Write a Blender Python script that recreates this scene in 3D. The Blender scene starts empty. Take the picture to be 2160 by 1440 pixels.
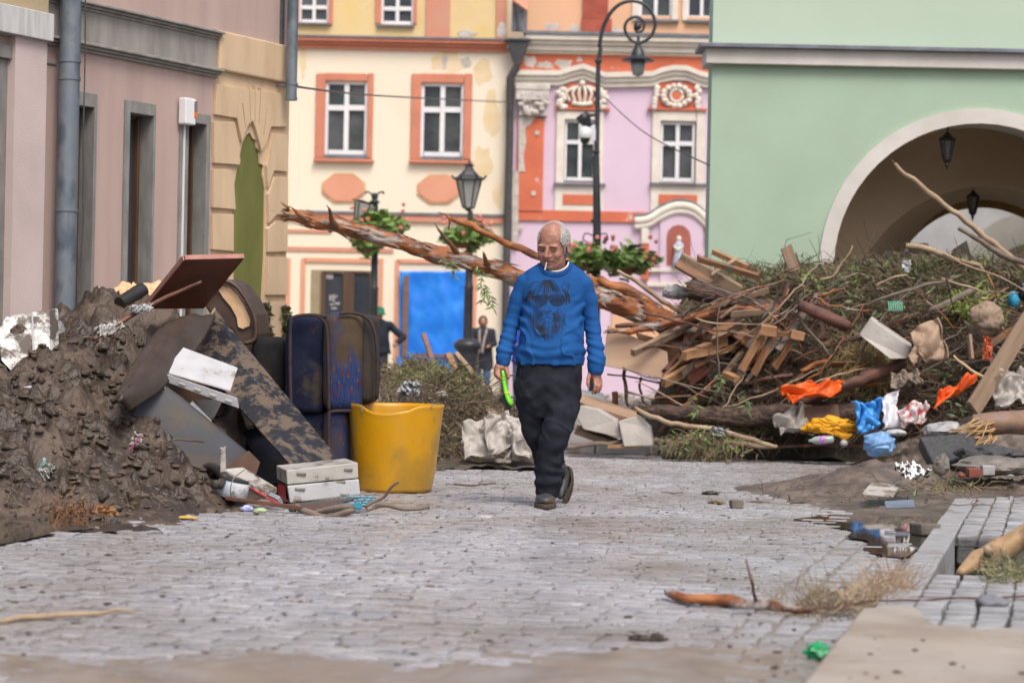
import bpy, bmesh, math, random
import numpy as np
from mathutils import Vector, Matrix, noise as mnoise
from mathutils.bvhtree import BVHTree
random.seed(7); rng = np.random.default_rng(11)
# ------------------------------------------------------------------ camera, sky, sun, exposure
F = 4800.0; HC = 0.95; ROLL = math.radians(1.15); U0, V0 = 1080.0, 740.0
sc = bpy.context.scene
cam = bpy.data.objects.new('camera', bpy.data.cameras.new('camera')); sc.collection.objects.link(cam)
cam.data.sensor_width = 36; cam.data.lens = F/2160*36; cam.data.shift_y = 20/2160
cam.data.clip_start = 0.5; cam.data.clip_end = 500
cam.matrix_world = Matrix.Translation((0, 0, HC)) @ Matrix.Rotation(math.pi/2, 4, 'X') @ Matrix.Rotation(ROLL, 4, 'Z')
cam.data.dof.use_dof = True; cam.data.dof.focus_distance = 14.0; cam.data.dof.aperture_fstop = 3.1
sc.camera = cam
SUN_EL, SUN_AZ = math.radians(56), math.radians(158)     # azimuth clockwise from +Y: behind the camera, to the right
w = bpy.data.worlds.new('World'); sc.world = w; w.use_nodes = True
nt = w.node_tree; nt.nodes.clear()
sky = nt.nodes.new('ShaderNodeTexSky'); sky.sky_type = 'NISHITA'; sky.sun_disc = False
sky.sun_elevation = SUN_EL; sky.sun_rotation = SUN_AZ; sky.air_density = 0.8; sky.dust_density = 6.0; sky.ozone_density = 0.6
bg = nt.nodes.new('ShaderNodeBackground'); bg.inputs['Strength'].default_value = 0.13
wo = nt.nodes.new('ShaderNodeOutputWorld')
nt.links.new(sky.outputs[0], bg.inputs[0]); nt.links.new(bg.outputs[0], wo.inputs[0])
sun = bpy.data.objects.new('sun', bpy.data.lights.new('sun', 'SUN')); sc.collection.objects.link(sun)
sun.data.energy = 1.2; sun.data.angle = math.radians(25); sun.data.color = (1, 0.96, 0.9)
sd = Vector((math.sin(SUN_AZ)*math.cos(SUN_EL), math.cos(SUN_AZ)*math.cos(SUN_EL), math.sin(SUN_EL)))
sun.rotation_euler = sd.to_track_quat('Z', 'Y').to_euler()
sc.view_settings.view_transform = 'Standard'; sc.view_settings.look = 'None'
sc.view_settings.exposure = 0.5; sc.view_settings.gamma = 1
sc.cycles.max_bounces = 6; sc.cycles.diffuse_bounces = 3; sc.cycles.glossy_bounces = 3; sc.cycles.transmission_bounces = 4
# ------------------------------------------------------------------ where a spot of the photo lies in the place
cR, sR = math.cos(ROLL), math.sin(ROLL)
def AB(u, v):
    iu, iv = u-U0, V0-v
    return iu*cR - iv*sR, iu*sR + iv*cR
def P(u, v, Y):
    a, b = AB(u, v); return Vector((a*Y/F, Y, HC + b*Y/F))
def G(u, v, z=0.0):
    a, b = AB(u, v); Y = (z-HC)*F/b; return Vector((a*Y/F, Y, z))
# ------------------------------------------------------------------ scene-graph helpers
WL = {}
def thing(name, label, cat, loc, group=None):
    o = bpy.data.objects.new(name, None); sc.collection.objects.link(o); o.empty_display_size = 0.1
    o.location = loc; o['label'] = label; o['category'] = cat
    if group: o['group'] = group
    WL[o.name] = Vector(loc); return o
def tag(o, label=None, cat=None, group=None, kind=None):
    if label: o['label'] = label
    if cat: o['category'] = cat
    if group: o['group'] = group
    if kind: o['kind'] = kind
    return o
class MB:
    """collects shapes in world coordinates; obj() links them as one mesh object"""
    def __init__(s): s.v = []; s.f = []; s.m = []; s.cur = 0
    def add(s, vs, fs):
        n = len(s.v); s.v.extend([tuple(p) for p in vs]); s.f.extend([tuple(i+n for i in f) for f in fs]); s.m.extend([s.cur]*len(fs)); return s
    def hexa(s, p):           # p: 0-3 bottom loop, 4-7 top loop
        return s.add(p, [(3,2,1,0),(4,5,6,7),(0,1,5,4),(1,2,6,5),(2,3,7,6),(3,0,4,7)])
    def box(s, c, d, R=None):
        hx, hy, hz = d[0]/2, d[1]/2, d[2]/2
        q = [(-hx,-hy,-hz),(hx,-hy,-hz),(hx,hy,-hz),(-hx,hy,-hz),(-hx,-hy,hz),(hx,-hy,hz),(hx,hy,hz),(-hx,hy,hz)]
        c = Vector(c)
        return s.hexa([(R @ Vector(k) if R else Vector(k)) + c for k in q])
    def tube(s, pts, rad, n=8, cap=True, jit=0.0, seed=0, flat=1.0):
        pts = [Vector(p) for p in pts]; L = len(pts)
        if not hasattr(rad, '__len__'): rad = [rad]*L
        rings = []; up = None
        for i, p in enumerate(pts):
            t = (pts[min(i+1, L-1)] - pts[max(i-1, 0)]).normalized()
            if up is None:
                up = t.orthogonal().normalized()
            up = (up - t*up.dot(t)).normalized(); sd_ = t.cross(up)
            for k in range(n):
                a = 2*math.pi*k/n
                r = rad[i]*(1 + (jit*mnoise.noise(Vector((p.x*6+seed, p.y*6+math.cos(a)*1.6, p.z*6+math.sin(a)*1.6))) if jit else 0))
                rings.append(p + up*math.cos(a)*r + sd_*math.sin(a)*r*flat)
        fs = []
        for i in range(L-1):
            for k in range(n):
                a, b = i*n+k, i*n+(k+1) % n
                fs.append((a, b, b+n, a+n))
        if cap: fs.append(tuple(range(n-1, -1, -1))); fs.append(tuple((L-1)*n+k for k in range(n)))
        return s.add(rings, fs)
    def lathe(s, prof, c, n=24, R=None, cap=True, arc=None):
        c = Vector(c); vs = []
        for r, z in prof:
            for k in range(n):
                a = 2*math.pi*k/n; q = Vector((r*math.cos(a), r*math.sin(a), z)); vs.append((R @ q if R else q)+c)
        fs = [(i*n+k, i*n+(k+1) % n, (i+1)*n+(k+1) % n, (i+1)*n+k) for i in range(len(prof)-1) for k in range(n)]
        if cap: fs.append(tuple(range(n-1, -1, -1))); fs.append(tuple((len(prof)-1)*n+k for k in range(n)))
        return s.add(vs, fs)
    def prism(s, pts, dvec):  # planar outline (world points), pushed along dvec; concave allowed
        from mathutils.geometry import tessellate_polygon
        pts = [Vector(p) for p in pts]; n = len(pts); d = Vector(dvec)
        tri = tessellate_polygon([pts])
        vs = pts + [p+d for p in pts]
        fs = [tuple(t) for t in tri] + [tuple(i+n for i in reversed(t)) for t in tri]
        fs += [((i+1) % n, i, i+n, (i+1) % n+n) for i in range(n)]
        return s.add(vs, fs)
    def blob(s, c, r, sub=3, amp=0.25, sc_=2.0, seed=0, R=None, flat_bottom=False):
        bm = bmesh.new(); bmesh.ops.create_icosphere(bm, subdivisions=sub, radius=1)
        r = Vector(r) if hasattr(r, '__len__') else Vector((r, r, r)); vs = []
        for v in bm.verts:
            n_ = mnoise.fractal(v.co*sc_+Vector((seed, seed*1.7, 0)), 1.0, 2.0, 3)
            q = v.co*(1+amp*n_); q = Vector((q.x*r.x, q.y*r.y, q.z*r.z))
            if R: q = R @ q
            vs.append(q+Vector(c))
        fs = [tuple(v.index for v in f.verts) for f in bm.faces]; bm.free()
        return s.add(vs, fs)
    def grid(s, fn, nu, nv, thick=0.0):
        vs = [fn(i/(nu-1), j/(nv-1)) for j in range(nv) for i in range(nu)]
        fs = [(j*nu+i, j*nu+i+1, (j+1)*nu+i+1, (j+1)*nu+i) for j in range(nv-1) for i in range(nu-1)]
        return s.add(vs, fs)
def obj(name, mb, mt, parent=None, smooth=False, bevel=0.0, solid=0.0, subsurf=0, matrix=None, weld=False, auto=None):
    vs = np.array(mb.v, dtype=np.float64) if isinstance(mb, MB) else np.array(mb[0], dtype=np.float64)
    fs = mb.f if isinstance(mb, MB) else mb[1]
    me = bpy.data.meshes.new(name)
    if matrix is not None: loc = Vector((0, 0, 0))
    elif parent is not None: loc = WL[parent.name]
    else:
        mn, mx = vs.min(0), vs.max(0); loc = Vector(((mn[0]+mx[0])/2, (mn[1]+mx[1])/2, mn[2]))
    vs = vs - np.array(loc)
    me.from_pydata(vs.tolist(), [], fs if isinstance(fs, list) else fs.tolist()); me.update()
    if isinstance(mb, MB) and any(mb.m): me.polygons.foreach_set('material_index', mb.m)
    o = bpy.data.objects.new(name, me); sc.collection.objects.link(o)
    for m in (mt if isinstance(mt, (list, tuple)) else [mt]): me.materials.append(m)
    if matrix is not None: o.matrix_world = matrix; WL[o.name] = matrix.translation.copy()
    elif parent is not None: o.parent = parent; WL[o.name] = loc
    else: o.location = loc; WL[o.name] = loc
    if weld:
        m = o.modifiers.new('weld', 'WELD'); m.merge_threshold = 0.0005
    if solid:
        m = o.modifiers.new('solid', 'SOLIDIFY'); m.thickness = solid; m.offset = 0
    if bevel:
        m = o.modifiers.new('bevel', 'BEVEL'); m.width = bevel; m.segments = 2; m.limit_method = 'ANGLE'; m.angle_limit = math.radians(40)
    if subsurf:
        m = o.modifiers.new('sub', 'SUBSURF'); m.levels = subsurf; m.render_levels = subsurf
    if smooth or subsurf: me.shade_smooth()
    if auto is not None:
        me.shade_smooth(); me.set_sharp_from_angle(angle=math.radians(auto))
    return o
def lin(c): return tuple((x/12.92 if x <= 0.04045 else ((x+0.055)/1.055)**2.4) for x in c)
MUD = (0.115, 0.088, 0.068)
def mat(name, c1, c2=None, c3=None, scale=4, rough=0.75, bump=0.25, bscale=30, bdist=0.01, mud=0.0, mudcol=MUD, mscale=3.0, metal=0.0, stretch=(1,1,1), spec=0.5, p1=0.35, p2=0.65, detail=5, coat=0.0, trans=0.0, sub=0.0, rrange=0.0, mst=False, veil=0.0, veilcol=(.2,.16,.12), vscale=.5):
    m = bpy.data.materials.new(name); m.use_nodes = True; n = m.node_tree; b = n.nodes['Principled BSDF']
    tc = n.nodes.new('ShaderNodeTexCoord'); mp = n.nodes.new('ShaderNodeMapping'); mp.inputs['Scale'].default_value = stretch
    n.links.new(tc.outputs['Object'], mp.inputs[0])
    c2 = c2 or tuple(x*0.75 for x in c1)
    nz = n.nodes.new('ShaderNodeTexNoise'); nz.inputs['Scale'].default_value = scale; nz.inputs['Detail'].default_value = detail
    n.links.new(mp.outputs[0], nz.inputs['Vector'])
    rp = n.nodes.new('ShaderNodeValToRGB'); e = rp.color_ramp.elements
    e[0].position = p1; e[0].color = (*c1, 1); e[1].position = p2; e[1].color = (*c2, 1)
    if c3: x = e.new((p1+p2)/2); x.color = (*c3, 1)
    n.links.new(nz.outputs['Fac'], rp.inputs[0]); col = rp.outputs[0]
    if mud > 0:
        z2 = n.nodes.new('ShaderNodeTexNoise'); z2.inputs['Scale'].default_value = mscale; z2.inputs['Detail'].default_value = 9; z2.inputs['Roughness'].default_value = 0.7
        n.links.new(mp.outputs[0] if mst else tc.outputs['Object'], z2.inputs['Vector'])
        r2 = n.nodes.new('ShaderNodeValToRGB'); k = 0.5 + (0.5-mud)*0.45
        r2.color_ramp.elements[0].position = k-0.03; r2.color_ramp.elements[1].position = k+0.04
        n.links.new(z2.outputs['Fac'], r2.inputs[0])
        mx = n.nodes.new('ShaderNodeMix'); mx.data_type = 'RGBA'; mx.inputs[7].default_value = (*mudcol, 1)
        n.links.new(r2.outputs[0], mx.inputs[0]); n.links.new(col, mx.inputs[6]); col = mx.outputs[2]
    if veil > 0:                                     # thin uneven film of dried silt
        z4 = n.nodes.new('ShaderNodeTexNoise'); z4.inputs['Scale'].default_value = vscale; z4.inputs['Detail'].default_value = 10; z4.inputs['Roughness'].default_value = 0.62
        n.links.new(tc.outputs['Object'], z4.inputs['Vector'])
        r4 = n.nodes.new('ShaderNodeMapRange'); r4.inputs['From Min'].default_value = .42; r4.inputs['From Max'].default_value = .66; r4.inputs['To Max'].default_value = veil
        n.links.new(z4.outputs['Fac'], r4.inputs['Value']); m4 = n.nodes.new('ShaderNodeMix'); m4.data_type = 'RGBA'; m4.inputs[7].default_value = (*veilcol, 1)
        n.links.new(r4.outputs[0], m4.inputs[0]); n.links.new(col, m4.inputs[6]); col = m4.outputs[2]
    n.links.new(col, b.inputs['Base Color'])
    b.inputs['Roughness'].default_value = rough; b.inputs['Metallic'].default_value = metal
    b.inputs['Specular IOR Level'].default_value = spec; b.inputs['Coat Weight'].default_value = coat
    if trans: b.inputs['Transmission Weight'].default_value = trans
    if sub: b.inputs['Subsurface Weight'].default_value = sub; b.inputs['Subsurface Radius'].default_value = (0.01, 0.004, 0.002)
    if rrange:
        mr = n.nodes.new('ShaderNodeMapRange'); mr.inputs['To Min'].default_value = max(0.02, rough-rrange); mr.inputs['To Max'].default_value = min(1, rough+rrange)
        mr.inputs['From Min'].default_value = 0.35; mr.inputs['From Max'].default_value = 0.65
        n.links.new(nz.outputs['Fac'], mr.inputs['Value']); n.links.new(mr.outputs[0], b.inputs['Roughness'])
    if bump:
        z3 = n.nodes.new('ShaderNodeTexNoise'); z3.inputs['Scale'].default_value = bscale; z3.inputs['Detail'].default_value = 6
        n.links.new(mp.outputs[0], z3.inputs['Vector'])
        bp = n.nodes.new('ShaderNodeBump'); bp.inputs['Strength'].default_value = bump; bp.inputs['Distance'].default_value = bdist
        n.links.new(z3.outputs['Fac'], bp.inputs['Height']); n.links.new(bp.outputs[0], b.inputs['Normal'])
    return m
# ------------------------------------------------------------------ numpy fields and surfaces
def _h(ix, iy, iz, seed):
    n = (ix.astype(np.int64)*374761393 + iy.astype(np.int64)*668265263 + iz.astype(np.int64)*2147483647 + seed*1274126177) & 0xffffffff
    n = ((n ^ (n >> 13))*1274126177) & 0xffffffff
    return ((n ^ (n >> 16)) & 0xffff)/32767.5 - 1.0
def vnoise(X, Y, Z, s, seed=0, oct=1):
    out = 0; amp = 1.0
    for o_ in range(oct):
        x, y, z = X*s, Y*s, Z*s
        ix, iy, iz = np.floor(x), np.floor(y), np.floor(z); fx, fy, fz = x-ix, y-iy, z-iz
        fx, fy, fz = fx*fx*(3-2*fx), fy*fy*(3-2*fy), fz*fz*(3-2*fz); r = 0
        for a in (0, 1):
            for b in (0, 1):
                for c in (0, 1):
                    r = r + _h(ix+a, iy+b, iz+c, seed)*(fx if a else 1-fx)*(fy if b else 1-fy)*(fz if c else 1-fz)
        out = out + amp*r; amp *= 0.5; s *= 2.03; seed += 17
    return out
def sn(Fv, org, h):
    """surface nets: field -> (verts, quads)"""
    nx, ny, nz = Fv.shape; ins = Fv < 0
    cnt = np.zeros((nx-1, ny-1, nz-1), np.float32); acc = np.zeros((nx-1, ny-1, nz-1, 3), np.float32)
    def S(a, b, c): return (slice(a, nx-1+a), slice(b, ny-1+b), slice(c, nz-1+c))
    for ax in range(3):
        for p in (0, 1):
            for q in (0, 1):
                o0 = [0, 0, 0]; oth = [i for i in range(3) if i != ax]; o0[oth[0]] = p; o0[oth[1]] = q
                o1 = list(o0); o1[ax] = 1
                a, b = Fv[S(*o0)], Fv[S(*o1)]; x = (a < 0) != (b < 0)
                t = np.where(x, a/np.where(x, a-b, 1), 0)
                cnt += x
                for k in range(3): acc[..., k] += np.where(x, (t if k == ax else o0[k]), 0)
    act = cnt > 0; idx = -np.ones(cnt.shape, np.int64); idx[act] = np.arange(act.sum())
    ii = np.argwhere(act); vs = (ii + acc[act]/cnt[act][:, None])*h + np.array(org)
    fs = []
    for ax in range(3):
        a = [slice(1, -1)]*3; a[ax] = slice(0, -1); b = list(a); b[ax] = slice(1, None)
        full = [slice(None)]*3
        A = ins[tuple(a)]; B = ins[tuple(b)]
        # restrict to interior so that neighbour cells exist
        cross = np.argwhere(A != B); 
        if len(cross) == 0: continue
        flag = A[tuple(cross.T)]
        base = cross.copy()
        for k in range(3):
            if k != ax: base[:, k] += 1
        e1, e2 = [(1, 2), (2, 0), (0, 1)][ax]
        def C(d1, d2):
            q = base.copy(); q[:, e1] -= d1; q[:, e2] -= d2; return idx[q[:, 0], q[:, 1], q[:, 2]]
        quad = np.stack([C(0, 0), C(1, 0), C(1, 1), C(0, 1)], 1)
        quad[~flag] = quad[~flag][:, ::-1]; fs.append(quad)
    f = np.concatenate(fs); f = f[(f >= 0).all(1)]
    return vs, f
def gridpts(lo, hi, h):
    xs = [np.arange(lo[i], hi[i]+h, h, dtype=np.float32) for i in range(3)]
    return np.meshgrid(*xs, indexing='ij')
def cap3(G3, a, b, ra, rb):
    X, Y, Z = G3; a = np.array(a, float); b = np.array(b, float); d = b-a; L = (d*d).sum()+1e-12
    t = np.clip(((X-a[0])*d[0]+(Y-a[1])*d[1]+(Z-a[2])*d[2])/L, 0, 1)
    return np.sqrt((X-a[0]-t*d[0])**2+(Y-a[1]-t*d[1])**2+(Z-a[2]-t*d[2])**2)-(ra+t*(rb-ra))
def chain3(G3, pts, k=0.01):
    out = None
    for (a, ra), (b, rb) in zip(pts[:-1], pts[1:]):
        d = cap3(G3, a, b, ra, rb); out = d if out is None else smin(out, d, k)
    return out
def ell3(G3, c, r, R=None):
    X, Y, Z = G3[0]-c[0], G3[1]-c[1], G3[2]-c[2]
    if R is not None:
        R = np.array(R); X, Y, Z = (R[0,0]*X+R[1,0]*Y+R[2,0]*Z), (R[0,1]*X+R[1,1]*Y+R[2,1]*Z), (R[0,2]*X+R[1,2]*Y+R[2,2]*Z)
    k0 = np.sqrt((X/r[0])**2+(Y/r[1])**2+(Z/r[2])**2)+1e-6
    k1 = np.sqrt((X/r[0]**2)**2+(Y/r[1]**2)**2+(Z/r[2]**2)**2)+1e-6
    return k0*(k0-1)/k1
def smin(a, b, k): h_ = np.clip(0.5+0.5*(b-a)/k, 0, 1); return b*(1-h_)+a*h_-k*h_*(1-h_)
def smax(a, b, k): return -smin(-a, -b, k)
def loft3(G3, rows):      # rows: (z, xc, yc, a, b) descending or ascending in z
    rows = sorted(rows); Z = G3[2]; zz = [r[0] for r in rows]
    f = [np.interp(Z, zz, [r[i] for r in rows]) for i in (1, 2, 3, 4)]
    X, Y = (G3[0]-f[0])/f[2], (G3[1]-f[1])/f[3]
    q = (np.abs(X)**2.3+np.abs(Y)**2.3)**(1/2.3)
    d = (q-1)*np.minimum(f[2], f[3])
    return np.maximum(d, np.maximum(zz[0]-Z, Z-zz[-1]))
def field_obj(name, fn, lo, hi, h, mt, parent=None, smooth_it=0):
    G3 = gridpts(lo, hi, h); v, f = sn(fn(G3).astype(np.float32), lo, h)
    o = obj(name, (v, f), mt, parent, smooth=True)
    if smooth_it:
        m = o.modifiers.new('s', 'SMOOTH'); m.iterations = smooth_it; m.factor = 0.5
    return o
# ------------------------------------------------------------------ everyday shapes
def beam(name, label, cat, a, b, wd, th, mt, roll=0.0, parent=None, bevel=0.004, group=None, warp=0.0):
    a, b = Vector(a), Vector(b); d = (b-a); L = d.length; q = d.to_track_quat('X', 'Z').to_matrix().to_4x4()
    M4 = Matrix.Translation(a) @ q @ Matrix.Rotation(roll, 4, 'X')
    mb = MB(); n = 6; vs = []; seed = random.random()*50
    for i in range(n+1):
        x = L*i/n; j = warp*mnoise.noise(Vector((x*1.3, seed, 0)))
        e = 0.012 if i in (0, n) else 0.0
        for sy, sz in ((-1,-1),(1,-1),(1,1),(-1,1)):
            vs.append((x+random.uniform(-e, e), sy*wd/2+random.uniform(-1, 1)*0.002, sz*th/2+j+random.uniform(-1, 1)*0.0015))
    fs = [(3,2,1,0), tuple(n*4+k for k in (0,1,2,3))] + [(i*4+k, i*4+(k+1) % 4, i*4+4+(k+1) % 4, i*4+4+k) for i in range(n) for k in range(4)]
    mb.add(vs, fs)
    if parent is not None:
        mb.v = [tuple(M4 @ Vector(p)) for p in mb.v]; return obj(name, mb, mt, parent, bevel=bevel)
    o = obj(name, mb, mt, matrix=M4, bevel=bevel); return tag(o, label, cat, group)
def smoothpath(pts, n=6, jit=0.0, seed=0):
    pts = [Vector(p) for p in pts]; out = []
    for i in range(len(pts)-1):
        p0, p1, p2, p3 = pts[max(i-1, 0)], pts[i], pts[i+1], pts[min(i+2, len(pts)-1)]
        for k in range(n):
            t = k/n
            q = 0.5*((2*p1)+(p2-p0)*t+(2*p0-5*p1+4*p2-p3)*t*t+(3*p1-p0-3*p2+p3)*t**3)
            if jit: q = q+Vector([jit*mnoise.noise(q*9+Vector((seed+j*13, j*7, 0))) for j in range(3)])
            out.append(q)
    out.append(pts[-1]); return out
def interp_r(r, n): 
    if not hasattr(r, '__len__'): return [r]*n
    return list(np.interp(np.linspace(0, 1, n), np.linspace(0, 1, len(r)), r))
def branch(name, label, cat, pts, r, mt, sides=10, jit=0.35, wob=0.01, parent=None, seed=0, group=None, twigs=(), rag=0.0, n=6):
    mb = MB(); path = smoothpath(pts, n, wob, seed); rr = interp_r(r, len(path))
    mb.tube(path, rr, sides, jit=jit, seed=seed)
    if rag:                                       # torn, splintered end
        for end, nx in ((path[0], path[1]), (path[-1], path[-2])):
            d = (end-nx).normalized(); rad = rr[0] if end is path[0] else rr[-1]
            for k in range(9):
                o_ = Vector([random.uniform(-1, 1)*rad*0.75 for _ in range(3)]); o_ -= d*o_.dot(d)
                mb.tube([end+o_-d*0.03, end+o_*1.1+d*rag*random.uniform(0.3, 1)], [rad*0.28, 0.002], 4)
    for t in twigs:                               # side shoots: (fraction, offset, radius)
        i = int(t[0]*(len(path)-1)); p = path[i]; q = p+Vector(t[1])
        mb.tube(smoothpath([p, (p+q)/2+Vector((0.01, 0, 0.01)), q], 3, 0.01, seed+5), [t[2], t[2]*.8, t[2]*.7, t[2]*.6, t[2]*.5, t[2]*.4, t[2]*0.25], 6, jit=0.3)
    o = obj(name, mb, mt, parent, smooth=True)
    return o if parent is not None else tag(o, label, cat, group)
# ================================================================== materials
M = {}
M['sett'] = mat('sett_stone', (.43,.44,.475), (.28,.285,.31), (.375,.375,.39), scale=7, rough=.28, bump=.5, bscale=55, bdist=.012, mud=.22, mudcol=(.16,.135,.115), mscale=9, rrange=.16, veil=.85, veilcol=(.20,.17,.14), vscale=.6)
M['walk'] = mat('pavement_sett', (.37,.37,.38), (.26,.26,.27), scale=5, rough=.42, bump=.4, bscale=50, mud=.22, mudcol=(.24,.20,.16), mscale=1.6)
M['grout'] = mat('grout_mud', (.19,.165,.145), (.26,.23,.205), scale=6, rough=.5, bump=.4)
M['kerb'] = mat('kerb_granite', (.36,.36,.37), (.27,.27,.28), scale=14, rough=.5, bump=.3, bscale=60, mud=.3, mudcol=(.2,.17,.14), mscale=2)
M['earth'] = mat('earth', (.12,.10,.08), (.19,.16,.13), scale=.6, rough=.8, bump=.5, bscale=5, bdist=.05)
M['square'] = mat('square_paving', (.30,.29,.28), (.2,.18,.16), scale=.7, rough=.5, bump=.3, bscale=8)
M['mud'] = mat('wet_mud', (.034,.024,.017), (.105,.075,.055), (.060,.043,.031), scale=2.6, rough=.46, bump=1.0, bscale=30, bdist=.02, rrange=.18, detail=9)
M['mud2'] = mat('sandy_mud', (.075,.058,.045), (.16,.13,.105), scale=4, rough=.55, bump=.8, bscale=26, bdist=.02, rrange=.2, detail=8)
M['film'] = mat('dried_mud_film', (.25,.20,.155), (.17,.135,.105), scale=3.5, rough=.5, bump=.6, bscale=26, bdist=.015, detail=10, veil=.45, veilcol=(.36,.34,.33), vscale=4)
M['slab'] = mat('mud_covered_concrete', (.38,.32,.26), (.27,.22,.175), scale=3.2, rough=.55, bump=.6, bscale=30, detail=10, mud=.2, mudcol=(.17,.13,.10), mscale=7, veil=.5, veilcol=(.46,.43,.39), vscale=2.5)
M['water'] = mat('puddle', (.05,.042,.034), (.07,.06,.045), rough=.04, bump=.04, bscale=7, bdist=.004, spec=.6)
M['gravel'] = mat('gravel', (.10,.11,.12), (.22,.23,.25), scale=20, rough=.45, bump=.5)
M['pink'] = mat('pink_render', (.46,.345,.31), (.36,.27,.245), (.415,.31,.28), scale=1.6, rough=.85, bump=.25, bscale=60, stretch=(3,3,.35), p1=.3, p2=.75)
M['palepink'] = mat('pale_pink_render', (.56,.46,.45), (.49,.41,.39), scale=2, rough=.85, bump=.4, bscale=90)
M['greystone'] = mat('grey_band', (.31,.295,.27), (.22,.21,.195), scale=2.5, rough=.8, bump=.3, bscale=40, stretch=(4,4,.5))
M['greyframe'] = mat('grey_render_frame', (.255,.255,.245), (.18,.18,.172), scale=6, rough=.85, bump=.3, bscale=60, stretch=(2,2,.6))
M['whiteband'] = mat('white_streaked_band', (.55,.56,.56), (.42,.43,.42), scale=4, rough=.8, bump=.1, stretch=(5,5,.5))
M['tan'] = mat('tan_render', (.42,.34,.22), (.35,.28,.18), scale=3, rough=.85)
M['sand'] = mat('sandstone', (.62,.47,.31), (.50,.36,.225), (.57,.43,.285), scale=2.2, rough=.8, bump=.25, bscale=50, stretch=(3,3,.6), p1=.3, p2=.75)
M['olive'] = mat('algae_wall', (.165,.175,.045), (.115,.125,.032), scale=2, rough=.85, bump=.2, stretch=(2,2,.6))
M['zinc'] = mat('zinc_pipe', (.15,.19,.235), (.095,.125,.16), (.19,.22,.25), scale=6, rough=.45, bump=.1, metal=.35, stretch=(1,1,.5))
M['blackpipe'] = mat('dark_pipe', (.045,.047,.052), (.07,.07,.075), scale=5, rough=.5, bump=.1)
M['darkglass'] = mat('dark_glass', (.028,.037,.052), (.055,.065,.078), scale=1.2, rough=.08, bump=0)
M['bgglass'] = mat('window_glass', (.03,.035,.05), (.09,.095,.11), (.05,.065,.065), scale=1.1, rough=.12, bump=0, p1=.4, p2=.6)
M['brownframe'] = mat('brown_window_frame', (.10,.055,.032), (.07,.04,.025), rough=.5, stretch=(6,6,.4))
M['whitepaint'] = mat('white_window_frame', (.78,.79,.82), (.70,.71,.74), rough=.45, bump=0)
M['cream'] = mat('cream_render', (.80,.73,.60), (.74,.66,.51), (.79,.72,.59), scale=.55, rough=.85, bump=.1, mud=.14, mudcol=(.66,.51,.28), mscale=.55, p1=.35, p2=.75)
M['yellow'] = mat('yellow_render', (.70,.53,.23), (.64,.48,.25), (.70,.55,.30), scale=1.2, rough=.85, bump=.1, mud=.12, mudcol=(.50,.47,.42), mscale=2)
M['terra'] = mat('terracotta_trim', (.60,.235,.15), (.52,.20,.13), scale=2, rough=.8, bump=.05)
M['salmon'] = mat('salmon_panel', (.68,.33,.22), (.64,.30,.20), scale=2, rough=.8, bump=.05)
M['oct'] = mat('panel_rim', (.70,.40,.21), rough=.8)
M['terra2'] = mat('faded_terracotta', (.60,.25,.17), (.55,.29,.21), scale=1.5, rough=.85, mud=.06, mudcol=(.6,.55,.5), mscale=1.6)
M['orange'] = mat('orange_red_render', (.62,.17,.085), (.55,.145,.08), scale=2, rough=.85, mud=.16, mudcol=(.63,.58,.53), mscale=2.2)
M['redpil'] = mat('red_pilaster', (.42,.10,.065), rough=.85, mud=.05, mudcol=(.5,.4,.35))
M['lilac'] = mat('lilac_render', (.68,.54,.68), (.64,.50,.62), scale=.8, rough=.85, bump=.05)
M['ivory'] = mat('ivory_moulding', (.76,.72,.64), (.66,.61,.54), scale=3, rough=.8, bump=.2, mud=.06, mudcol=(.52,.48,.42))
M['stucco_grey'] = mat('worn_stucco', (.60,.56,.52), (.46,.43,.40), scale=7, rough=.9, bump=.6, bdist=.04, bscale=12)
M['peach'] = mat('peach_render', (.74,.45,.28), (.69,.42,.27), scale=1.3, rough=.85, mud=.1, mudcol=(.60,.52,.44), mscale=2)
M['lead'] = mat('lead_flashing', (.19,.21,.25), (.13,.145,.17), rough=.5)
M['greenwall'] = mat('green_render', (.385,.52,.405), (.335,.465,.35), (.37,.50,.385), scale=.8, rough=.9, bump=.15, bscale=9, detail=9, p1=.3, p2=.7, veil=.22, veilcol=(.30,.36,.27), vscale=1.1)
M['greenwall2'] = mat('pale_green_render', (.46,.58,.47), (.42,.54,.43), scale=.6, rough=.9, bump=.06)
M['bandwhite'] = mat('offwhite_band', (.66,.64,.61), (.57,.55,.51), scale=2.4, rough=.85, bump=.1, detail=9, veil=.3, veilcol=(.45,.43,.38), vscale=1.6)
M['vault'] = mat('olive_vault', (.66,.57,.40), (.60,.51,.35), scale=1.2, rough=.95, bump=.05)
M['vault2'] = mat('tan_vault', (.68,.54,.40), (.62,.49,.36), scale=1.5, rough=.95)
M['ochre'] = mat('ochre_edge', (.50,.32,.13), rough=.9)
M['whitevault'] = mat('white_vault', (.66,.67,.72), (.58,.59,.63), rough=.9)
M['grass'] = mat('green_leaf', (.10,.20,.035), (.18,.30,.06), scale=8, rough=.6)
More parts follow.
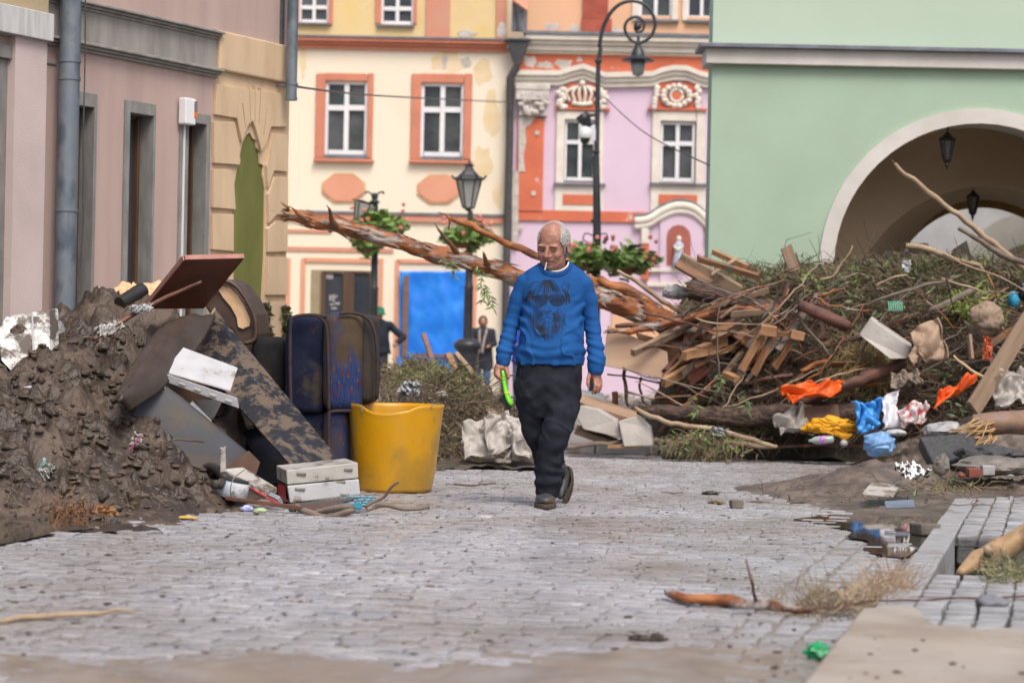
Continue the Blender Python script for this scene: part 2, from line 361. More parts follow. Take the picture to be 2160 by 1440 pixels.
# ================================================================== ground, road, pavement, kerbs
ALPHA = math.atan(1150/F)
RD, RE = Vector((math.sin(ALPHA), math.cos(ALPHA), 0)), Vector((math.cos(ALPHA), -math.sin(ALPHA), 0))
def pq(w_): return w_.dot(RE), w_.dot(RD)
def PQ(p, q, z=0): v = RE*p+RD*q; return Vector((v.x, v.y, z))
KZ = 0.045
KP = pq(G(1985, 1090, KZ))[0]; KW = 0.135
g = MB(); g.add([(-150,-40,-.5),(150,-40,-.5),(150,200,-.5),(-150,200,-.5)], [(0,1,2,3)])
tag(obj('ground', g, M['earth']), kind='structure')
far_y = G(1500, 963).y
QF = 21.2
b = MB()     # bed below the setts: left of the kerb everywhere; right of it with the open pit left out
pit_q0 = pq(G(2100, 1213, KZ))[1]; pit_q1 = pq(G(2100, 1131, KZ))[1]; pit_p1 = KP+2.4
for (p0, p1, q0, q1) in ((-14, KP, 1, 24), (KP, 14, 1, pit_q0), (KP, 14, pit_q1, 24), (pit_p1, 14, pit_q0, pit_q1)):
    b.add([PQ(p0,q0,-.009), PQ(p1,q0,-.009), PQ(p1,q1,-.009), PQ(p0,q1,-.009)], [(0,1,2,3)])
tag(obj('road_bed', b, M['grout']), kind='structure')
def setts(p0, p1, q0, q1, sp, sq, ztop, gap=.007, stagger=True, seed=1, keep=None, jz=.004, soft=.012):
    r = np.random.default_rng(seed); V, Fc = [], []; n = 0
    prof = [0, soft/sp, 1-soft/sp, 1]
    q = q0; row = 0
    while q < q1:
        dq = sq*r.uniform(.85, 1.15); p = p0 + (r.uniform(-.5, 0)*sp if stagger else 0)
        while p < p1:
            dp = sp*(r.uniform(.75, 1.35) if stagger else 1)
            a0, a1 = max(p, p0)+gap*r.uniform(.2, .8), min(p+dp, p1)-gap*r.uniform(.2, .8)
            wv = 0.012*math.sin(a0*1.3+q*.7)
            if a1-a0 > .03 and (keep is None or keep((a0+a1)/2, q+dq/2)):
                b0, b1 = q+gap*.4+wv, q+dq-gap*.4+wv; zt = ztop+r.normal()*jz; tx, ty = r.normal()*.02, r.normal()*.02
                for j, tj in enumerate(prof):
                    for i, ti in enumerate(prof):
                        edge = (i in (0, 3))+(j in (0, 3))
                        z = zt + tx*(ti-.5)*sp + ty*(tj-.5)*sq - (.0 if edge == 0 else (.003 if edge == 1 else .006))
                        vv = RE*(a0+(a1-a0)*ti+r.normal()*.0015)+RD*(b0+(b1-b0)*tj+r.normal()*.0015); V.append((vv.x, vv.y, z))
                c16 = [0,1,2,3,7,11,15,14,13,12,8,4]
                for k in c16: V.append((V[n+k][0], V[n+k][1], ztop-.07))
                for j in range(3):
                    for i in range(3): Fc.append((n+j*4+i, n+j*4+i+1, n+j*4+i+5, n+j*4+i+4))
                for k in range(12): Fc.append((n+16+k, n+16+(k+1) % 12, n+c16[(k+1) % 12], n+c16[k]))
                n += 28
            p += dp
        q += dq; row += 1
    return V, Fc
def seen(pp, qq):
    v = RE*pp+RD*qq; return abs(v.x) < .25*v.y+.5 and 5.2 < v.y < far_y+.1
GP = KP-.44
V1, F1 = setts(-6.5, GP, 5, QF, .125, .09, 0.0, keep=seen, seed=3)
V2, F2 = setts(GP, KP-.06, 5, QF, .125, .16, -.004, stagger=False, keep=seen, seed=4, gap=.02)
road = MB(); road.add(V1, F1); road.add(V2, F2)
tag(obj('road', road, M['sett'], smooth=False, auto=50), kind='structure')
notpit = lambda pp, qq: seen(pp, qq) and not (pit_q0 < qq < pit_q1 and pp < pit_p1)
V3, F3 = setts(KP+KW+.006, KP+5.5, 5, 19, .115, .1, KZ, keep=notpit, stagger=False, seed=5, gap=.016, jz=.004, soft=.008)
pv = MB(); pv.add(V3, F3); tag(obj('pavement', pv, M['walk'], auto=50), kind='structure')
kb = MB(); q = 4.6
while q < 15.6:
    L = .62; z = KZ+random.uniform(-.004, .006)
    kb.hexa([PQ(KP,q+.006,-.32),PQ(KP+KW,q+.006,-.32),PQ(KP+KW,q+L,-.32),PQ(KP,q+L,-.32),PQ(KP,q+.006,z),PQ(KP+KW,q+.006,z),PQ(KP+KW,q+L,z),PQ(KP,q+L,z)]); q += L+.006
tag(obj('kerb', kb, M['kerb'], bevel=.008), kind='structure')
# far kerb crossing behind the man, and the raised pavement it holds
fk = MB(); A0 = G(1120, 954); B0 = G(1842, 970); dirk = (B0-A0).normalized(); nk = Vector((-dirk.y, dirk.x, 0)); tt = 0; Lk = (B0-A0).length+.0
while tt < Lk:
    L = min(.6, Lk-tt); a = A0+dirk*(tt+.006); c = A0+dirk*(tt+L-.004); z = .085+random.uniform(-.005, .005)
    fk.hexa([a, c, c+nk*.16, a+nk*.16]+[k+Vector((0,0,z)) for k in (a, c, c+nk*.16, a+nk*.16)]); tt += L
tag(obj('far_kerb', fk, M['kerb'], bevel=.01), kind='structure')
pf = MB(); a = A0+nk*.166; c = B0+dirk*6+nk*.166
pf.add([a+Vector((0,0,.07)), c+Vector((0,0,.07)), c+nk*4.5+Vector((0,0,.07)), a+nk*4.5+Vector((0,0,.07))], [(0,1,2,3)])
tag(obj('raised_pavement', pf, M['square']), kind='structure')
sq = MB(); sq.add([(-40,far_y+.05,-.026),(40,far_y+.05,-.026),(40,70,-.026),(-40,70,-.026)], [(0,1,2,3)])
tag(obj('square', sq, M['square']), kind='structure')
# dried mud film over the near ground, thin mound with ragged edge
def film(name, uv, z, mt, amp=.012, n=70, edge=.25, bump_s=3.0):
    c = [G(u, v) for u, v in uv]; mb = MB()
    from mathutils.geometry import intersect_point_tri_2d
    xs = [p.x for p in c]; ys = [p.y for p in c]; x0, x1, y0, y1 = min(xs), max(xs), min(ys), max(ys)
    def inside(x, y):
        k = False; j = len(c)-1
        for i in range(len(c)):
            if (c[i].y > y) != (c[j].y > y) and x < (c[j].x-c[i].x)*(y-c[i].y)/(c[j].y-c[i].y)+c[i].x: k = not k
            j = i
        return k
    def dist(x, y):
        d = 9
        for i in range(len(c)):
            a, b_ = c[i], c[(i+1) % len(c)]; e = b_-a; t = max(0, min(1, ((x-a.x)*e.x+(y-a.y)*e.y)/(e.x**2+e.y**2+1e-9)))
            d = min(d, math.hypot(x-a.x-t*e.x, y-a.y-t*e.y))
        return d if inside(x, y) else -d
    ny = int(n*(y1-y0)/max(x1-x0, .1)); ny = max(20, min(ny, 160)); vs = []; ok = []
    for j in range(ny):
        for i in range(n):
            x, y = x0-.1+(x1-x0+.2)*i/(n-1), y0-.1+(y1-y0+.2)*j/(ny-1); d = dist(x, y)
            h_ = min(1, max(-1, d/edge)); nn = mnoise.fractal(Vector((x*bump_s, y*bump_s, 3)), 1, 2, 4)
            zz = z*h_ + amp*nn - .012*(1-h_) ; vs.append((x, y, zz)); ok.append(zz > -.03)
    fs = [(j*n+i, j*n+i+1, (j+1)*n+i+1, (j+1)*n+i) for j in range(ny-1) for i in range(n-1) if ok[j*n+i] and ok[(j+1)*n+i+1] and ok[j*n+i+1] and ok[(j+1)*n+i]]
    mb.add(vs, fs); return obj(name, mb, mt, smooth=True)
tag(film('mud_film', [(-150,1352),(250,1368),(560,1345),(900,1378),(1250,1335),(1500,1350),(1600,1352),(1745,1362),(1700,1470),(1000,1530),(-200,1530)], .013, M['film'], amp=.010, edge=.5, n=150, bump_s=5), kind='structure')
# concrete slab edge covered in mud, lower right
kq = pq(G(1900, 1274, .09))[1]
s_ = MB(); sz = KZ+.026; ol_ = [PQ(KP-.02,3.5,sz), PQ(KP-.02,kq,sz)]+[G(u, v, sz) for u, v in ((1905,1275),(1932,1279),(1945,1290),(1952,1304),(1975,1316),(2020,1318),(2080,1325),(2130,1322),(2200,1332),(2330,1336))]+[PQ(KP+3.2,3.5,sz)]
s_.prism([Vector((p.x, p.y, sz)) for p in ol_], Vector((0,0,-.10)))

tag(obj('muddy_slab', s_, M['slab'], bevel=.012), kind='structure')
# puddles
for nm, uv, z in (('puddle', [(1672,1096),(1730,1106),(1775,1116),(1800,1122),(1790,1134),(1830,1142),(1822,1158),(1850,1170),(1905,1176),(1935,1160),(1982,1100),(1985,1086),(1900,1078),(1750,1086)], .004), ('puddle_left', [(-60,1160),(40,1147),(110,1130),(240,1112),(235,1098),(60,1090),(-60,1092)], .012)):
    m_ = MB(); pts = smoothpath([G(u, v) for u, v in uv]+[G(*uv[0])], 5, .03)[:-1]; from mathutils.geometry import tessellate_polygon as tp
    pts = [Vector((p.x, p.y, z)) for p in pts]; m_.add(pts, [tuple(t) for t in tp([pts])])
    o = tag(obj('puddle', m_, M['water']), kind='structure')
# gravel in the pit
gr = MB(); 
for k in range(520):
    pp, qq = random.uniform(KP+KW+.02, KP+1.6), random.uniform(pit_q0, pit_q1+.05); c = PQ(pp, qq, -.33+random.uniform(0, .06)+max(0, pp-KP-.5)*.13)
    gr.blob(c, (random.uniform(.015, .05), random.uniform(.02, .05), random.uniform(.012, .03)), 1, .5, seed=k)
gr.add([PQ(KP+.1,pit_q0-.1,-.34),PQ(KP+3,pit_q0-.1,-.34),PQ(KP+3,pit_q1+.1,-.34),PQ(KP+.1,pit_q1+.1,-.34)], [(0,1,2,3)])
tag(obj('gravel', gr, M['gravel']), 'wet grey gravel lying in the open pit beside the kerb', None, kind='stuff')
ps = MB()                                 # cut face of the pavement towards the pit
p = KP+KW+.01
while p < pit_p1:
    L = random.uniform(.085, .1); ps.box(PQ(p+L/2, pit_q1+.035, -.04+random.uniform(-.004,.004)), (L-.004, .06+random.uniform(0,.012), .14), Matrix.Rotation(-ALPHA+random.uniform(-.04,.04), 3, 'Z')); p += L+.006
tag(obj('pit_edge', ps, mat('pit_stone', (.12,.12,.12), (.08,.08,.08), scale=14, rough=.5, bump=.8, bscale=30), bevel=.012), kind='structure')
# ================================================================== left street front
TH = math.radians(28.2); CW = P(603, 700, 21.0); CW.z = 0
WD = Vector((math.sin(TH), math.cos(TH), 0)); WN = Vector((math.cos(TH), -math.sin(TH), 0))
def tz(u, v):          # photo spot -> (metres from the corner back along the wall, height)
    a, b_ = AB(u, v); dx = a/F
    # (CW.x - t sin)/(CW.y - t cos) = dx
    t = (CW.x-dx*CW.y)/(math.sin(TH)-dx*math.cos(TH)); Y = CW.y-t*math.cos(TH); return t, HC+b_*Y/F
def T(u, v=500): return tz(u, v)[0]
def WPt(t, z, off=0): return CW - WD*t + WN*off + Vector((0,0,z))
def wbox(mb, t0, t1, z0, z1, o0, o1):
    t0, t1 = max(t0, t1), min(t0, t1)
    return mb.hexa([WPt(t0,z0,o1),WPt(t1,z0,o1),WPt(t1,z0,o0),WPt(t0,z0,o0),WPt(t0,z1,o1),WPt(t1,z1,o1),WPt(t1,z1,o0),WPt(t0,z1,o0)])
house = thing('townhouse', 'pinkish brown townhouse on the left with grey window surrounds and sandstone corner', 'building', WPt(2, 0, -.2))
tB = T(450, 400)                    # where the sandstone bay starts
z_l0, z_l1 = tz(452,163)[1], tz(452,148)[1]; z_u0, z_u1 = tz(456,82)[1], tz(456,68)[1]
holes = []; wins = [(141, 192, 223, 197, 133, 193), (268, 318, 241, 322, 258, 215), (392, 430, 260, 438, 375, 238)]
for (uL, uR, vT, oR, oL, oT) in wins: holes.append((T(uL, 400), T(uR, 400), tz((uL+uR)/2, vT)[1], T(oL, 400), T(oR, 400), tz((oL+oR)/2, oT)[1]))
holes[0] = (T(130,400), T(192,400), holes[0][2], T(120,400), T(198,400), holes[0][5])
wl = MB(); ed = 6.5; zb = .25
zt_ = max(h_[2] for h_ in holes); cuts = [tB]
last = tB
for h_ in reversed(holes):
    wbox(wl, h_[1]-.03, last, 0, z_l0, -.35, 0); wbox(wl, h_[0]+.03, h_[1]-.03, h_[2]+.03, z_l0, -.35, 0); wbox(wl, h_[0]+.03, h_[1]-.03, 0, zb-.02, -.35, 0); last = h_[0]+.03
wbox(wl, ed, last, 0, z_l0, -.35, 0)
wbox(wl, ed, tB, z_u0, 5.6, -.35, 0); wbox(wl, tB, T(603), z_u1+.0, 5.6, -.35, .0)
obj('wall', wl, M['pink'], house)
bd = MB(); wbox(bd, ed, tB+.01, z_l0, z_u0, -.35, .012); obj('grey_band', bd, M['greystone'], house)
for (za, zb_, nm) in ((z_l0-.005, z_l1+.005, 'moulding'), (z_u0-.01, z_u1, 'moulding')):
    c = MB(); h3 = (zb_-za)/3
    wbox(c, ed, tB-.0, za, za+h3, -.02, .03); wbox(c, ed, tB-.012, za+h3, za+2*h3, -.02, .055); wbox(c, ed, tB-.022, za+2*h3, zb_, -.02, .085)
    obj(nm, c, M['greystone'], house, bevel=.006)
for k, h_ in enumerate(holes):
    fr = MB(); t0, t1, z1, T0, T1, Z1 = h_
    wbox(fr, T0, t0, zb, Z1, -.13, .022); wbox(fr, t1, T1, zb, Z1, -.13, .022); wbox(fr, t0, t1, z1, Z1, -.13, .022)
    f = obj('window_surround', fr, M['greyframe'], house, bevel=.004)
    jo = MB(); wbox(jo, t0, t0-.02, zb, z1, -.17, -.13); wbox(jo, t1+.03, t1, zb, z1, -.19, -.12)
    wm = (t0-t1)
    wbox(jo, t1+wm*.18, t1+wm*.09, zb, z1, -.185, -.10) ; wbox(jo, t0-.02, t1+.03, z1-.03, z1, -.185, -.125)
    wi = obj('window', jo, M['brownframe'], house, bevel=.003)
    gl = MB(); wbox(gl, t0, t1, zb, z1, -.2, -.15); obj('pane', gl, M['darkglass'], wi)
    if k: cu = MB(); wbox(cu, t0-.01, t0-wm*.35, zb, z1-.03, -.149, -.145); obj('curtain', cu, mat('net_curtain', (.33,.34,.33), (.22,.23,.22), scale=8, stretch=(8,8,.2), rough=.9), wi)
wh = MB(); wbox(wh, T(268,500)-.005, T(274,500), .2, tz(268,498)[1], -.14, -.12); obj('poster_strip', wh, M['whitepaint'], house)
# sandstone corner bay with rusticated arch
pts = [(527,279),(519,286),(511,303),(503,340),(494,390),(490,455),(488,530),(487,640)]
ptr = [(552,640),(557,540),(558,470),(559,400),(554,370),(556,350),(548,345),(547,318),(541,312),(540,296),(533,292)]
arch = [tz(u, v) for u, v in pts]; archr = [tz(u, v) for u, v in ptr]
tE = T(605); b_ = MB(); tl, tr_ = tB, tE
outline = [(tl, 0), (tl, z_u1), (tr_, z_u1), (tr_, 0), (archr[0][0], 0)]+archr+arch+[(arch[-1][0], 0)]
b_.prism([WPt(t, z, 0) for t, z in outline], -WN*.014)
obj('corner_bay', b_, M['sand'], house)
ol = MB(); wbox(ol, tl-.03, tr_+.02, 0, z_u1-.1, -.4, -.016); obj('archway_back', ol, M['olive'], house)
qs = MB()
def wpoly(mb, uv, th): mb.prism([WPt(*tz(u, v), 0.0) for u, v in uv], WN*th)
for uv in ([(446,256),(489,258),(496,300),(501,340),(499,348),(446,344)], [(445,357),(482,358),(488,390),(491,442),(444,438)], [(443,452),(487,452),(487,530),(443,526)], [(442,542),(486,542),(486,625),(442,622)], [(441,640),(486,640),(486,735),(441,735)],
           [(451,178),(600,200),(600,268),(566,268),(556,300),(546,320),(540,296),(533,270),(527,255),(519,262),(511,280),(505,300),(494,250),(449,242)],
           [(568,282),(602,287),(602,362),(572,360),(560,395),(557,350)], [(572,374),(602,376),(602,455),(578,453),(562,470),(560,410)], [(576,468),(601,470),(601,530),(560,532),(559,482)], [(560,542),(601,543),(601,622),(558,622)], [(558,637),(600,638),(600,720),(557,720)]):
    wpoly(qs, uv, .034)
obj('quoin', qs, M['sand'], house, bevel=.012)
tb_ = MB(); wbox(tb_, tl-.005, tr_-.01, z_u1-.33, z_u1+.015, -.01, .045); obj('bay_lintel', tb_, M['sand'], house, bevel=.015)
gv = MB()
for uv in ([(504,218),(506,218),(512,270),(511,272)], [(519,186),(520,186),(523,262),(522,262)], [(531,180),(532,180),(532,258),(531,258)], [(543,186),(544,187),(540,262),(539,262)], [(556,228),(557,229),(550,285),(549,283)]):
    wpoly(gv, uv, .037)
obj('joint_line', gv, mat('dark_joint', (.47,.35,.225)), house)
# building body behind
bo = MB(); wbox(bo, ed, tE+.03, 0, 5.6, -5, -.45); obj('body', bo, M['pink'], house)
# downpipes
dp = MB(); tp_ = T(112,400)
dp.tube([WPt(tp_, 0, .14), WPt(tp_, 2.2, .14), WPt(tp_, 5.6, .14)], .083, 20)
for vv in (133, 170, 447): zz = tz(112, vv)[1]; dp.tube([WPt(tp_, zz, .14), WPt(tp_, zz+.025, .14)], .09, 20)
dp.tube([WPt(tp_, tz(112,136)[1], 0), WPt(tp_+.22, tz(112,136)[1]+.0, .01)], .01, 6)
obj('downpipe', dp, M['zinc'], house, smooth=False, auto=40)
ca = MB(); ca.tube(smoothpath([WPt(tp_-.1,4.5,.2), WPt(tp_-.1,2.6,.21), WPt(tp_-.09,1.8,.23), WPt(tp_-.03,1.0,.22)], 6, .01), .006, 6); obj('cable', ca, M['blackpipe'], house)
d2 = MB(); c2 = P(614, 212, 20.75); 
d2.tube([c2, c2+Vector((0,0,.03))], .056, 16); d2.tube([c2+Vector((0,0,.03)), (c2.x, c2.y, 5.6)], .051, 16); c3 = P(616,180,20.75); d2.tube([c3, c3+Vector((0,0,.02))], .056, 16)
d2.tube([c3, c3+Vector((-.2,.05,0))], .01, 6)
obj('cut_downpipe', d2, M['zinc'], house, auto=40)
d3 = MB(); c4 = P(592, 108, 20.85); d3.tube([c4, (c4.x, c4.y, 5.6)], .03, 10); obj('cable_duct', d3, M['blackpipe'], house)
al = MB(); ta, za = tz(382, 236); wbox(al, T(372,236), T(394,236), tz(383,264)[1], tz(383,208)[1], .02, .10); o = obj('alarm_box', al, M['whitepaint'], house, bevel=.012)
am = MB(); wbox(am, T(391,250)+.01, T(396,250), tz(395,250)[1], tz(395,238)[1], .06, .108); obj('amber_lens', am, mat('amber', (.7,.2,.03), rough=.3), o)
ak = MB()
for i in range(5): zz = tz(393,236)[1]+i*.018; wbox(ak, T(391,230)+.008, T(396,230), zz, zz+.008, .06, .106)
obj('grille', ak, M['blackpipe'], o)
co = MB(); wbox(co, T(382,300), T(384,300), .3, tz(382,262)[1], .02, .035); obj('conduit', co, M['whitepaint'], house)
iv = MB()                                # dead ivy on the bay's foot
for k in range(260):
    u_, v_ = random.choice(((551,random.uniform(640,720)), (593,random.uniform(645,720)))); t, z = tz(u_+random.gauss(0,3.5), v_)
    c = WPt(t, z, .05+random.uniform(0,.03)); d = Vector([random.gauss(0,.02) for _ in range(3)]); e = Vector([random.gauss(0,.016) for _ in range(3)])
    iv.add([c-d, c+e, c+d, c-e], [(0,1,2,3)])
obj('withered_ivy', iv, mat('ivy_dead', (.06,.055,.025), (.09,.10,.04), scale=20), house)
# pale neighbour at the far left, standing a little forward
nb = thing('neighbour_house', 'pale pink house front at the left edge with a white streaked band', 'building', WPt(4.6, 0, 0))
t8 = T(79,400); zb0, zb1 = tz(79,88)[1], tz(79,30)[1]
n1 = MB(); wbox(n1, 7, T(12,400), 0, zb0, -.3, -.02); wbox(n1, T(12,400), t8, 0, zb0, -.3, .07); obj('wall', n1, M['palepink'], nb)
n2 = MB(); wbox(n2, 7, t8-.02, zb0, zb1, -.3, .12); obj('band', n2, M['whiteband'], nb, bevel=.006)
n3 = MB(); wbox(n3, 7, t8, zb1, 5.6, -.3, .075); obj('upper_wall', n3, M['tan'], nb)
n4 = MB(); wbox(n4, 7, T(13,400), tz(5,95)[1]-.1, tz(5,95)[1], -.1, .04); wbox(n4, 7, T(11,400), .3, tz(5,95)[1]-.1, -.1, .0); obj('window', n4, M['greyframe'], nb)
# ================================================================== green arcade house on the right
YG = 26.0
gh = thing('arcade_house', 'mint green house with a wide round arch and off-white band', 'building', P(1800, 900, YG))
cen = P(2063, 566, YG); Ro, Ri = 336/184.6, 305/184.6; xl = P(1497, 400, YG).x; xr = 9.0; zb_ = P(1800,142,YG).z
def archline(c, r, n=28): return [Vector((c.x-r*math.cos(math.pi*i/n), c.y, c.z+r*math.sin(math.pi*i/n))) for i in range(n+1)]
def archwall(c, r, x0, x1, z1, Y, th):
    L = [Vector((x0,Y,0)), Vector((x0,Y,z1)), Vector((x1,Y,z1)), Vector((x1,Y,0)), Vector((c.x+r,Y,0))]+[Vector((p.x,Y,p.z)) for p in reversed(archline(c, r))]+[Vector((c.x-r,Y,0))]
    mb = MB(); mb.prism(L, Vector((0,th,0))); return mb
obj('wall', archwall(cen, Ro-.02, xl, xr, zb_, YG, .5), M['greenwall'], gh)
u_ = MB(); u_.box(((xl+xr)/2, YG+.25, (zb_+7)/2+.12), (xr-xl, .5, 7-zb_-.24)); obj('upper_wall', u_, M['greenwall2'], gh)
zt2 = P(1800,108,YG).z
bn = MB(); bn.box(((xl+xr)/2-.03, YG+.2, (zb_+zt2)/2), (xr-xl+.1, .6, zt2-zb_)); obj('band', bn, M['bandwhite'], gh, bevel=.01)
fl_ = MB(); fl_.box(((xl+xr)/2-.06, YG+.17, zt2+.018), (xr-xl+.2, .7, .05)); obj('flashing', fl_, M['lead'], gh, bevel=.008)
ring = MB(); ro, ri = archline(cen, Ro), archline(cen, Ri); n_ = len(ro)
vs = [p+Vector((0,-.035,0)) for p in ro]+[p+Vector((0,-.035,0)) for p in ri]+[p+Vector((0,.5,0)) for p in ri]+[p+Vector((0,.01,0)) for p in ro]
fs = [(k*n_+i, k*n_+i+1, ((k+1)%4)*n_+i+1, ((k+1)%4)*n_+i) for k in range(4) for i in range(n_-1)]
ring.add(vs, fs)
for s in (-1, 1): ring.box((cen.x+s*(Ro+Ri)/2, YG+.235, cen.z/2), (Ro-Ri, .53, cen.z))
obj('arch_ring', ring, M['bandwhite'], gh, auto=40)
# vault, second and third arches
va = MB(); Y2 = 30.2; YA = 28.4; rv = Ri+.35; A1 = archline(Vector((cen.x,YG+.5,cen.z)), rv); A2 = archline(Vector((cen.x,YA,cen.z)), rv)
for L in (A1, A2): L.insert(0, Vector((L[0].x, L[0].y, 0))); L.append(Vector((L[-1].x, L[-1].y, 0)))
va.add(A1+A2, [(i, i+1, len(A1)+i+1, len(A1)+i) for i in range(len(A1)-1)]); obj('vault', va, M['vault'], gh, auto=40)
c2_ = P(2099, 625, Y2); s2 = F/Y2; r2 = 212/s2
cA = P(2085, 690, YA); rA = 298*YA/F; obj('inner_wall', archwall(cA, rA, cen.x-rv-.3, 9, 7, YA, .06), M['vault2'], gh)
a2 = archwall(c2_, r2, cen.x-rv-.3, 9, 7, Y2, .9); obj('inner_arch', a2, M['vault2'], gh)
cn = MB(); B1, B2 = archline(cA+Vector((0,.05,0)), rA), archline(c2_, r2)
for L, c_ in ((B1, cA), (B2, c2_)): L.insert(0, Vector((L[0].x, L[0].y, 0))); L.append(Vector((L[-1].x, L[-1].y, 0)))
cn.add(B1+B2, [(i, i+1, len(B1)+i+1, len(B1)+i) for i in range(len(B1)-1)]); obj('splayed_vault', cn, M['vault2'], gh, auto=40)
oc = MB(); ro, ri = archline(c2_+Vector((0,.9,0)), r2+.05), archline(c2_+Vector((0,.9,0)), r2-.10)
oc.add(ro+ri, [(i, i+1, len(ro)+i+1, len(ro)+i) for i in range(len(ro)-1)]); obj('arch_edge', oc, M['ochre'], gh, solid=.05)
Y3 = 35.0; c3_ = P(2195, 660, Y3); s3 = F/Y3
ww = archwall(c3_, 190/s3, 3.3, 12, 7, Y3, .4); obj('white_wall', ww, M['whitevault'], gh)
r3 = MB(); ro, ri = archline(c3_+Vector((0,-.1,0)), 215/s3), archline(c3_+Vector((0,-.1,0)), 150/s3)
r3.add(ro+ri, [(i, i+1, len(ro)+i+1, len(ro)+i) for i in range(len(ro)-1)]); obj('white_arch_rib', r3, M['bandwhite'], gh, solid=.12)
bk = MB(); bk.box((8.6, 38, 3), (9, .3, 8)); obj('far_wall', bk, M['vault'], gh)
ext = MB(); ext.box((xr-.1, 33, 3.5), (.2, 14, 7)); ext.hexa([(xl,YG+.5,0),(xl+.25,YG+.5,0),(xl+1.45,36,0),(xl+1.2,36,0),(xl,YG+.5,7),(xl+.25,YG+.5,7),(xl+1.45,36,7),(xl+1.2,36,7)]); obj('side_wall', ext, M['greenwall'], gh)
# hanging lanterns in the arcade
def lantern(c, s, label, mt):
    t = thing('hanging_lantern', label, 'lantern', c)
    ch = MB(); ch.tube([c, c-Vector((0,0,.22*s))], .012*s, 6); ch.lathe([(.03*s,-.14*s),(.035*s,-.16*s),(.01*s,-.18*s)], c, 8); obj('chain', ch, mt, t)
    rf_ = MB(); rf_.lathe([(.012*s,-.2*s),(.05*s,-.235*s),(.075*s,-.27*s),(.16*s,-.34*s),(.185*s,-.365*s),(.165*s,-.385*s)], c, 6); obj('roof', rf_, mt, t)
    cg = MB()
    for k in range(6):
        a = math.pi/3*k; cg.tube([c+Vector((.15*s*math.cos(a),.15*s*math.sin(a),-.38*s)), c+Vector((.085*s*math.cos(a),.085*s*math.sin(a),-.78*s))], .014*s, 5)
    obj('cage', cg, mt, t)
    gg = MB(); gg.lathe([(.13*s,-.39*s),(.075*s,-.77*s)], c, 6); obj('glass', gg, mat('lantern_glass', (.10,.105,.10), (.07,.07,.07), rough=.2, trans=.3), t)
    bs = MB(); bs.lathe([(.10*s,-.77*s),(.08*s,-.81*s),(.03*s,-.86*s),(.045*s,-.89*s),(.02*s,-.93*s),(.005*s,-.99*s)], c, 6); obj('finial', bs, mt, t)
blk = mat('black_iron', (.016,.016,.018), (.03,.03,.03), rough=.5, bump=.1)
lantern(P(1999,257,YG+.3), .56, 'black hanging lantern high under the front arch of the green house', blk)
lantern(P(2053,384,YA+.3), .50, 'black hanging lantern farther inside the arcade before the white wall', blk)
# ================================================================== facades across the square
YB = 49.5; SB = F/YB
def fb(mb, u0, v0, u1, v1, o0=0.0, o1=.05, Yb=None):
    Y_ = YB if Yb is None else Yb
    c = P((u0+u1)/2, (v0+v1)/2, Y_); w_, h_ = (u1-u0)*Y_/F, (v1-v0)*Y_/F
    return mb.box((c.x, Y_-(o0+o1)/2, c.z), (w_, abs(o1-o0), h_))
def one(name, rects, mt, par, o0=0, o1=.05, bevel=0):
    first = None
    for r in rects:
        mb = MB(); fb(mb, *r, o0, o1); o = obj(name, mb, mt, par, bevel=bevel); first = first or o
    return first
def window(par, u0, v0, u1, v1, cross=.36, o=-.10, upper=True):
    w_ = u1-u0; h_ = v1-v0; fr = MB(); t = w_*.07
    fb(fr, u0, v0, u0+t, v1, o, o+.08); fb(fr, u1-t, v0, u1, v1, o, o+.08); fb(fr, u0+t, v0, u1-t, v0+t, o, o+.08); fb(fr, u0+t, v1-t*1.5, u1-t, v1, o, o+.08)
    um = (u0+u1)/2; fb(fr, um-t*.8, v0+t, um+t*.8, v1-t*1.5, o+.003, o+.085)
    if cross: vc = v0+h_*cross; fb(fr, u0+t, vc-t*.9, um-t*.8, vc+t*.9, o, o+.09); fb(fr, um+t*.8, vc-t*.9, u1-t, vc+t*.9, o, o+.09)
    f = obj('window', fr, M['whitepaint'], par)
    gl = MB(); fb(gl, u0+1, v0+1, u1-1, v1-1, o-.03, o+.02); obj('pane', gl, M['bgglass'], f); return f
def cutwall(name, u0, v0, u1, v1, hs, mt, par, th=.4):
    """wall of boxes round rectangular openings (sorted left to right, not overlapping)"""
    def R4(a, b_, c, d): p = P((a+c)/2, (b_+d)/2, YB); return p.x-(c-a)/2/SB, p.x+(c-a)/2/SB, p.z-(d-b_)/2/SB, p.z+(d-b_)/2/SB
    X0, X1, Z0, Z1 = R4(u0, v0, u1, v1); mb = MB(); last = X0
    def bx(a, b_, c, d):
        if b_-a > .002 and d-c > .002: mb.box(((a+b_)/2, YB+th/2, (c+d)/2), (b_-a, th, d-c))
    for h_ in hs:
        xa, xb, za, zb2 = R4(*h_); bx(last, xa, Z0, Z1); bx(xa, xb, zb2, Z1); bx(xa, xb, Z0, za); last = xb
    bx(last, X1, Z0, Z1); return obj(name, mb, mt, par)
yh = thing('yellow_house', 'cream and yellow townhouse with terracotta window frames and octagonal panels', 'building', P(850, 840, YB))
cutwall('lower_wall', 480, 96, 1078, 905, [(538,180,608,330),(683,172,775,332),(888,177,978,333)], M['cream'], yh)
cutwall('upper_wall', 480, -260, 1072, 90, [(632,-60,694,48),(805,-60,873,52)], M['yellow'], yh)
cb = MB(); 
for (a, b_, o1) in ((83,90,.22),(90,97,.14),(97,105,.08)): fb(cb, 480, a, 1070, b_, -.05, o1)
obj('cornice', cb, M['terra'], yh); one('cornice_flashing', [(480,79,1072,83)], M['lead'], yh, -.05, .25)
bl = MB(); fb(bl, 480, 452, 1066, 466, -.02, .07); obj('belt_course', bl, M['terra2'], yh); one('belt_flashing', [(480,447,1068,452)], M['lead'], yh, -.02, .1)
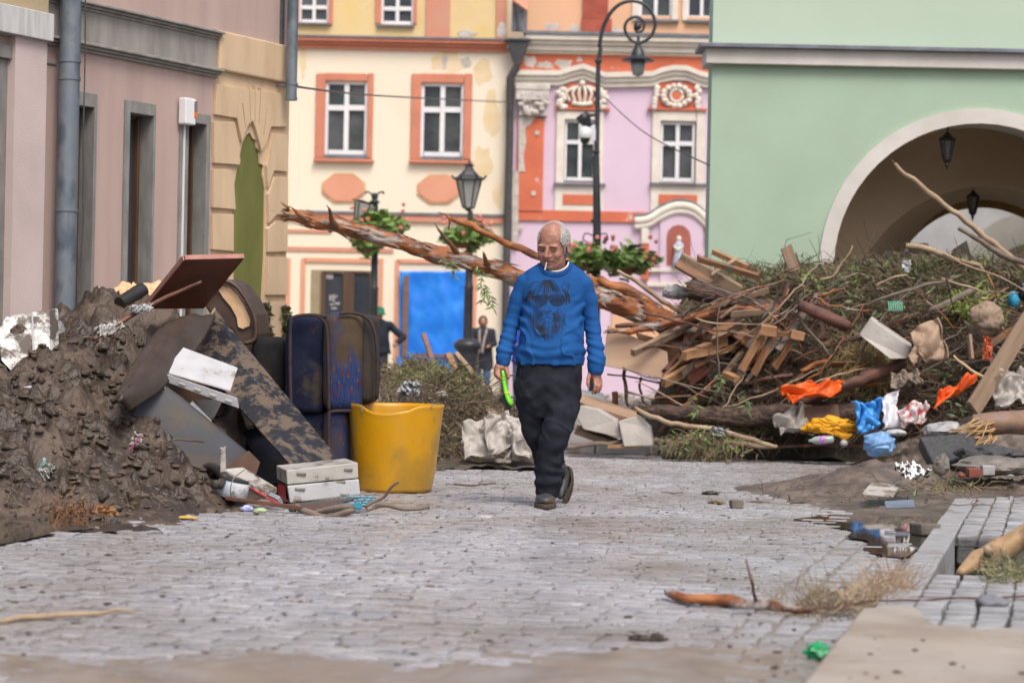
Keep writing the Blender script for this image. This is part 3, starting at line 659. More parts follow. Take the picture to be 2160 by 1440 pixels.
one('lower_belt', [(480,483,700,490),(480,521,830,530)], M['terra2'], yh, -.02, .03)
for (a, b_, c, d, i0, j0, i1, j1) in ((666,155,787,334,686,172,775,326), (867,156,995,337,888,176,978,330)):
    one('window_frame', [(a,b_,i0,d),(i1,b_,c,d),(i0,b_,i1,j0)], M['terra'], yh, -.12, .06, .02)
    one('window_sill', [(a-4,d+2,c+2,d+9)], M['terra'], yh, 0, .14, .02); one('sill_flashing', [(i0,j1+2,i1,d+1)], M['lead'], yh, -.05, .1)
    window(yh, i0, j0, i1, j1)
window(yh, 538, 180, 608, 330)
one('window_frame', [(694,-60,703,52),(793,-60,805,50),(873,-60,880,50),(620,-60,632,52)], M['terra'], yh, -.05, .05)
window(yh, 632, -60, 694, 48, cross=.7); window(yh, 805, -60, 873, 52, cross=.7)
one('window_sill', [(628,49,697,53),(795,53,874,57)], M['lead'], yh, 0, .1)
one('pilaster', [(902,-260,952,82),(1050,-260,1070,84)], M['terra2'], yh, -.01, .06)
def patch(par, name, u, v, hw, hh, mt, o1, n=13, seed=0):
    r = random.Random(seed+int(u)); pts = []
    for k in range(n):
        a = 2*math.pi*k/n; q = r.uniform(.55, 1.15); p = P(u+hw*q*math.cos(a), v+hh*q*math.sin(a), YB); pts.append(Vector((p.x, YB, p.z)))
    mb = MB(); mb.prism(pts, Vector((0,-o1,0))); return obj(name, mb, mt, par)
patch(yh, 'stucco_patch', 1057, 66, 12, 20, M['stucco_grey'], .065); patch(yh, 'stucco_patch', 984, 132, 12, 15, M['stucco_grey'], .008); patch(yh, 'stucco_patch', 938, 130, 6, 18, M['stucco_grey'], .007)
stn = mat('yellowed_render', (.70,.56,.34), (.76,.65,.45), scale=2, rough=.9)
for q in ((945,128,42,26),(1020,150,26,34),(1035,240,20,70),(1018,340,26,36),(1048,410,14,30),(640,128,9,40)): patch(yh, 'damp_stain', *q, stn, .004)
patch(yh, 'damp_stain', 985, 72, 30, 9, M['stucco_grey'], .010)
for cu in (725, 926):
    for (nm, hw, hh, k, mt_, o1) in (('panel_rim', 46, 31, 26, M['oct'], .03), ('panel', 41, 27, 24, M['salmon'], .045)):
        cv = 397+(cu-725)*.012; mb = MB(); pts = [(cu-hw+k,cv-hh),(cu+hw-k,cv-hh),(cu+hw,cv-hh*.35),(cu+hw,cv+hh*.35),(cu+hw-k,cv+hh),(cu-hw+k,cv+hh),(cu-hw,cv+hh*.35),(cu-hw,cv-hh*.35)]
        mb.prism([P(u, v, YB) for u, v in pts], Vector((0,-o1,0))); obj(nm, mb, mt_, yh)
rim = lambda a, b_, c, d, t: [(a,b_,a+t,d),(c-t,b_,c,d),(a+t,b_,c-t,b_+t)]
one('doorway_trim', rim(634,545,807,740,9)+rim(832,548,1005,770,8)+[(603,545,612,700)], M['salmon'], yh, 0, .04)
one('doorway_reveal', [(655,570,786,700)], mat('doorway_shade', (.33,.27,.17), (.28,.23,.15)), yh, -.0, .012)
dr = one('shop_door', [(676,572,686,840),(722,572,746,840),(778,572,790,840),(686,572,722,577),(746,572,778,577)], M['brownframe'], yh, .01, .07)
pg = MB(); fb(pg, 686, 577, 722, 840, .012, .03); fb(pg, 746, 577, 778, 840, .012, .03); obj('pane', pg, M['darkglass'], dr)
pl = MB()
for (a, b_, c, d) in ((695,622,700,634),(702,621,706,636),(708,622,711,628),(696,640,704,644),(706,638,717,642),(699,648,711,652),(686,578,703,588)): fb(pl, a, b_, c, d, .031, .036)
obj('window_poster', pl, mat('poster_white', (.4,.4,.4)), dr)
rs = MB(); fb(rs, 752, 664, 776, 672, .031, .04); obj('red_sign', rs, mat('dull_red', (.3,.06,.06)), dr)
one('plinth', [(480,700,640,905)], mat('damp_cream', (.62,.54,.38), (.53,.46,.31)), yh, .0, .05)
# blue tarpaulin nailed over a shop window
tp2 = MB()
def tfn(s, t):
    u = 843+s*140+(1-t)*0+ (6*(1-t) if s > .9 and t < .15 else 0); v = 572+t*184; p = P(u, v, YB-.12)
    p.y += .05*mnoise.noise(Vector((s*5, t*3, 2)))+.012*mnoise.noise(Vector((s*9-t*6, t*5+s*4, 7)))+.015*math.sin((s*1.2+t)*6)*t; return p
tp2.grid(tfn, 36, 40)
M['tarp'] = mat('blue_tarpaulin', (.008,.17,.72), (.03,.26,.85), (.012,.20,.78), scale=2.2, rough=.38, bump=.0)
tarp = thing('tarpaulin', 'bright blue tarpaulin nailed over a shop window of the yellow house', 'tarpaulin', P(912, 756, YB-.12))
obj('sheet', tp2, M['tarp'], tarp, smooth=True, solid=.01)
tf = MB(); tf.grid(lambda s, t: P(838+s*136+t*-6, 752+t*50+4*math.sin(s*7), YB-.14-.25*t*t-.06*math.sin(s*14+t*3)), 20, 8); obj('loose_hem', tf, M['tarp'], tarp, smooth=True, solid=.01)
M['lath'] = mat('brown_lath', (.22,.12,.07), (.16,.09,.055), scale=5, stretch=(.5,3,3), rough=.7)
l1 = MB(); fb(l1, 851, 582, 862, 752, .2, .26); obj('lath', l1, M['lath'], tarp); l2 = MB(); fb(l2, 868, 747, 985, 754, .2, .26); obj('lath', l2, M['lath'], tarp)
# drainpipe with hopper between the houses
dpz = thing('rainwater_pipe', 'black drainpipe with funnel hopper between yellow and lilac houses', 'drainpipe', P(1068, 840, YB-.2))
hp = MB(); c = P(1091, 140, YB-.25)
hp.hexa([c+Vector(k) for k in ((-.06,-.06,0),(.06,-.06,0),(.06,.06,0),(-.06,.06,0),(-.24,-.12,.52),(.24,-.12,.52),(.24,.12,.52),(-.24,.12,.52))]); hp.box(c+Vector((0,0,.56)), (.56,.3,.07)); obj('hopper', hp, M['blackpipe'], dpz, bevel=.02)
pp = MB(); pp.tube([P(1091,140,YB-.25), P(1076,165,YB-.2), P(1075,300,YB-.2), P(1070,480,YB-.2), P(1063,840,YB-.2)], .085, 10); obj('pipe', pp, M['blackpipe'], dpz, auto=40)
gt = MB(); gt.tube([P(1101,66,YB-.25), P(1096,-60,YB-.25)], .09, 8); fb(gt, 1080, 0, 1112, 68, .05, .2); obj('gutter_back', gt, M['lead'], dpz)
rt_ = MB(); rt_.grid(lambda s, t: P(1082+s*30, -20+s*22+t*22, YB-.3-.2*t), 6, 4); obj('roof_tiles', rt_, M['terra2'], dpz, solid=.05)
# lilac house
lh = thing('lilac_house', 'lilac townhouse with ivory stucco mouldings, orange corner pilaster and peach upper floor', 'building', P(1300, 840, YB))
cutwall('lower_wall', 1078, 100, 1560, 905, [(1190,253,1255,385),(1392,256,1468,388)], M['lilac'], lh)
cutwall('upper_wall', 1110, -260, 1560, 76, [(1350,-60,1418,34),(1450,-60,1512,36)], M['peach'], lh)
one('pilaster', [(1232,-260,1285,40)], M['redpil'], lh, -.01, .07); one('pilaster_foot', [(1227,41,1290,73)], M['redpil'], lh, -.01, .10)
window(lh, 1350,-60,1418,40, cross=.3); window(lh, 1450,-60,1512,40, cross=.3)
one('window_frame', [(1334,-60,1350,44),(1418,-60,1430,44),(1440,-60,1450,44)], M['ivory'], lh, -.1, .05)
one('window_sill', [(1340,42,1432,47),(1446,44,1515,49)], M['lead'], lh, 0, .1)
co_ = MB()
for (a, b_, o1) in ((80,92,.34),(92,100,.26),(100,112,.18),(112,118,.10)): fb(co_, 1108, a, 1560, b_, -.05, o1)
obj('cornice', co_, M['ivory'], lh, bevel=.02); one('cornice_flashing', [(1104,74,1560,80)], M['lead'], lh, -.05, .38)
one('frieze', [(1095,118,1560,152)], M['orange'], lh, -.02, .04)
for q in ((1116,132,16,16),(1150,138,20,10),(1190,134,18,12),(1222,127,8,6)): patch(lh, 'worn_patch', *q, M['stucco_grey'], .048)
for q in ((1165,56,20,9),(1212,60,12,12),(1300,64,16,8)): patch(lh, 'worn_patch', *q, M['stucco_grey'], .006)
def sweep(uvs, th, o0, o1, name, mt):     # moulding following a line on the facade
    mb = MB()
    for k, (dv, tk, oo) in enumerate(((0, th*.35, o1), (th*.35, th*.3, o1*.72), (th*.65, th*.35, o1*.45))):
        top = [P(u, v+dv, YB) for u, v in uvs]; bot = [P(u, v+dv+tk, YB) for u, v in reversed(uvs)]
        mb.prism([Vector((p.x, YB-o0, p.z)) for p in top+bot], Vector((0, -(oo-o0), 0)))
    return obj(name, mb, mt, lh)
sweep([(1086,150),(1180,151),(1205,143),(1230,137),(1255,146),(1275,155),(1375,153),(1395,145),(1420,140),(1448,141),(1475,152),(1500,158),(1545,158)], 30, 0, .22, 'entablature', M['ivory'])
# capital
cp = MB()
fb(cp, 1087, 180, 1160, 192, 0, .2); fb(cp, 1088, 194, 1158, 214, 0, .26); fb(cp, 1094, 214, 1154, 246, 0, .16)
for k in range(26): c = P(1092+random.random()*64, 196+random.random()*48, YB-.2); cp.blob(c, (.09,.08,.07), 1, .3, seed=k)
obj('capital', cp, M['stucco_grey'], lh, bevel=.02)
one('corner_pilaster', [(1098,250,1146,445),(1091,250,1098,445)], M['orange'], lh, 0, .08)
ws = MB()
ws.prism([P(u, v, YB-.08) for u, v in ((1094,246),(1130,246),(1120,262),(1108,270),(1110,300),(1104,330),(1108,362),(1094,362))], Vector((0,-.02,0)))
ws.prism([P(u, v, YB-.08) for u, v in ((1080,362),(1094,362),(1093,520),(1080,520))], Vector((0,-.02,0)))
for (u_, v_) in ((1133,281),(1125,408),(1098,480)): ws.lathe([(.06,0),(.05,.03)], P(u_, v_, YB-.075), 8, R=Matrix.Rotation(math.pi/2, 3, 'X'))
obj('bare_plaster', ws, M['stucco_grey'], lh)
for (u0_, u1_, vt, vb, ii) in ((1190,1255,253,385,(1191,254,1256,381)), (1392,1468,256,388,(1393,258,1465,383))):
    one('window_surround', [(u0_-17,235,u0_,vb+8),(u1_,235,u1_+17,vb+8),(u0_,235,u1_,vt)], M['ivory'], lh, -.1, .07, .01)
    window(lh, *ii); one('window_sill', [(u0_-22,387,u1_+22,391)], M['lead'], lh, 0, .14)
    one('apron', [(u0_-20,391,u1_+18,447)], M['ivory'], lh, 0, .05, .01); one('apron_panel', [(u0_-3,411,u1_+2,432)], M['orange'], lh, .05, .07)
one('orange_belt', [(1080,447,1560,469)], M['orange'], lh, 0, .055)
# stucco crown and wreath fields above the windows
one('ornament_field', [(1196,178,1258,232),(1388,175,1466,232)], M['orange'], lh, 0, .06)
one('ledge', [(1172,228,1286,233),(1366,229,1490,234)], M['orange'], lh, 0, .12)
cr = MB()
for s in (-1, 1):
    for k in range(3): cr.tube(smoothpath([P(1228+s*(4+k*11), 216-k*1.2, YB-.1), P(1228+s*(7+k*13), 196, YB-.13), P(1228+s*(2+k*7), 180+k*2, YB-.1)], 5), .035, 6)
cr.tube([P(1206,218,YB-.12), P(1228,221,YB-.12), P(1250,218,YB-.12)], .05, 6); cr.blob(P(1228,176,YB-.12), .07, 2)
for s in (-1, 1):
    for k in range(7): cr.blob(P(1228+s*(40+random.uniform(-6,9)), 190+k*6, YB-.1), (.10,.07,.08), 1, .4, seed=k)
obj('stucco_crown', cr, M['ivory'], lh, smooth=True)
wr = MB()
for k in range(14):
    a = 2*math.pi*k/14; wr.blob(P(1427+28*math.cos(a), 203+21*math.sin(a), YB-.1), (.085,.07,.075), 1, .4, seed=k+3)
wr.tube([P(1427+13*math.cos(a), 202+13*math.sin(a), YB-.1) for a in np.linspace(0, 2*math.pi, 17)], .035, 6)
for s in (-1, 1): 
    for k in range(6): wr.blob(P(1427+s*(42+random.uniform(-3,5)), 186+k*8, YB-.1), (.08,.07,.09), 1, .4, seed=k+40)
obj('stucco_wreath', wr, M['ivory'], lh, smooth=True)
ct = MB(); ct.lathe([(.13,0),(.10,.03)], P(1427,202,YB-.08), 14, R=Matrix.Rotation(math.pi/2, 3, 'X')); obj('wreath_centre', ct, M['orange'], lh)
# arched niche portal with a small statue
po = MB(); cN = P(1437, 477, YB); Rn = 44/SB
po.prism([P(u, v, YB) for u, v in ((1392,600),(1392,470),(1405,452),(1420,443),(1440,440),(1458,444),(1474,455),(1482,470),(1482,600))], Vector((0,-.06,0))); obj('niche_panel', po, M['lilac'], lh)
pr = MB(); L0 = [P(u, v, YB-.06) for u, v in smoothpath([Vector((1338,472,0)),Vector((1366,466,0)),Vector((1392,448,0)),Vector((1425,436,0)),Vector((1458,438,0)),Vector((1480,452,0)),Vector((1495,468,0)),Vector((1520,470,0))], 4) for _ in (0,)] if False else [P(q.x, q.y, YB-.06) for q in smoothpath([Vector((1338,466,0)),Vector((1368,462,0)),Vector((1392,447,0)),Vector((1425,434,0)),Vector((1458,437,0)),Vector((1480,452,0)),Vector((1495,466,0)),Vector((1520,468,0))], 4)]
pr.tube(L0, .10, 8); pr.tube([p-Vector((0,0,.13)) for p in L0], .07, 8); obj('portal_hood', pr, M['ivory'], lh, smooth=True)
pz = MB(); pz.tube([p+Vector((0,-.03,.11)) for p in L0], .035, 6); obj('hood_flashing', pz, M['lead'], lh)
one('portal_pilaster', [(1352,482,1368,515),(1487,490,1500,515)], M['ivory'], lh, 0, .12, .02); one('pilaster_shaft', [(1354,515,1368,590)], M['orange'], lh, 0, .09)
ni = MB(); Ln = [(1406,560),(1406,500),(1409,487),(1419,477),(1431,474),(1443,477),(1454,487),(1457,500),(1457,560)]
ni.prism([P(u, v, YB-.062) for u, v in Ln], Vector((0,-.01,0))); obj('niche', ni, mat('niche_red', (.40,.13,.09), (.33,.10,.08)), lh)
one('base_moulding', [(1368,566,1500,574),(1365,596,1500,605)], M['ivory'], lh, 0, .1)
one('lower_field', [(1290,640,1420,720)], M['peach'], lh, 0, .04)
st = thing('statue', 'small white and blue statue standing in the red niche', 'statue', P(1431, 558, YB-.14))
s_ = MB(); cS = P(1431,560,YB-.16); s_.lathe([(.12,0),(.14,.05),(.10,.2),(.09,.36),(.11,.45),(.05,.52)], cS, 12); obj('robe', s_, mat('statue_blue', (.25,.33,.55), (.6,.6,.62), scale=9), st, smooth=True)
s2_ = MB(); s2_.blob(cS+Vector((0,0,.58)), (.055,.055,.07), 2, .05); obj('head', s2_, M['ivory'], st, smooth=True)
s3_ = MB(); s3_.tube([cS+Vector((-.1,-.03,.42)), cS+Vector((-.03,-.12,.33)), cS+Vector((.08,-.03,.42))], .03, 6); obj('arm', s3_, M['ivory'], st)
# plain rows closing the square left and right, behind the front buildings
sd = MB(); sd.box((-13, 44, 5), (9, 12, 10)); tag(obj('side_house', sd, M['cream']), 'cream house beyond the sandstone corner', 'building')
bh = MB(); bh.box((0, 56, 6), (40, 8, 12)); obj('rear_block', bh, M['cream'], yh)
# overhead wires
wr1 = MB(); wr1.tube(smoothpath([P(604,180,20.9), P(800,202,31), P(1075,216,YB-.3)], 10), .012, 5); tag(obj('overhead_wire', wr1, M['blackpipe']), 'thin dark wire running from the sandstone corner to the black drainpipe', 'wire')
wr2 = MB(); wr2.tube(smoothpath([P(1275,205,38), P(1360,280,32), P(1498,350,26)], 10), .009, 5); tag(obj('overhead_wire', wr2, M['blackpipe']), 'thin wire sloping down from the tall lamp mast to the green house', 'wire')
# ------------------------------------------------------------------ street lamps
iron = mat('lamp_iron', (.022,.026,.036), (.04,.045,.055), rough=.42, bump=.1)
lglass = mat('lamp_glass', (.42,.43,.42), (.33,.34,.33), rough=.3, bump=0)
def head(t, base, s, R=None, top=True):
    R = R or Matrix.Identity(3); B = Vector(base)
    mb = MB(); mb.lathe([(.05*s,0),(.06*s,.03*s),(.11*s,.05*s),(.10*s,.07*s)], B, 6, R=R); 
    for k in range(6): a = math.pi/3*k; mb.tube([B+R@Vector((.10*s*math.cos(a),.10*s*math.sin(a),.06*s)), B+R@Vector((.215*s*math.cos(a),.215*s*math.sin(a),.52*s))], .013*s, 5)
    f = obj('lantern_frame', mb, iron, t)
    g_ = MB(); g_.lathe([(.095*s,.07*s),(.205*s,.52*s)], B, 6, R=R); obj('lantern_glass', g_, lglass, f)
    if top:
        r_ = MB(); r_.lathe([(.21*s,.52*s),(.27*s,.54*s),(.26*s,.57*s),(.17*s,.61*s),(.13*s,.66*s),(.075*s,.72*s),(.06*s,.77*s),(.09*s,.79*s),(.02*s,.82*s),(.015*s,.87*s)], B, 6, R=R)
        for k in range(6): a = math.pi/3*k; r_.tube([B+R@Vector((.24*s*math.cos(a),.24*s*math.sin(a),.54*s)), B+R@Vector((.30*s*math.cos(a),.30*s*math.sin(a),.61*s))], .02*s, 5)
        obj('lantern_roof', r_, iron, f)
YL = 40.0; sl = F/YL
def post(u_top, v_top, u_b, Yp, label, ped=True, name='street_lamp'):
    b_ = G(u_b, 850); b_ = Vector((P(u_b, 850, Yp).x, Yp, 0)); topz = P(u_top, v_top, Yp)
    t = thing(name, label, 'street lamp', b_)
    p_ = MB(); p_.lathe([(.085,.9),(.078,2.0),(.082,2.02),(.082,2.07),(.065,2.1),(.06,topz.z-.3),(.075,topz.z-.28),(.075,topz.z-.22),(.05,topz.z-.15),(.045,topz.z)], b_, 14); obj('post', p_, iron, t, auto=50)
    if ped: q_ = MB(); q_.lathe([(.26,0),(.26,.1),(.2,.16),(.19,.85),(.2,.95),(.25,1.0),(.25,1.06),(.19,1.12),(.10,1.16)], b_, 14); obj('pedestal', q_, iron, t, auto=50)
    return t, topz
t, tz_ = post(988, 445, 984, YL, 'black lantern street lamp with fluted pedestal beside the blue tarpaulin'); head(t, (tz_.x, YL, tz_.z), 1.02)
t, tz_ = post(790, 430, 784, 42, 'damaged street lamp whose broken lantern hangs tilted beside the post top', ped=False)
fi = MB(); fi.lathe([(.06,0),(.11,.03),(.05,.08),(.07,.16),(.035,.2)], tz_, 8)
for s in (-1, 1): fi.tube(smoothpath([tz_+Vector((0,0,.12)), tz_+Vector((s*.08,0,.2)), tz_+Vector((s*.16,0,.22)), tz_+Vector((s*.16,0,.18))], 3), .018, 5)
obj('bracket_crown', fi, iron, t); 
R_ = Matrix.Rotation(math.radians(14), 3, 'Y'); head(t, P(756, 486, 41.9), .95, R=R_, top=False)
lid = MB(); lid.lathe([(.2,0),(.22,.02),(.02,.05)], P(766,428,41.9), 6, R=R_); obj('lantern_lid', lid, iron, t)
# tall mast with curled arm
YM = 38.0; base = Vector((P(1252, 850, YM).x, YM, 0))
t = thing('lamp_mast', 'tall dark lamp mast with a spiral arm, bell lamp and cameras', 'street lamp', base)
mp_ = MB(); top = P(1267, 100, YM); mp_.tube([base, Vector((base.x, YM, 3.0)), P(1257.5,330,YM), P(1258.5,325,YM), P(1262,135,YM), top], [.10,.07,.055,.045,.04,.035], 12)
for vv in (133, 325, 470): mp_.lathe([(.055,0),(.065,.03),(.055,.06)], P(1262-(vv-133)*.024, vv, YM), 10)
obj('mast', mp_, iron, t, auto=50)
ar = MB(); arcp = [(1264,100),(1272,60),(1290,25),(1315,6),(1345,4),(1370,20),(1382,50),(1372,78),(1350,90),(1330,84),(1318,62),(1324,44),(1343,36),(1358,48),(1356,64),(1344,68),(1338,60)]
ar.tube(smoothpath([P(u, v, YM) for u, v in arcp], 5), interp_r([.035,.03,.028,.028,.025,.02], 5*16+1), 8); ar.blob(P(1345,56,YM), (.07,.05,.07), 2, .05)
obj('spiral_arm', ar, iron, t, smooth=True)
bp_ = MB(); bp_.lathe([(.02,.2),(.03,.1),(.06,.08),(.05,.03),(.1,-.05),(.12,-.13),(.28,-.2),(.27,-.22),(.12,-.23)], P(1346,102,YM), 16); obj('lamp_hood', bp_, iron, t, auto=50)
bg_ = MB(); bg_.lathe([(.13,0),(.12,-.12),(.09,-.22),(.02,-.25)], P(1346,130,YM), 14); obj('lamp_glass', bg_, lglass, t, smooth=True)
fl2 = MB(); Rf = Matrix.Rotation(math.radians(-35), 3, 'Y'); fl2.lathe([(.11,-.08),(.12,0),(.07,.12),(.05,.17)], P(1232,250,YM), 12, R=Matrix.Rotation(math.radians(145), 3, 'Y')); fl2.tube([P(1236,244,YM), P(1258,243,YM)], .025, 6); obj('floodlight', fl2, iron, t)
cm_ = MB(); cm_.lathe([(.05,.2),(.11,.14),(.12,.02),(.11,0)], P(1234,292,YM), 14); cm_.tube([P(1236,270,YM), P(1258,268,YM)], .035, 6); cm_.box(P(1250,285,YM), (.1,.1,.2)); o = obj('camera_dome', cm_, M['whitepaint'], t, smooth=False, auto=50)
cd = MB(); cd.blob(P(1234,294,YM), (.085,.085,.09), 2, 0); obj('camera_lens', cd, iron, o, smooth=True)
sc_ = MB()
for s in (-1, 1): sc_.tube(smoothpath([P(1256,500,YM), P(1256+s*20,492,YM), P(1256+s*26,505,YM), P(1256+s*14,512,YM)], 5), .012, 5)
obj('scroll_bracket', sc_, iron, t)
# flower baskets
pot = mat('terracotta_pot', (.28,.10,.06), rough=.7); fl_red = mat('pelargonium', (.70,.16,.12), (.75,.32,.27), scale=20, rough=.6); leafm = mat('pelargonium_leaf', (.15,.25,.06), (.25,.36,.11), scale=12, rough=.6)
def basket(c, w_, label, seed):
    r = random.Random(seed); c = Vector(c); t = thing('flower_basket', label, 'flower basket', c)
    p_ = MB(); p_.lathe([(w_*.5,-.1),(w_*.62,.08),(w_*.64,.1)], c, 12); obj('pot', p_, pot, t)
    lf = MB(); fw = MB()
    for k in range(420):
        a = r.uniform(0, 6.28); rr = w_*r.uniform(0, 1)**.5; q = c+Vector((rr*math.cos(a)*1.25, rr*math.sin(a), .1+r.uniform(-.30, .34)*(1.2-rr/w_))); s = .06
        d = Vector((r.gauss(0, s), r.gauss(0, s), r.gauss(0, s*.6))); e = Vector((r.gauss(0, s), r.gauss(0, s), r.gauss(0, s*.6))); lf.add([q-d, q+e, q+d, q-e], [(0,1,2,3)])
    for k in range(16):
        a = r.uniform(0, 6.28); q = c+Vector((w_*1.2*math.cos(a), w_*math.sin(a), r.uniform(.05, .5))); fw = MB(); fw.blob(q, .04, 1, .5, seed=k); obj('flower', fw, fl_red, t)
    obj('foliage', lf, leafm, t)
basket(P(800,488,41.8), .42, 'flower basket with red blooms on the damaged lamp above the log', 1)
basket(P(983,512,39.8), .36, 'flower basket on the lamp by the blue tarpaulin, half hidden by the log', 2)
basket(P(775,520,41.7), .22, 'trailing greenery hanging under the log at the damaged lamp', 6)
basket(P(1228,558,37.8), .42, 'flower basket left of the tall mast, behind the man', 3)
basket(P(1318,564,37.8), .44, 'flower basket right of the tall mast', 4)
# ================================================================== the walking man
YMAN = 13.95; PX = YMAN/F
def mw(u, v, d=0.0): return np.array(P(u, v, YMAN+d))
M['sweater'] = mat('blue_sweatshirt', (.007,.068,.24), (.010,.088,.285), scale=7, rough=.85, bump=.25, bscale=170, bdist=.003, spec=.25)
M['rib'] = mat('blue_ribbing', (.006,.055,.21), (.008,.068,.24), scale=9, rough=.85, bump=.4, bscale=110, bdist=.004, stretch=(4,4,.3), spec=.25)
M['trouser'] = mat('charcoal_joggers', (.011,.0125,.020), (.022,.024,.034), scale=14, rough=.9, bump=.2, bscale=120, bdist=.003, spec=.2)
M['skin'] = mat('weathered_skin', (.29,.125,.085), (.44,.235,.17), (.35,.165,.115), scale=30, rough=.5, bump=.35, bscale=90, bdist=.004, p1=.3, p2=.7, sub=.08)
M['hair'] = mat('grey_hair', (.46,.45,.44), (.20,.19,.185), scale=110, rough=.6, bump=.7, bscale=140, bdist=.004)
M['boot'] = mat('dark_rubber_boot', (.035,.042,.055), (.06,.062,.068), scale=14, rough=.45, bump=.2, mud=.35, mudcol=(.085,.058,.038), mscale=14)
M['sole'] = mat('muddy_sole', (.055,.038,.026), (.09,.062,.04), scale=25, rough=.8, bump=.8, bscale=60)
M['lip'] = mat('dark_mouth', (.10,.03,.025), rough=.6)
M['tee'] = mat('white_tee', (.68,.69,.72), rough=.9)
base = Vector(G(1155, 1068))
man = thing('person', 'grey-haired man in blue lion-print sweatshirt walking with brush and cigarette', 'man', base)
# --- head frame: turned towards picture left and bowed
hc = mw(1167, 519, .01); Rh = (Matrix.Rotation(math.radians(-22), 3, 'Z') @ Matrix.Rotation(math.radians(16), 3, 'X') @ Matrix.Rotation(math.radians(3), 3, 'Y'))
# local frame: x = picture right, -y = face forward, z = up, metres; head 0.31 px-high cranium to chin
S = 1.22
RhN = np.array(Rh)
def tol(G3):
    X, Y, Z = G3[0]-hc[0], G3[1]-hc[1], G3[2]-hc[2]
    return ((RhN[0,0]*X+RhN[1,0]*Y+RhN[2,0]*Z)/S, (RhN[0,1]*X+RhN[1,1]*Y+RhN[2,1]*Z)/S, (RhN[0,2]*X+RhN[1,2]*Y+RhN[2,2]*Z)/S)
def HL(x, y, z): return Vector(hc) + Rh @ (Vector((x, y, z))*S)
def headfn(G3):
    L = tol(G3)
    d = ell3(L, (0,.012,.035), (.074,.094,.086))
    d = smin(d, ell3(L, (0,-.030,-.025), (.060,.060,.082)), .02)
    d = smin(d, ell3(L, (0,-.055,-.090), (.034,.032,.026)), .025)           # chin
    d = smin(d, ell3(L, (0,-.025,-.070), (.056,.055,.036)), .02)            # jaw, jowls
    for s in (-1, 1):
        d = smin(d, ell3(L, (s*.037,-.064,-.030), (.024,.022,.020)), .014)  # cheeks
        d = smin(d, ell3(L, (s*.030,-.078,.018), (.026,.012,.008)), .008)   # brow
        d = smax(d, -ell3(L, (s*.031,-.096,.000), (.018,.017,.011)), .012)  # sockets
        d = smin(d, ell3(L, (s*.031,-.069,.000), (.0145,.012,.0105)), .004) # lidded eyes
        d = smin(d, ell3(L, (s*.031,-.070,-.013), (.015,.006,.005)), .006)  # bags
        d = smin(d, cap3(L, (s*.020,-.083,-.030), (s*.036,-.072,-.060), .006, .007), .008)
        ear = ell3(L, (s*.079,.012,-.008), (.011,.022,.035)); ear = smax(ear, -ell3(L, (s*.089,.004,-.004), (.008,.012,.02)), .006)
        d = smin(d, ear, .006)
    d = smin(d, cap3(L, (0,-.086,.010), (0,-.106,-.027), .008, .0125), .010)  # nose
    for s in (-1, 1): d = smin(d, ell3(L, (s*.013,-.096,-.031), (.009,.011,.008)), .006)
    d = smin(d, ell3(L, (0,-.080,-.050), (.030,.016,.012)), .01)              # upper lip
    d = smin(d, ell3(L, (0,-.081,-.066), (.022,.012,.007)), .006)             # lower lip
    d = smax(d, -ell3(L, (0,-.099,-.0585), (.024,.012,.0028)), .003)
    d = smax(d, -ell3(L, (0,-.092,-.078), (.018,.009,.004)), .006)
    d = d*S
    neck = cap3(G3, mw(1172,545,.05), mw(1172,592,.05), .060, .068)
    d = smin(d, neck, .03)
    # trunk under the clothes
    d = smin(d, ell3(G3, mw(1171,625,.05), (.17,.085,.11)), .03)
    d += .0011*vnoise(*G3, 70, 3) + .0012*vnoise(*G3, 28, 5)
    return d
lo = np.array(mw(1100, 660, -.2)); hi = np.array(mw(1245, 455, .22))
Gh = gridpts(lo, hi, .0034); hv, hf = sn(headfn(Gh).astype(np.float32), lo, .0034)
parts = [(hv, hf)]
# --- hands, one mesh with the body
def hand_field(pts_palm, fingers, lo, hi, h=.0028):
    G3 = gridpts(lo, hi, h); d = None
    for (c, r, R) in pts_palm: e = ell3(G3, c, r, R); d = e if d is None else smin(d, e, .012)
    for ch in fingers: d = smin(d, chain3(G3, ch, .003), .0055)
    d += .0006*vnoise(*G3, 120, 2)
    return sn(d.astype(np.float32), lo, h)
r_ = .0098
fingers = [ # his right hand (picture left), closed round the brush
 [(mw(1047,779,-.055),.0115),(mw(1048,790,-.072),.0105),(mw(1052,797,-.060),.0095),(mw(1057,795,-.045),.009)],
 [(mw(1051,781,-.062),.0115),(mw(1052,794,-.078),.0108),(mw(1057,799,-.064),.0095),(mw(1061,797,-.048),.009)],
 [(mw(1045,778,-.03),.0105),(mw(1045,790,-.04),.010),(mw(1049,796,-.03),.009),(mw(1055,794,-.022),.0085)],
 [(mw(1044,777,-.008),.009),(mw(1045,787,-.012),.0085),(mw(1050,791,-.006),.008)],
 [(mw(1065,771,-.045),.0125),(mw(1070,784,-.062),.0115),(mw(1073,795,-.068),.0095),(mw(1072,797,-.066),.0085)]]
pv_, pf_ = hand_field([(mw(1057,774,-.03),(.042,.042,.032),None),(mw(1060,762,-.01),(.032,.028,.045),None),(mw(1050,779,-.035),(.018,.034,.024),None)], fingers, mw(1034,810,-.12), mw(1086,740,.06))
parts.append((pv_, pf_))
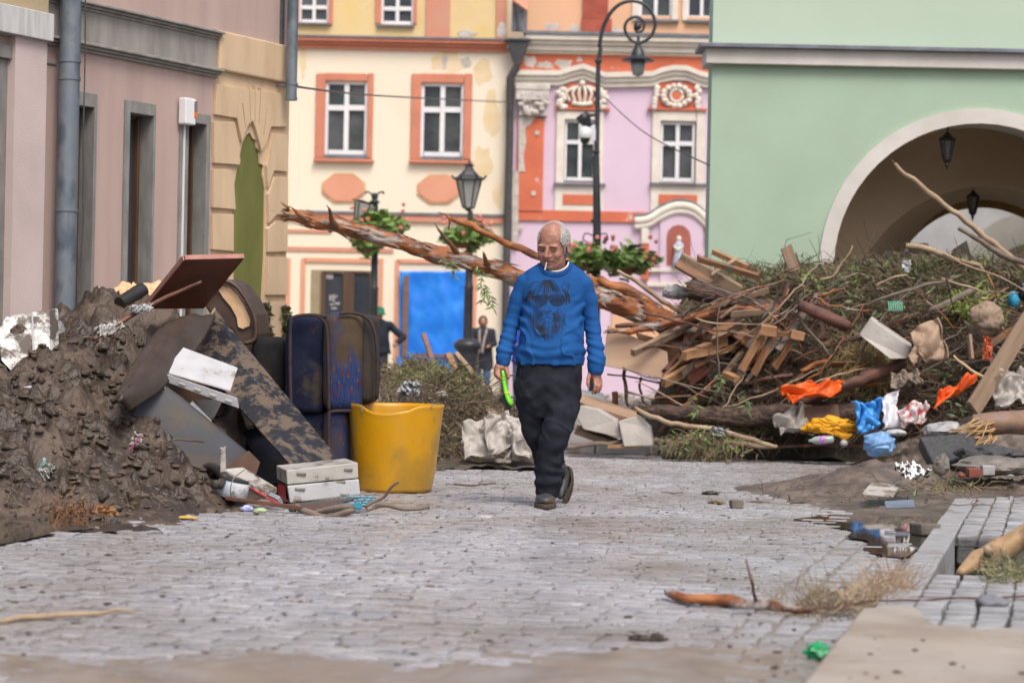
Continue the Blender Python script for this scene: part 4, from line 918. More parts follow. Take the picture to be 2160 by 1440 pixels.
fingers = [ # his left hand (picture right), hanging loose
 [(mw(1255,800,-.045),.0118),(mw(1256,813,-.062),.0108),(mw(1254,822,-.060),.0098),(mw(1250,829,-.050),.0088)],
 [(mw(1260,800,-.035),.0118),(mw(1262,814,-.048),.0108),(mw(1260,823,-.044),.0098),(mw(1256,829,-.034),.0088)],
 [(mw(1264,799,-.018),.0112),(mw(1266,811,-.026),.0105),(mw(1266,820,-.020),.0095),(mw(1262,826,-.010),.0085)],
 [(mw(1266,797,.004),.0100),(mw(1268,807,.0),.0092),(mw(1268,815,.006),.0085)],
 [(mw(1245,787,-.035),.0125),(mw(1241,798,-.052),.0112),(mw(1240,808,-.060),.0100),(mw(1241,814,-.060),.0088)]]
pv_, pf_ = hand_field([(mw(1256,792,-.02),(.036,.026,.042),None),(mw(1255,778,-.01),(.030,.026,.045),None)], fingers, mw(1228,842,-.12), mw(1284,755,.07))
parts.append((pv_, pf_))
# --- trunk and legs beneath (joined in the same body mesh)
def legsfn(G3):
    d = chain3(G3, [(mw(1192,820,.0),.06),(mw(1177,900,-.08),.055),(mw(1158,1015,-.03),.045)], .02)
    d = smin(d, chain3(G3, [(mw(1120,820,.01),.06),(mw(1130,905,.03),.055),(mw(1174,1005,.38),.04)], .02), .02)
    d = smin(d, loft3(G3, [(mw(0,640)[2],mw(1167,640)[0],YMAN+.04,.15,.08),(mw(0,760)[2],mw(1162,760)[0],YMAN+.02,.17,.10),(mw(0,815)[2],mw(1158,835)[0],YMAN+.02,.17,.09)]), .04)
    return d
lo = mw(1070, 1040, -.25); hi = mw(1260, 620, .55); G3 = gridpts(lo, hi, .014); parts.append(sn(legsfn(G3).astype(np.float32), lo, .014))
V, Fs, n0 = [], [], 0
for v, f in parts: V.append(v); Fs.append(f+n0); n0 += len(v)
body = obj('body', (np.concatenate(V), np.concatenate(Fs)), M['skin'], man, smooth=True)
# --- face details
fc = MB()
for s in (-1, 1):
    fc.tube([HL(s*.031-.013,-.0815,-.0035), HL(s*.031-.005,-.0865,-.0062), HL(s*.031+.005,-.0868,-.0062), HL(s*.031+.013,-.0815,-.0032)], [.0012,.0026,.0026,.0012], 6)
obj('lash_shade', fc, mat('lid_shadow', (.05,.025,.02)), man)  # lash lines thickened and darkened; socket and lid shade put into the colour
mo = MB(); mo.tube([HL(-.021,-.086,-.0595), HL(-.008,-.0955,-.0580), HL(.008,-.0955,-.0580), HL(.021,-.086,-.0600)], [.0008,.0022,.0022,.0008], 6); obj('mouth', mo, M['lip'], man)
def hairmask(L):   # keeps hair to sides, back and a thin crown
    return None
def hairfn(G3):
    L = tol(G3)
    d = ell3(L, (0,.014,.030), (.0815,.100,.090))
    d = smin(d, ell3(L, (0,.035,-.02), (.074,.072,.055)), .02)
    cut = ell3(L, (0,-.085,.075), (.062,.105,.085))       # bald front
    d = smax(d, -cut, .006)
    face = ell3(L, (0,-.085,-.03), (.094,.092,.088)); d = smax(d, -face, .004)
    for s in (-1, 1): d = smax(d, -ell3(L, (s*.086,.010,-.012), (.018,.026,.034)), .003)
    d = np.maximum(d, -(L[2]+.062))
    return d*S + .0028*vnoise(*G3, 90, 9, 2)
lo = mw(1125, 580, -.2); hi = mw(1215, 455, .2)
hair = field_obj('hair', hairfn, lo, hi, .0036, M['hair'], man)
hs = MB(); rr = random.Random(4)
for k in range(3600):
    az = rr.uniform(-math.pi, math.pi); el = rr.uniform(-.55, 1.45); x, y, z = math.sin(az)*math.cos(el), -math.cos(az)*math.cos(el), math.sin(el)
    p = Vector((x*.077, y*.097+.013, z*.088+.033))
    if ((p.y+.085)/.098)**2+((p.z+.03)/.090)**2+(p.x/.092)**2 < 1.0: continue
    thin = ((p.y+.085)/.108)**2+((p.z-.075)/.088)**2+(p.x/.064)**2 < 1
    if thin and (rr.random() < .9 or p.z < .095): continue
    if abs(abs(p.x)-.076) < .014 and -.02 < p.y < .04 and p.z < .02: continue
    nrm = Vector((x, y, z)); d = (nrm*.6+Vector((x*.4, .6, -.5))+Vector([rr.gauss(0, .3) for _ in range(3)])).normalized()
    a = HL(*p); b_ = HL(*(p+d*rr.uniform(.006, .015))); w_ = Rh @ (nrm.cross(d).normalized()*.0007)
    hs.add([a-w_*.8, a+w_*.8, b_], [(0,1,2)])
obj('hair_strands', hs, mat('grey_strand', (.42,.41,.40), (.62,.61,.60), scale=80), hair); hs = MB()
for s in (-1, 1):                                    # eyebrows
    for k in range(130):
        k = k*60/130; p = Vector((s*(.012+.034*k/60), -.089+.010*(k/60)**2, .0165+rr.gauss(0, .0016)-.004*(k/60)**2)); a = HL(*p); b_ = HL(*(p+Vector((s*.006, -.003, rr.uniform(-.003, .002))))); w_ = Vector((0,0,.0012)); hs.add([a-w_, a+w_, b_], [(0,1,2)])
obj('eyebrows', hs, mat('brow_hair', (.085,.06,.05), (.15,.12,.10), scale=80), man)
# --- sweatshirt
rows = [(547,1145,1200,.062,.05),(554,1139,1207,.075,.045),(563,1124,1221,.088,.042),(573,1108,1234,.100,.04),(586,1100,1240,.108,.035),(600,1098,1240,.116,.03),(625,1100,1234,.122,.02),(660,1100,1230,.134,.01),(700,1099,1228,.146,.0),(728,1095,1229,.154,-.005),(744,1091,1231,.158,-.005),(752,1091,1231,.152,0),(757,1092,1229,.146,0),(767,1092,1229,.142,0)]
def loftrows(rows):
    out = []
    for (v, a, b_, dep, dy) in rows:
        c = mw((a+b_)/2, v); out.append((c[2], c[0], YMAN+dy, (b_-a)/2*PX, dep))
    return out
armL = [(mw(1109,598,.03),.064),(mw(1094,630,.04),.053),(mw(1079,683,.05),.047),(mw(1070,720,.01),.046),(mw(1064,742,-.02),.047),(mw(1062,752,-.03),.042),(mw(1061,765,-.035),.041)]
armR = [(mw(1229,601,.03),.064),(mw(1241,632,.04),.054),(mw(1249,688,.05),.049),(mw(1256,735,.0),.049),(mw(1259,758,-.02),.051),(mw(1257,766,-.022),.049),(mw(1256.5,779,-.025),.049)]
def armwr(G3, ch, phase):
    # rucked sleeve rings, stronger towards the wrist
    z0, z1 = ch[0][0][2], ch[-1][0][2]; t = np.clip((z0-G3[2])/(z0-z1), 0, 1)
    w_ = G3[2]*118+phase+2.6*vnoise(G3[0], G3[1], G3[2], 9, 4)+G3[0]*30
    return -(.0050*np.sin(w_*1.15)*np.clip(t*1.7-.35, 0, 1)*.62+.0022*np.sin(w_*.57+1)*np.clip(t*2-.2, 0, 1))*np.clip((.965-t)*14, 0, 1)
def swfn(G3):
    d = loft3(G3, loftrows(rows)); X, Y, Z = G3
    fold = .006*vnoise(X, Y, Z, 9, 21)+.0035*vnoise(X*1.0+Z*.6, Y, Z*1.7-X*.5, 19, 23)
    wx = .05*vnoise(X, Y, Z, 6, 61); rg = np.abs(vnoise(X*1.2+wx, Y, Z*.9-wx, 10, 63)); fold = fold-.010*np.clip(.22-rg, 0, .22)/.22*np.clip((mw(0,640)[2]-Z)*9, 0, 1)
    cx, cz = mw(1165, 700)[0], mw(1165, 742)[2]
    fold = fold+.004*np.sin((Z-cz)*95+6*vnoise(X, Y, Z, 5, 8))*np.exp(-((Z-cz)/.06)**2)
    pa = mw(1100, 640); fold = fold+.006*np.sin(((X-pa[0])*.9+(Z-pa[2])*1.1)*70)*np.exp(-(((X-pa[0])/.07)**2+((Z-pa[2]+.04)/.10)**2))
    pb = mw(1230, 640); fold = fold+.006*np.sin((-(X-pb[0])*.9+(Z-pb[2])*1.1)*70)*np.exp(-(((X-pb[0])/.07)**2+((Z-pb[2]+.04)/.10)**2))
    top = mw(0, 585)[2]; d = d+fold*np.clip((top-Z)*12, 0, 1)*np.clip((Z-mw(0,757)[2])*40, 0, 1)
    aL = chain3(G3, armL, .02)+armwr(G3, armL, 0); aR = chain3(G3, armR, .02)+armwr(G3, armR, 1.3)
    d = smin(d, aL, .008); d = smin(d, aR, .008)
    # neck opening
    d = smax(d, -ell3(G3, mw(1171,551,-.02), (.088,.15,.073)), .005)
    for ch in (armL, armR):        # open cuffs
        a = np.array(ch[-1][0]); d = np.maximum(d, -cap3(G3, a-np.array([0,0,-.012]), a-np.array([0,0,.05]), .034, .034))
    return d
lo = mw(1036, 795, -.24); hi = mw(1290, 545, .24); h_ = .0052; Gs = gridpts(lo, hi, h_)
sv, sf = sn(swfn(Gs).astype(np.float32), lo, h_)
# split cuffs, hem and collar from the rest by face so each is its own part
cen_ = sv[sf].mean(1); bmat = np.zeros(len(sf), bool)
hemz = mw(0, 754)[2]; cuL, cuR = mw(0, 754)[2], mw(0, 767)[2]
xL, xR = mw(1084, 0)[0], mw(1233, 0)[0]
tor = (cen_[:,0] > xL) & (cen_[:,0] < xR)
bmat |= tor & (cen_[:,2] < hemz); bmat |= (cen_[:,0] <= xL) & (cen_[:,2] < cuL); bmat |= (cen_[:,0] >= xR) & (cen_[:,2] < cuR)
sw = obj('sweatshirt', (sv, sf), [M['sweater'], M['rib']], man, smooth=True)
sw.data.polygons.foreach_set('material_index', bmat.astype(int).tolist())
bvh_s = BVHTree.FromPolygons(sv.tolist(), sf.tolist())
camp = Vector((0, 0, HC))
def onto(u, v, lift=.0012, bv=None):
    d = (P(u, v, YMAN)-camp).normalized(); hit = (bv or bvh_s).ray_cast(camp, d)
    return None if hit[0] is None else hit[0]+hit[1]*lift
col_ = MB(); cp_ = []
for k in range(41):
    a = math.pi*(1+k/40); c = (1171+35*math.cos(a), 553-25.5*math.sin(a))
    q = onto(c[0], c[1], .0)
    if q is not None: cp_.append(q)
if len(cp_) > 5: col_.tube(cp_, .0075, 8); col_.tube([p+Vector((0,-.004,-.012)) for p in cp_], .0065, 8); obj('collar', col_, M['rib'], sw, smooth=True)
tee = MB(); tp3 = [mw(1171+28.5*math.cos(a), 552+20.5*math.sin(a), .02-.058*math.sin(a)) for a in np.linspace(.05, math.pi-.35, 19)]
tee.tube([Vector(p) for p in tp3], .006, 8); obj('undershirt', tee, M['tee'], man, smooth=True)
# --- lion print: strokes laid on the cloth
def Z7(x, y): return 1000+x/4.5, 440+y/4.5
ink = MB()
def stroke(pts, w=.0016, n=7, taper=True):
    sm = smoothpath([Vector((*Z7(*p), 0)) for p in pts], n); L = []
    for q in sm:
        h = onto(q.x, q.y)
        if h is None: return
        L.append(h)
    m = len(L); vs = []
    for i, p in enumerate(L):
        t = (L[min(i+1, m-1)]-L[max(i-1, 0)]).normalized(); s_ = t.cross(Vector((0,-1,0))).normalized()
        ww = w*((.25+.75*math.sin(math.pi*(i+.3)/(m-.4))) if taper else 1); vs += [p-s_*ww, p+s_*ww]
    ink.add(vs, [(2*i, 2*i+1, 2*i+3, 2*i+2) for i in range(m-1)])
rr = random.Random(3)
def jj(p, a=8): return (p[0]+rr.uniform(-a, a), p[1]+rr.uniform(-a, a))
W = .0021
# shutter shades
for pts in ([(558,850),(580,832),(690,826),(700,862),(668,912),(610,935),(580,925),(558,880),(558,850)], [(720,828),(830,822),(856,850),(850,890),(815,918),(765,920),(735,900),(716,862),(720,828)], [(690,838),(722,836)], [(692,850),(720,848)]): stroke(pts, .0034, taper=False)
for i in range(9):
    y = 838+i*10; xa = 562+max(0, i-3)*6; xb = 694-max(0, i-4)*9
    stroke([(xa, y+2), ((xa+xb)/2, y), (xb, y-1)], .0021, taper=False)
    xa = 722+max(0, i-4)*8; xb = 854-max(0, i-5)*10; stroke([(xa, y-3), ((xa+xb)/2, y-3), (xb, y-4)], .0021, taper=False)
# face
for pts in ([(690,905),(672,940),(660,975),(672,990),(690,1000),(712,988),(732,972),(722,955),(706,940)], [(668,972),(690,978),(730,972)], [(692,1000),(692,1025)], [(640,1050),(668,1045),(692,1025),(716,1042),(748,1040)], [(610,1040),(640,1075),(690,1095),(735,1075),(760,1040)], [(585,950),(588,990),(612,1035),(650,1040)], [(795,930),(790,990),(768,1030),(740,1042)], [(630,960),(650,1000),(640,1020)], [(735,1000),(752,1010)], [(660,1065),(690,1075),(720,1063)]): stroke(pts, W)
for k in range(16): a = jj((625+rr.uniform(0,35), 985+rr.uniform(0,35)), 3); stroke([a, (a[0]-22, a[1]+rr.uniform(-2,6))], .0007)
for k in range(10): a = jj((735+rr.uniform(0,30), 985+rr.uniform(0,30)), 3); stroke([a, (a[0]+18, a[1]+rr.uniform(-2,6))], .0007)
# ears
for pts in ([(520,800),(515,760),(540,715),(590,695),(625,700)], [(530,790),(535,750),(565,720)], [(830,700),(875,690),(905,715),(900,760),(870,785),(840,770),(832,735),(850,712),(878,718),(885,745),(868,765),(852,752)], [(895,715),(902,745),(885,775)]): stroke(pts, .0019)
# forelock and mane
for k in range(46):
    x0 = 690+rr.uniform(-25,35); s = rr.uniform(-1, 1); x1 = x0+s*150; y1 = 790+abs(s)*30+rr.uniform(-25,35)
    if 640 < x1 < 740: y1 += 40
    stroke([(x0, 678+rr.uniform(-6,14)), ((x0*.6+x1*.4), 712+abs(s)*-12+rr.uniform(-8,8)), (x1, y1)], rr.uniform(.0008,.0018))
for k in range(30):
    x0 = rr.uniform(490, 560); stroke([(x0+30, 780+rr.uniform(-20,20)), (x0, 830+rr.uniform(-10,20)), (x0-rr.uniform(0,30), 875+rr.uniform(-20,30))], rr.uniform(.0008,.0016))
for k in range(14):
    x0 = rr.uniform(845, 885); stroke([(x0, 780+rr.uniform(-10,20)), (x0+22, 830), (x0+rr.uniform(15,30), 900+rr.uniform(-20,40))], rr.uniform(.001,.0026))
for k in range(70):
    s = rr.choice((-1, 1)); x0 = 690+s*rr.uniform(60, 170); y0 = rr.uniform(930, 1080); ln = rr.uniform(70, 190)
    stroke([(x0, y0), (x0+s*rr.uniform(-12,14), y0+ln*.5), (x0-s*rr.uniform(5,35), y0+ln)], rr.uniform(.0007,.0017))
for k in range(46):
    x0 = 690+rr.uniform(-120, 120); y0 = rr.uniform(1085, 1140); ln = rr.uniform(60, 190)*(1-abs(x0-690)/260)
    stroke([(x0, y0), (x0+(690-x0)*.1, y0+ln*.5), (x0+(715-x0)*.35, y0+ln)], rr.uniform(.0008,.0024))
obj('lion_print', ink, mat('print_ink', (.006,.014,.035), rough=.8), sw)
for pa_, pb_, rx in ((mw(1062,750,-.028), mw(1061,768,-.036), .0455), (mw(1258,763,-.02), mw(1256.5,784,-.026), .052)):
    mb = MB(); a, b_ = Vector(pa_), Vector(pb_)
    pth = [a+(b_-a)*k/8 for k in range(9)]; mb.tube(pth, [rx*.97, rx*1.03, rx*1.03, rx*1.02, rx*1.01, rx, rx*.99, rx*.97, rx*.88], 28, flat=.92); obj('cuff', mb, M['rib'], sw, smooth=True)
# --- trousers
legF = [(mw(1190,836,-.01),.098),(mw(1184,870,-.06),.090),(mw(1175,905,-.10),.084),(mw(1166,935,-.09),.080),(mw(1160,962,-.07),.078),(mw(1157,1000,-.05),.077),(mw(1155,1030,-.04),.073)]
legR = [(mw(1122,836,.01),.100),(mw(1125,870,.02),.088),(mw(1129,905,.05),.080),(mw(1140,935,.13),.072),(mw(1151,960,.20),.072),(mw(1170,1005,.36),.062)]
trow = [(752,1094,1227,.125,0),(765,1092,1228,.130,0),(790,1088,1228,.136,0),(815,1086,1227,.138,.0),(836,1086,1226,.130,.0),(862,1094,1218,.112,.0),(880,1105,1210,.09,.0)]
def trfn(G3):
    X, Y, Z = G3
    a = chain3(G3, legF, .02); b_ = chain3(G3, legR, .02); d = smin(a, loft3(G3, loftrows(trow)), .02); d = smin(d, b_, .008)
    kn = mw(1150, 836); ank = mw(1156, 1012)
    wx = .06*vnoise(X, Y, Z, 5, 71); f = .002*vnoise(X, Y, Z*.8, 8, 31)+.003*vnoise(X+Z*.5, Y, Z*1.3, 18, 33)-.009*np.clip(.2-np.abs(vnoise(X*.8+wx, Y, Z*1.2+X*.6+wx, 8.5, 73)), 0, .2)/.2
    f = f+.003*np.sin((Z-kn[2])*60+(np.abs(X-kn[0]))*45)*np.exp(-((Z-kn[2])/.10)**2)
    f = f+.0085*np.sin((Z-ank[2])*72+(X-ank[0])*28+4*vnoise(X, Y, Z, 6, 3))*np.exp(-((Z-ank[2]-.02)/.085)**2)
    f = f+.005*np.sin((Z-mw(0,915)[2])*55-(X-ank[0])*30)*np.exp(-((Z-mw(0,925)[2])/.09)**2)
    return d+f*np.clip((mw(0,765)[2]-Z)*20, 0, 1)
lo = mw(1060, 1062, -.26); hi = mw(1250, 745, .52); 
trs = field_obj('trousers', trfn, lo, hi, .0068, M['trouser'], man, 1)
for L in ([(1099,778),(1097,800),(1103,822)], [(1221,778),(1223,805),(1219,838)]):
    pk = MB(); pk.tube(smoothpath([Vector(mw(u, v, -.105)) for u, v in L], 4), .0022, 5); obj('pocket_seam', pk, mat('seam', (.005,.005,.008)), trs)
ds = MB()
for x in (1134, 1138): ds.tube(smoothpath([Vector(mw(x,766,-.140)), Vector(mw(x+1,773,-.150)), Vector(mw(x+.5,780,-.148))], 3), .0018, 5)
obj('drawstring', ds, M['trouser'], trs)
# --- boots
def bootfn(G3):
    d = ell3(G3, mw(1150,1054,-.10), (.062,.115,.042)); d = smin(d, cap3(G3, mw(1152,1030,.0), mw(1151,1050,-.03), .052, .056), .03)
    d = smin(d, ell3(G3, mw(1151,1052,.03), (.052,.085,.045)), .02)
    return np.maximum(d, -(G3[2]-.010))+.0015*vnoise(*G3, 40, 2)
lo = mw(1120, 1074, -.26); hi = mw(1185, 1010, .16)
bt = field_obj('boot', bootfn, lo, hi, .0052, M['boot'], man)
def solefn(G3):
    X, Y, Z = G3; c = mw(1150,1062,-.06)
    q = np.sqrt(((X-c[0])/.068)**2+((Y-c[1])/.165)**2); d = (q-1)*.066
    return np.maximum(np.maximum(d, Z-.030-.004*vnoise(X, Y, Z, 30, 5)), -(Z-.001))
field_obj('sole', solefn, (lo[0], lo[1]-.03, -.02), (hi[0], hi[1], .06), .0052, M['sole'], bt)
toe, heel = mw(1181,1051,.36), mw(1189,995,.50); ax = Vector(heel-toe).normalized()
side = Vector((1,0.15,0)).normalized(); nr = ax.cross(side).normalized(); side = nr.cross(ax).normalized()
Rb = Matrix((side, ax, nr)).transposed()
cb_ = (toe+heel)/2
def boot2(G3): return smin(ell3(G3, cb_+np.array(nr)*.02*(-1), (.045,.125,.042), Rb), cap3(G3, mw(1186,1000,.44), mw(1178,985,.40), .045, .05), .03)+.0015*vnoise(*G3, 40, 2)
lo = mw(1150, 1066, .2); hi = mw(1215, 960, .62)
bt2 = field_obj('boot', boot2, lo, hi, .006, M['boot'], man)
def sole2(G3):
    e = ell3(G3, cb_+np.array(nr)*.0+np.array(side)*.022, (.050,.148,.075), Rb)
    L = [(G3[i]-cb_[i]) for i in range(3)]; sd_ = L[0]*side[0]+L[1]*side[1]+L[2]*side[2]; aa = L[0]*ax[0]+L[1]*ax[1]+L[2]*ax[2]
    return np.maximum(np.maximum(e, -(sd_-.030-.018*np.cos(aa*18))), -(G3[2]-.001))+.003*np.sin(aa*260)
field_obj('sole', sole2, lo, hi, .005, M['sole'], bt2)
# --- cigarette and brush: things of their own
cg_ = thing('cigarette', 'lit-end-down white cigarette hanging from the lips of the walking man', 'cigarette', HL(.004,-.10,-.06))
c1 = MB(); a, b_ = HL(-.002,-.094,-.059), HL(-.004,-.118,-.098); c1.tube([a, a+(b_-a)*.93], .0044, 10); obj('paper', c1, M['tee'], cg_); c2b = MB(); c2b.tube([a+(b_-a)*.93, b_], .0041, 10); obj('ash', c2b, mat('ash', (.15,.14,.13)), cg_)
br = thing('hand_brush', 'lime green hand brush with black bristles held by the walking man', 'brush', Vector(mw(1070,840,-.06)))
gp = [mw(1060,778,-.05),mw(1062,790,-.060),mw(1064,805,-.066),mw(1067,822,-.070),mw(1071,836,-.072),mw(1076,847,-.072),mw(1080,853,-.070)]
hb = MB(); hb.tube(smoothpath([Vector(p) for p in gp], 5), interp_r([.010,.013,.015,.0165,.019,.020,.012], 31), 14, flat=.7)
M['lime'] = mat('lime_plastic', (.19,.72,.02), (.17,.66,.02), rough=.3, bump=0, coat=.3); obj('handle', hb, M['lime'], br, smooth=True)
gr_ = MB()
for v_ in (788,794.5,801,808): c = mw(1063.2+(v_-788)*.18, v_, -.083); gr_.tube([Vector(c)+Vector((-.012,.006,.002)), Vector(c)+Vector((0,.0,-.003)), Vector(c)+Vector((.012,.006,.002))], .0014, 5)
obj('grip_rib', gr_, mat('dark_lime', (.05,.28,.01)), br)
yl = MB(); c = mw(1069,827.5,-.086); yl.box(c, (.026,.006,.010)); obj('label_dot', yl, mat('yellow_mark', (.75,.8,.02)), br)
bt_ = MB()
for k in range(420):
    t = rr.uniform(0, 1); a = Vector(mw(1063+13*t, 829+20*t, -.06+rr.uniform(-.012,.012))); b_ = a+Vector((-.030+.032*t+rr.gauss(0,.003), rr.gauss(0,.005), -.040-.010*t+rr.gauss(0,.003))); w_ = Vector((.0012,0,.0004)); bt_.add([a-w_, a+w_, b_+w_*.6, b_-w_*.6], [(0,1,2,3)])
obj('bristles', bt_, mat('black_bristle', (.008,.009,.014), rough=.6), br)
# ================================================================== people across the square
def figure(label, u, vh, Y, coat, trous, hairc, scarf=None, pose=0, hat=None, skirt=True):
    c = P(u, vh, Y); h_ = c.z; x = c.x; b0 = Vector((x, Y, 0)); k = h_/1.70
    t = thing('person', label, 'person', b0); q = lambda a, b_, c_: np.array([x+a*k, Y+b_*k, c_*k])
    arms = ([[(q(-.19,0,1.40),.05*k),(q(-.26,-.05,1.15),.04*k),(q(-.16,-.25,1.14),.033*k),(q(-.10,-.30,1.18),.03*k)], [(q(.19,0,1.40),.05*k),(q(.25,-.04,1.15),.04*k),(q(.10,-.24,1.08),.03*k)]] if pose == 0 else
            [[(q(-.20,0,1.40),.05*k),(q(-.30,.05,1.2),.045*k),(q(-.20,-.15,1.05),.035*k)], [(q(.20,.0,1.38),.055*k),(q(.46,.02,1.16),.045*k),(q(.30,-.1,1.0),.035*k)]])
    def bodyf(G3):
        d = ell3(G3, q(0,-.01,1.59), (.078*k,.095*k,.115*k)); d = smin(d, ell3(G3, q(0,-.10,1.57), (.015*k,.02*k,.02*k)), .01); d = smin(d, cap3(G3, q(0,.01,1.50), q(0,.02,1.38), .055*k, .06*k), .02)
        d = smin(d, ell3(G3, q(0,.02,1.15), (.17*k,.10*k,.32*k)), .03)
        for a in arms: d = smin(d, chain3(G3, a, .01), .02)
        for s in (-1, 1): d = smin(d, chain3(G3, [(q(s*.09,0,.9),.08*k),(q(s*.1,-.02,.5),.055*k),(q(s*.1,.02,.08),.042*k)], .02), .02)
        return d
    field_obj('body', bodyf, q(-.6,-.45,-.02), q(.6,.3,1.75), .016, M['skin'], t)
    def coatf(G3):
        low = .62 if skirt else .85
        d = loft3(G3, [(low*k,x,Y,.23*k,.16*k),(.95*k,x,Y,.205*k,.15*k),(1.2*k,x,Y,.20*k,.15*k),(1.40*k,x,Y+.01,.215*k,.12*k),(1.47*k,x,Y+.01,.12*k,.09*k),(1.50*k,x,Y+.01,.07*k,.07*k)])
        for a in arms: d = smin(d, chain3(G3, [(p, r+.022*k) for p, r in a[:-1]]+[((np.array(a[-2][0])*.4+np.array(a[-1][0])*.6), a[-1][1]+.016*k)], .01), .03)
        return d+.012*k*vnoise(*G3, 7, 5)
    field_obj('coat', coatf, q(-.6,-.45,.5), q(.6,.35,1.6), .016, coat, t, 1)
    def trf(G3):
        d = None
        for s in (-1, 1):
            e = chain3(G3, [(q(s*.09,0,.95),.10*k),(q(s*.1,-.02,.5),.08*k),(q(s*.1,.02,.09),.065*k)], .02); d = e if d is None else smin(d, e, .02)
        return d
    field_obj('trousers', trf, q(-.3,-.3,.0), q(.3,.3,1.08), .016, trous, t)
    sh = MB()
    for s in (-1, 1): sh.blob(q(s*.1,-.05,.045), (.05*k,.13*k,.05*k), 2, .05)
    obj('shoes', sh, M['boot'], t, smooth=True)
    if hat:
        hm = MB(); hm.lathe([(.13*k,-.04*k),(.125*k,-.02*k),(.10*k,0),(.098*k,.07*k),(.07*k,.10*k),(.01*k,.115*k)], q(0,0,1.62), 16); obj('hat', hm, hat, t, smooth=True)
    else:
        hf_ = lambda G3: smax(ell3(G3, q(0,.02,1.61), (.098*k,.108*k,.118*k)), -ell3(G3, q(0,-.12,1.55), (.085*k,.09*k,.11*k)), .01)+.004*vnoise(*G3, 30, 2)
        field_obj('hair', hf_, q(-.15,-.15,1.42), q(.15,.18,1.76), .01, hairc, t)
    if scarf:
        sf_ = MB(); 
        for s in (-1, 1): sf_.tube(smoothpath([Vector(q(s*.05,.04,1.50)), Vector(q(s*.07,-.10,1.40)), Vector(q(s*.045-.02,-.17,1.2)), Vector(q(s*.03-.04,-.19,.95))], 4), interp_r([.03*k,.035*k,.04*k,.035*k], 13), 8, flat=.5)
        obj('scarf', sf_, scarf, t, smooth=True)
dk = mat('dark_navy_coat', (.015,.018,.03), (.025,.028,.042), rough=.85); jean = mat('blue_jeans', (.05,.13,.30), (.07,.17,.36), scale=9, rough=.85); dkhair = mat('dark_hair', (.02,.014,.012), rough=.5)
figure('woman in long dark coat with a pale open scarf, standing beside the lamp pedestal', 1019, 668, 44, dk, jean, dkhair, scarf=mat('pale_scarf', (.42,.36,.33)), pose=0)
figure('man seen from behind in a dark jacket and green bucket hat near the armchair', 800, 650, 43, mat('black_jacket', (.008,.013,.028), (.014,.022,.04), rough=.8), mat('grey_trousers', (.03,.032,.04)), dkhair, pose=1, hat=mat('green_hat', (.03,.25,.13), rough=.8), skirt=False)
figure('person in a bright blue jacket mostly hidden behind the walking man', 1103, 672, 40, mat('bright_blue_jacket', (.02,.07,.45), rough=.8), mat('slate_trousers', (.08,.12,.22)), dkhair, pose=0, skirt=False)
# ================================================================== debris materials
D = {}
D['plank'] = mat('weathered_plank', (.30,.215,.15), (.215,.15,.10), scale=6, rough=.8, bump=.4, bscale=40, stretch=(.35,4,4), mud=.25, mscale=4)
D['freshwood'] = mat('fresh_split_wood', (.40,.235,.12), (.27,.14,.065), scale=7, rough=.75, bump=.4, bscale=40, stretch=(.4,4,4), mud=.12, mscale=5)
D['orangewood'] = mat('wet_orange_wood', (.29,.135,.055), (.12,.06,.03), scale=7, rough=.6, bump=.5, bscale=40, stretch=(.4,4,4), mud=.3, mscale=5)
D['bark'] = mat('pine_bark', (.035,.022,.018), (.12,.075,.058), scale=16, rough=.85, bump=1.0, bscale=24, bdist=.035, stretch=(.6,1.6,1.6), mud=.38, mudcol=(.028,.019,.015), mscale=14)
D['redbark'] = mat('reddish_bark', (.135,.055,.036), (.07,.038,.028), scale=9, rough=.7, bump=.7, bscale=25, mud=.16, mudcol=(.42,.20,.07), mscale=6)
D['stripped'] = mat('stripped_log', (.37,.135,.035), (.07,.030,.017), (.24,.08,.026), scale=7, rough=.55, bump=.9, bscale=16, bdist=.02, stretch=(.45,1.5,1.5), mud=.40, mudcol=(.36,.33,.30), mscale=4.0, mst=True)
D['palebranch'] = mat('pale_branch', (.38,.29,.20), (.27,.19,.12), scale=7, rough=.75, bump=.4, bscale=30, mud=.15)
D['greybranch'] = mat('grey_brown_branch', (.20,.165,.13), (.13,.10,.08), scale=9, rough=.75, bump=.5, bscale=35)
D['twig'] = mat('twig_brown', (.13,.09,.06), (.075,.052,.037), scale=6, rough=.8, bump=0)
D['twig2'] = mat('twig_straw', (.27,.21,.125), (.15,.11,.065), scale=6, rough=.8, bump=0)
D['leaf'] = mat('willow_leaf', (.12,.17,.075), (.22,.27,.14), (.08,.11,.05), scale=9, rough=.55, bump=0)
D['leaf2'] = mat('olive_leaf', (.24,.23,.12), (.14,.14,.07), scale=9, rough=.6, bump=0)
D['grassy'] = mat('fresh_grass', (.13,.23,.045), (.22,.33,.08), scale=5, rough=.6, bump=0)
D['concrete'] = mat('aerated_concrete', (.43,.41,.38), (.33,.31,.29), scale=4, rough=.85, bump=.4, bscale=40, mud=.15, mudcol=(.25,.2,.16))
D['board'] = mat('plywood', (.40,.275,.19), (.33,.22,.15), scale=3, rough=.75, bump=.15, stretch=(.3,3,3), mud=.14, mudcol=(.2,.14,.1), mscale=2.4)
D['white'] = mat('dirty_white_plastic', (.50,.51,.53), (.40,.41,.42), scale=5, rough=.45, bump=.2, mud=.26, mudcol=(.22,.17,.13), mscale=6)
D['whitebag'] = mat('white_sack', (.44,.415,.385), (.33,.31,.285), scale=6, rough=.7, bump=.3, bscale=30, mud=.15, mudcol=(.3,.25,.2), mscale=4)
D['tan_sack'] = mat('jute_sack', (.31,.235,.175), (.24,.18,.13), scale=10, rough=.95, bump=.8, bscale=120, bdist=.006)
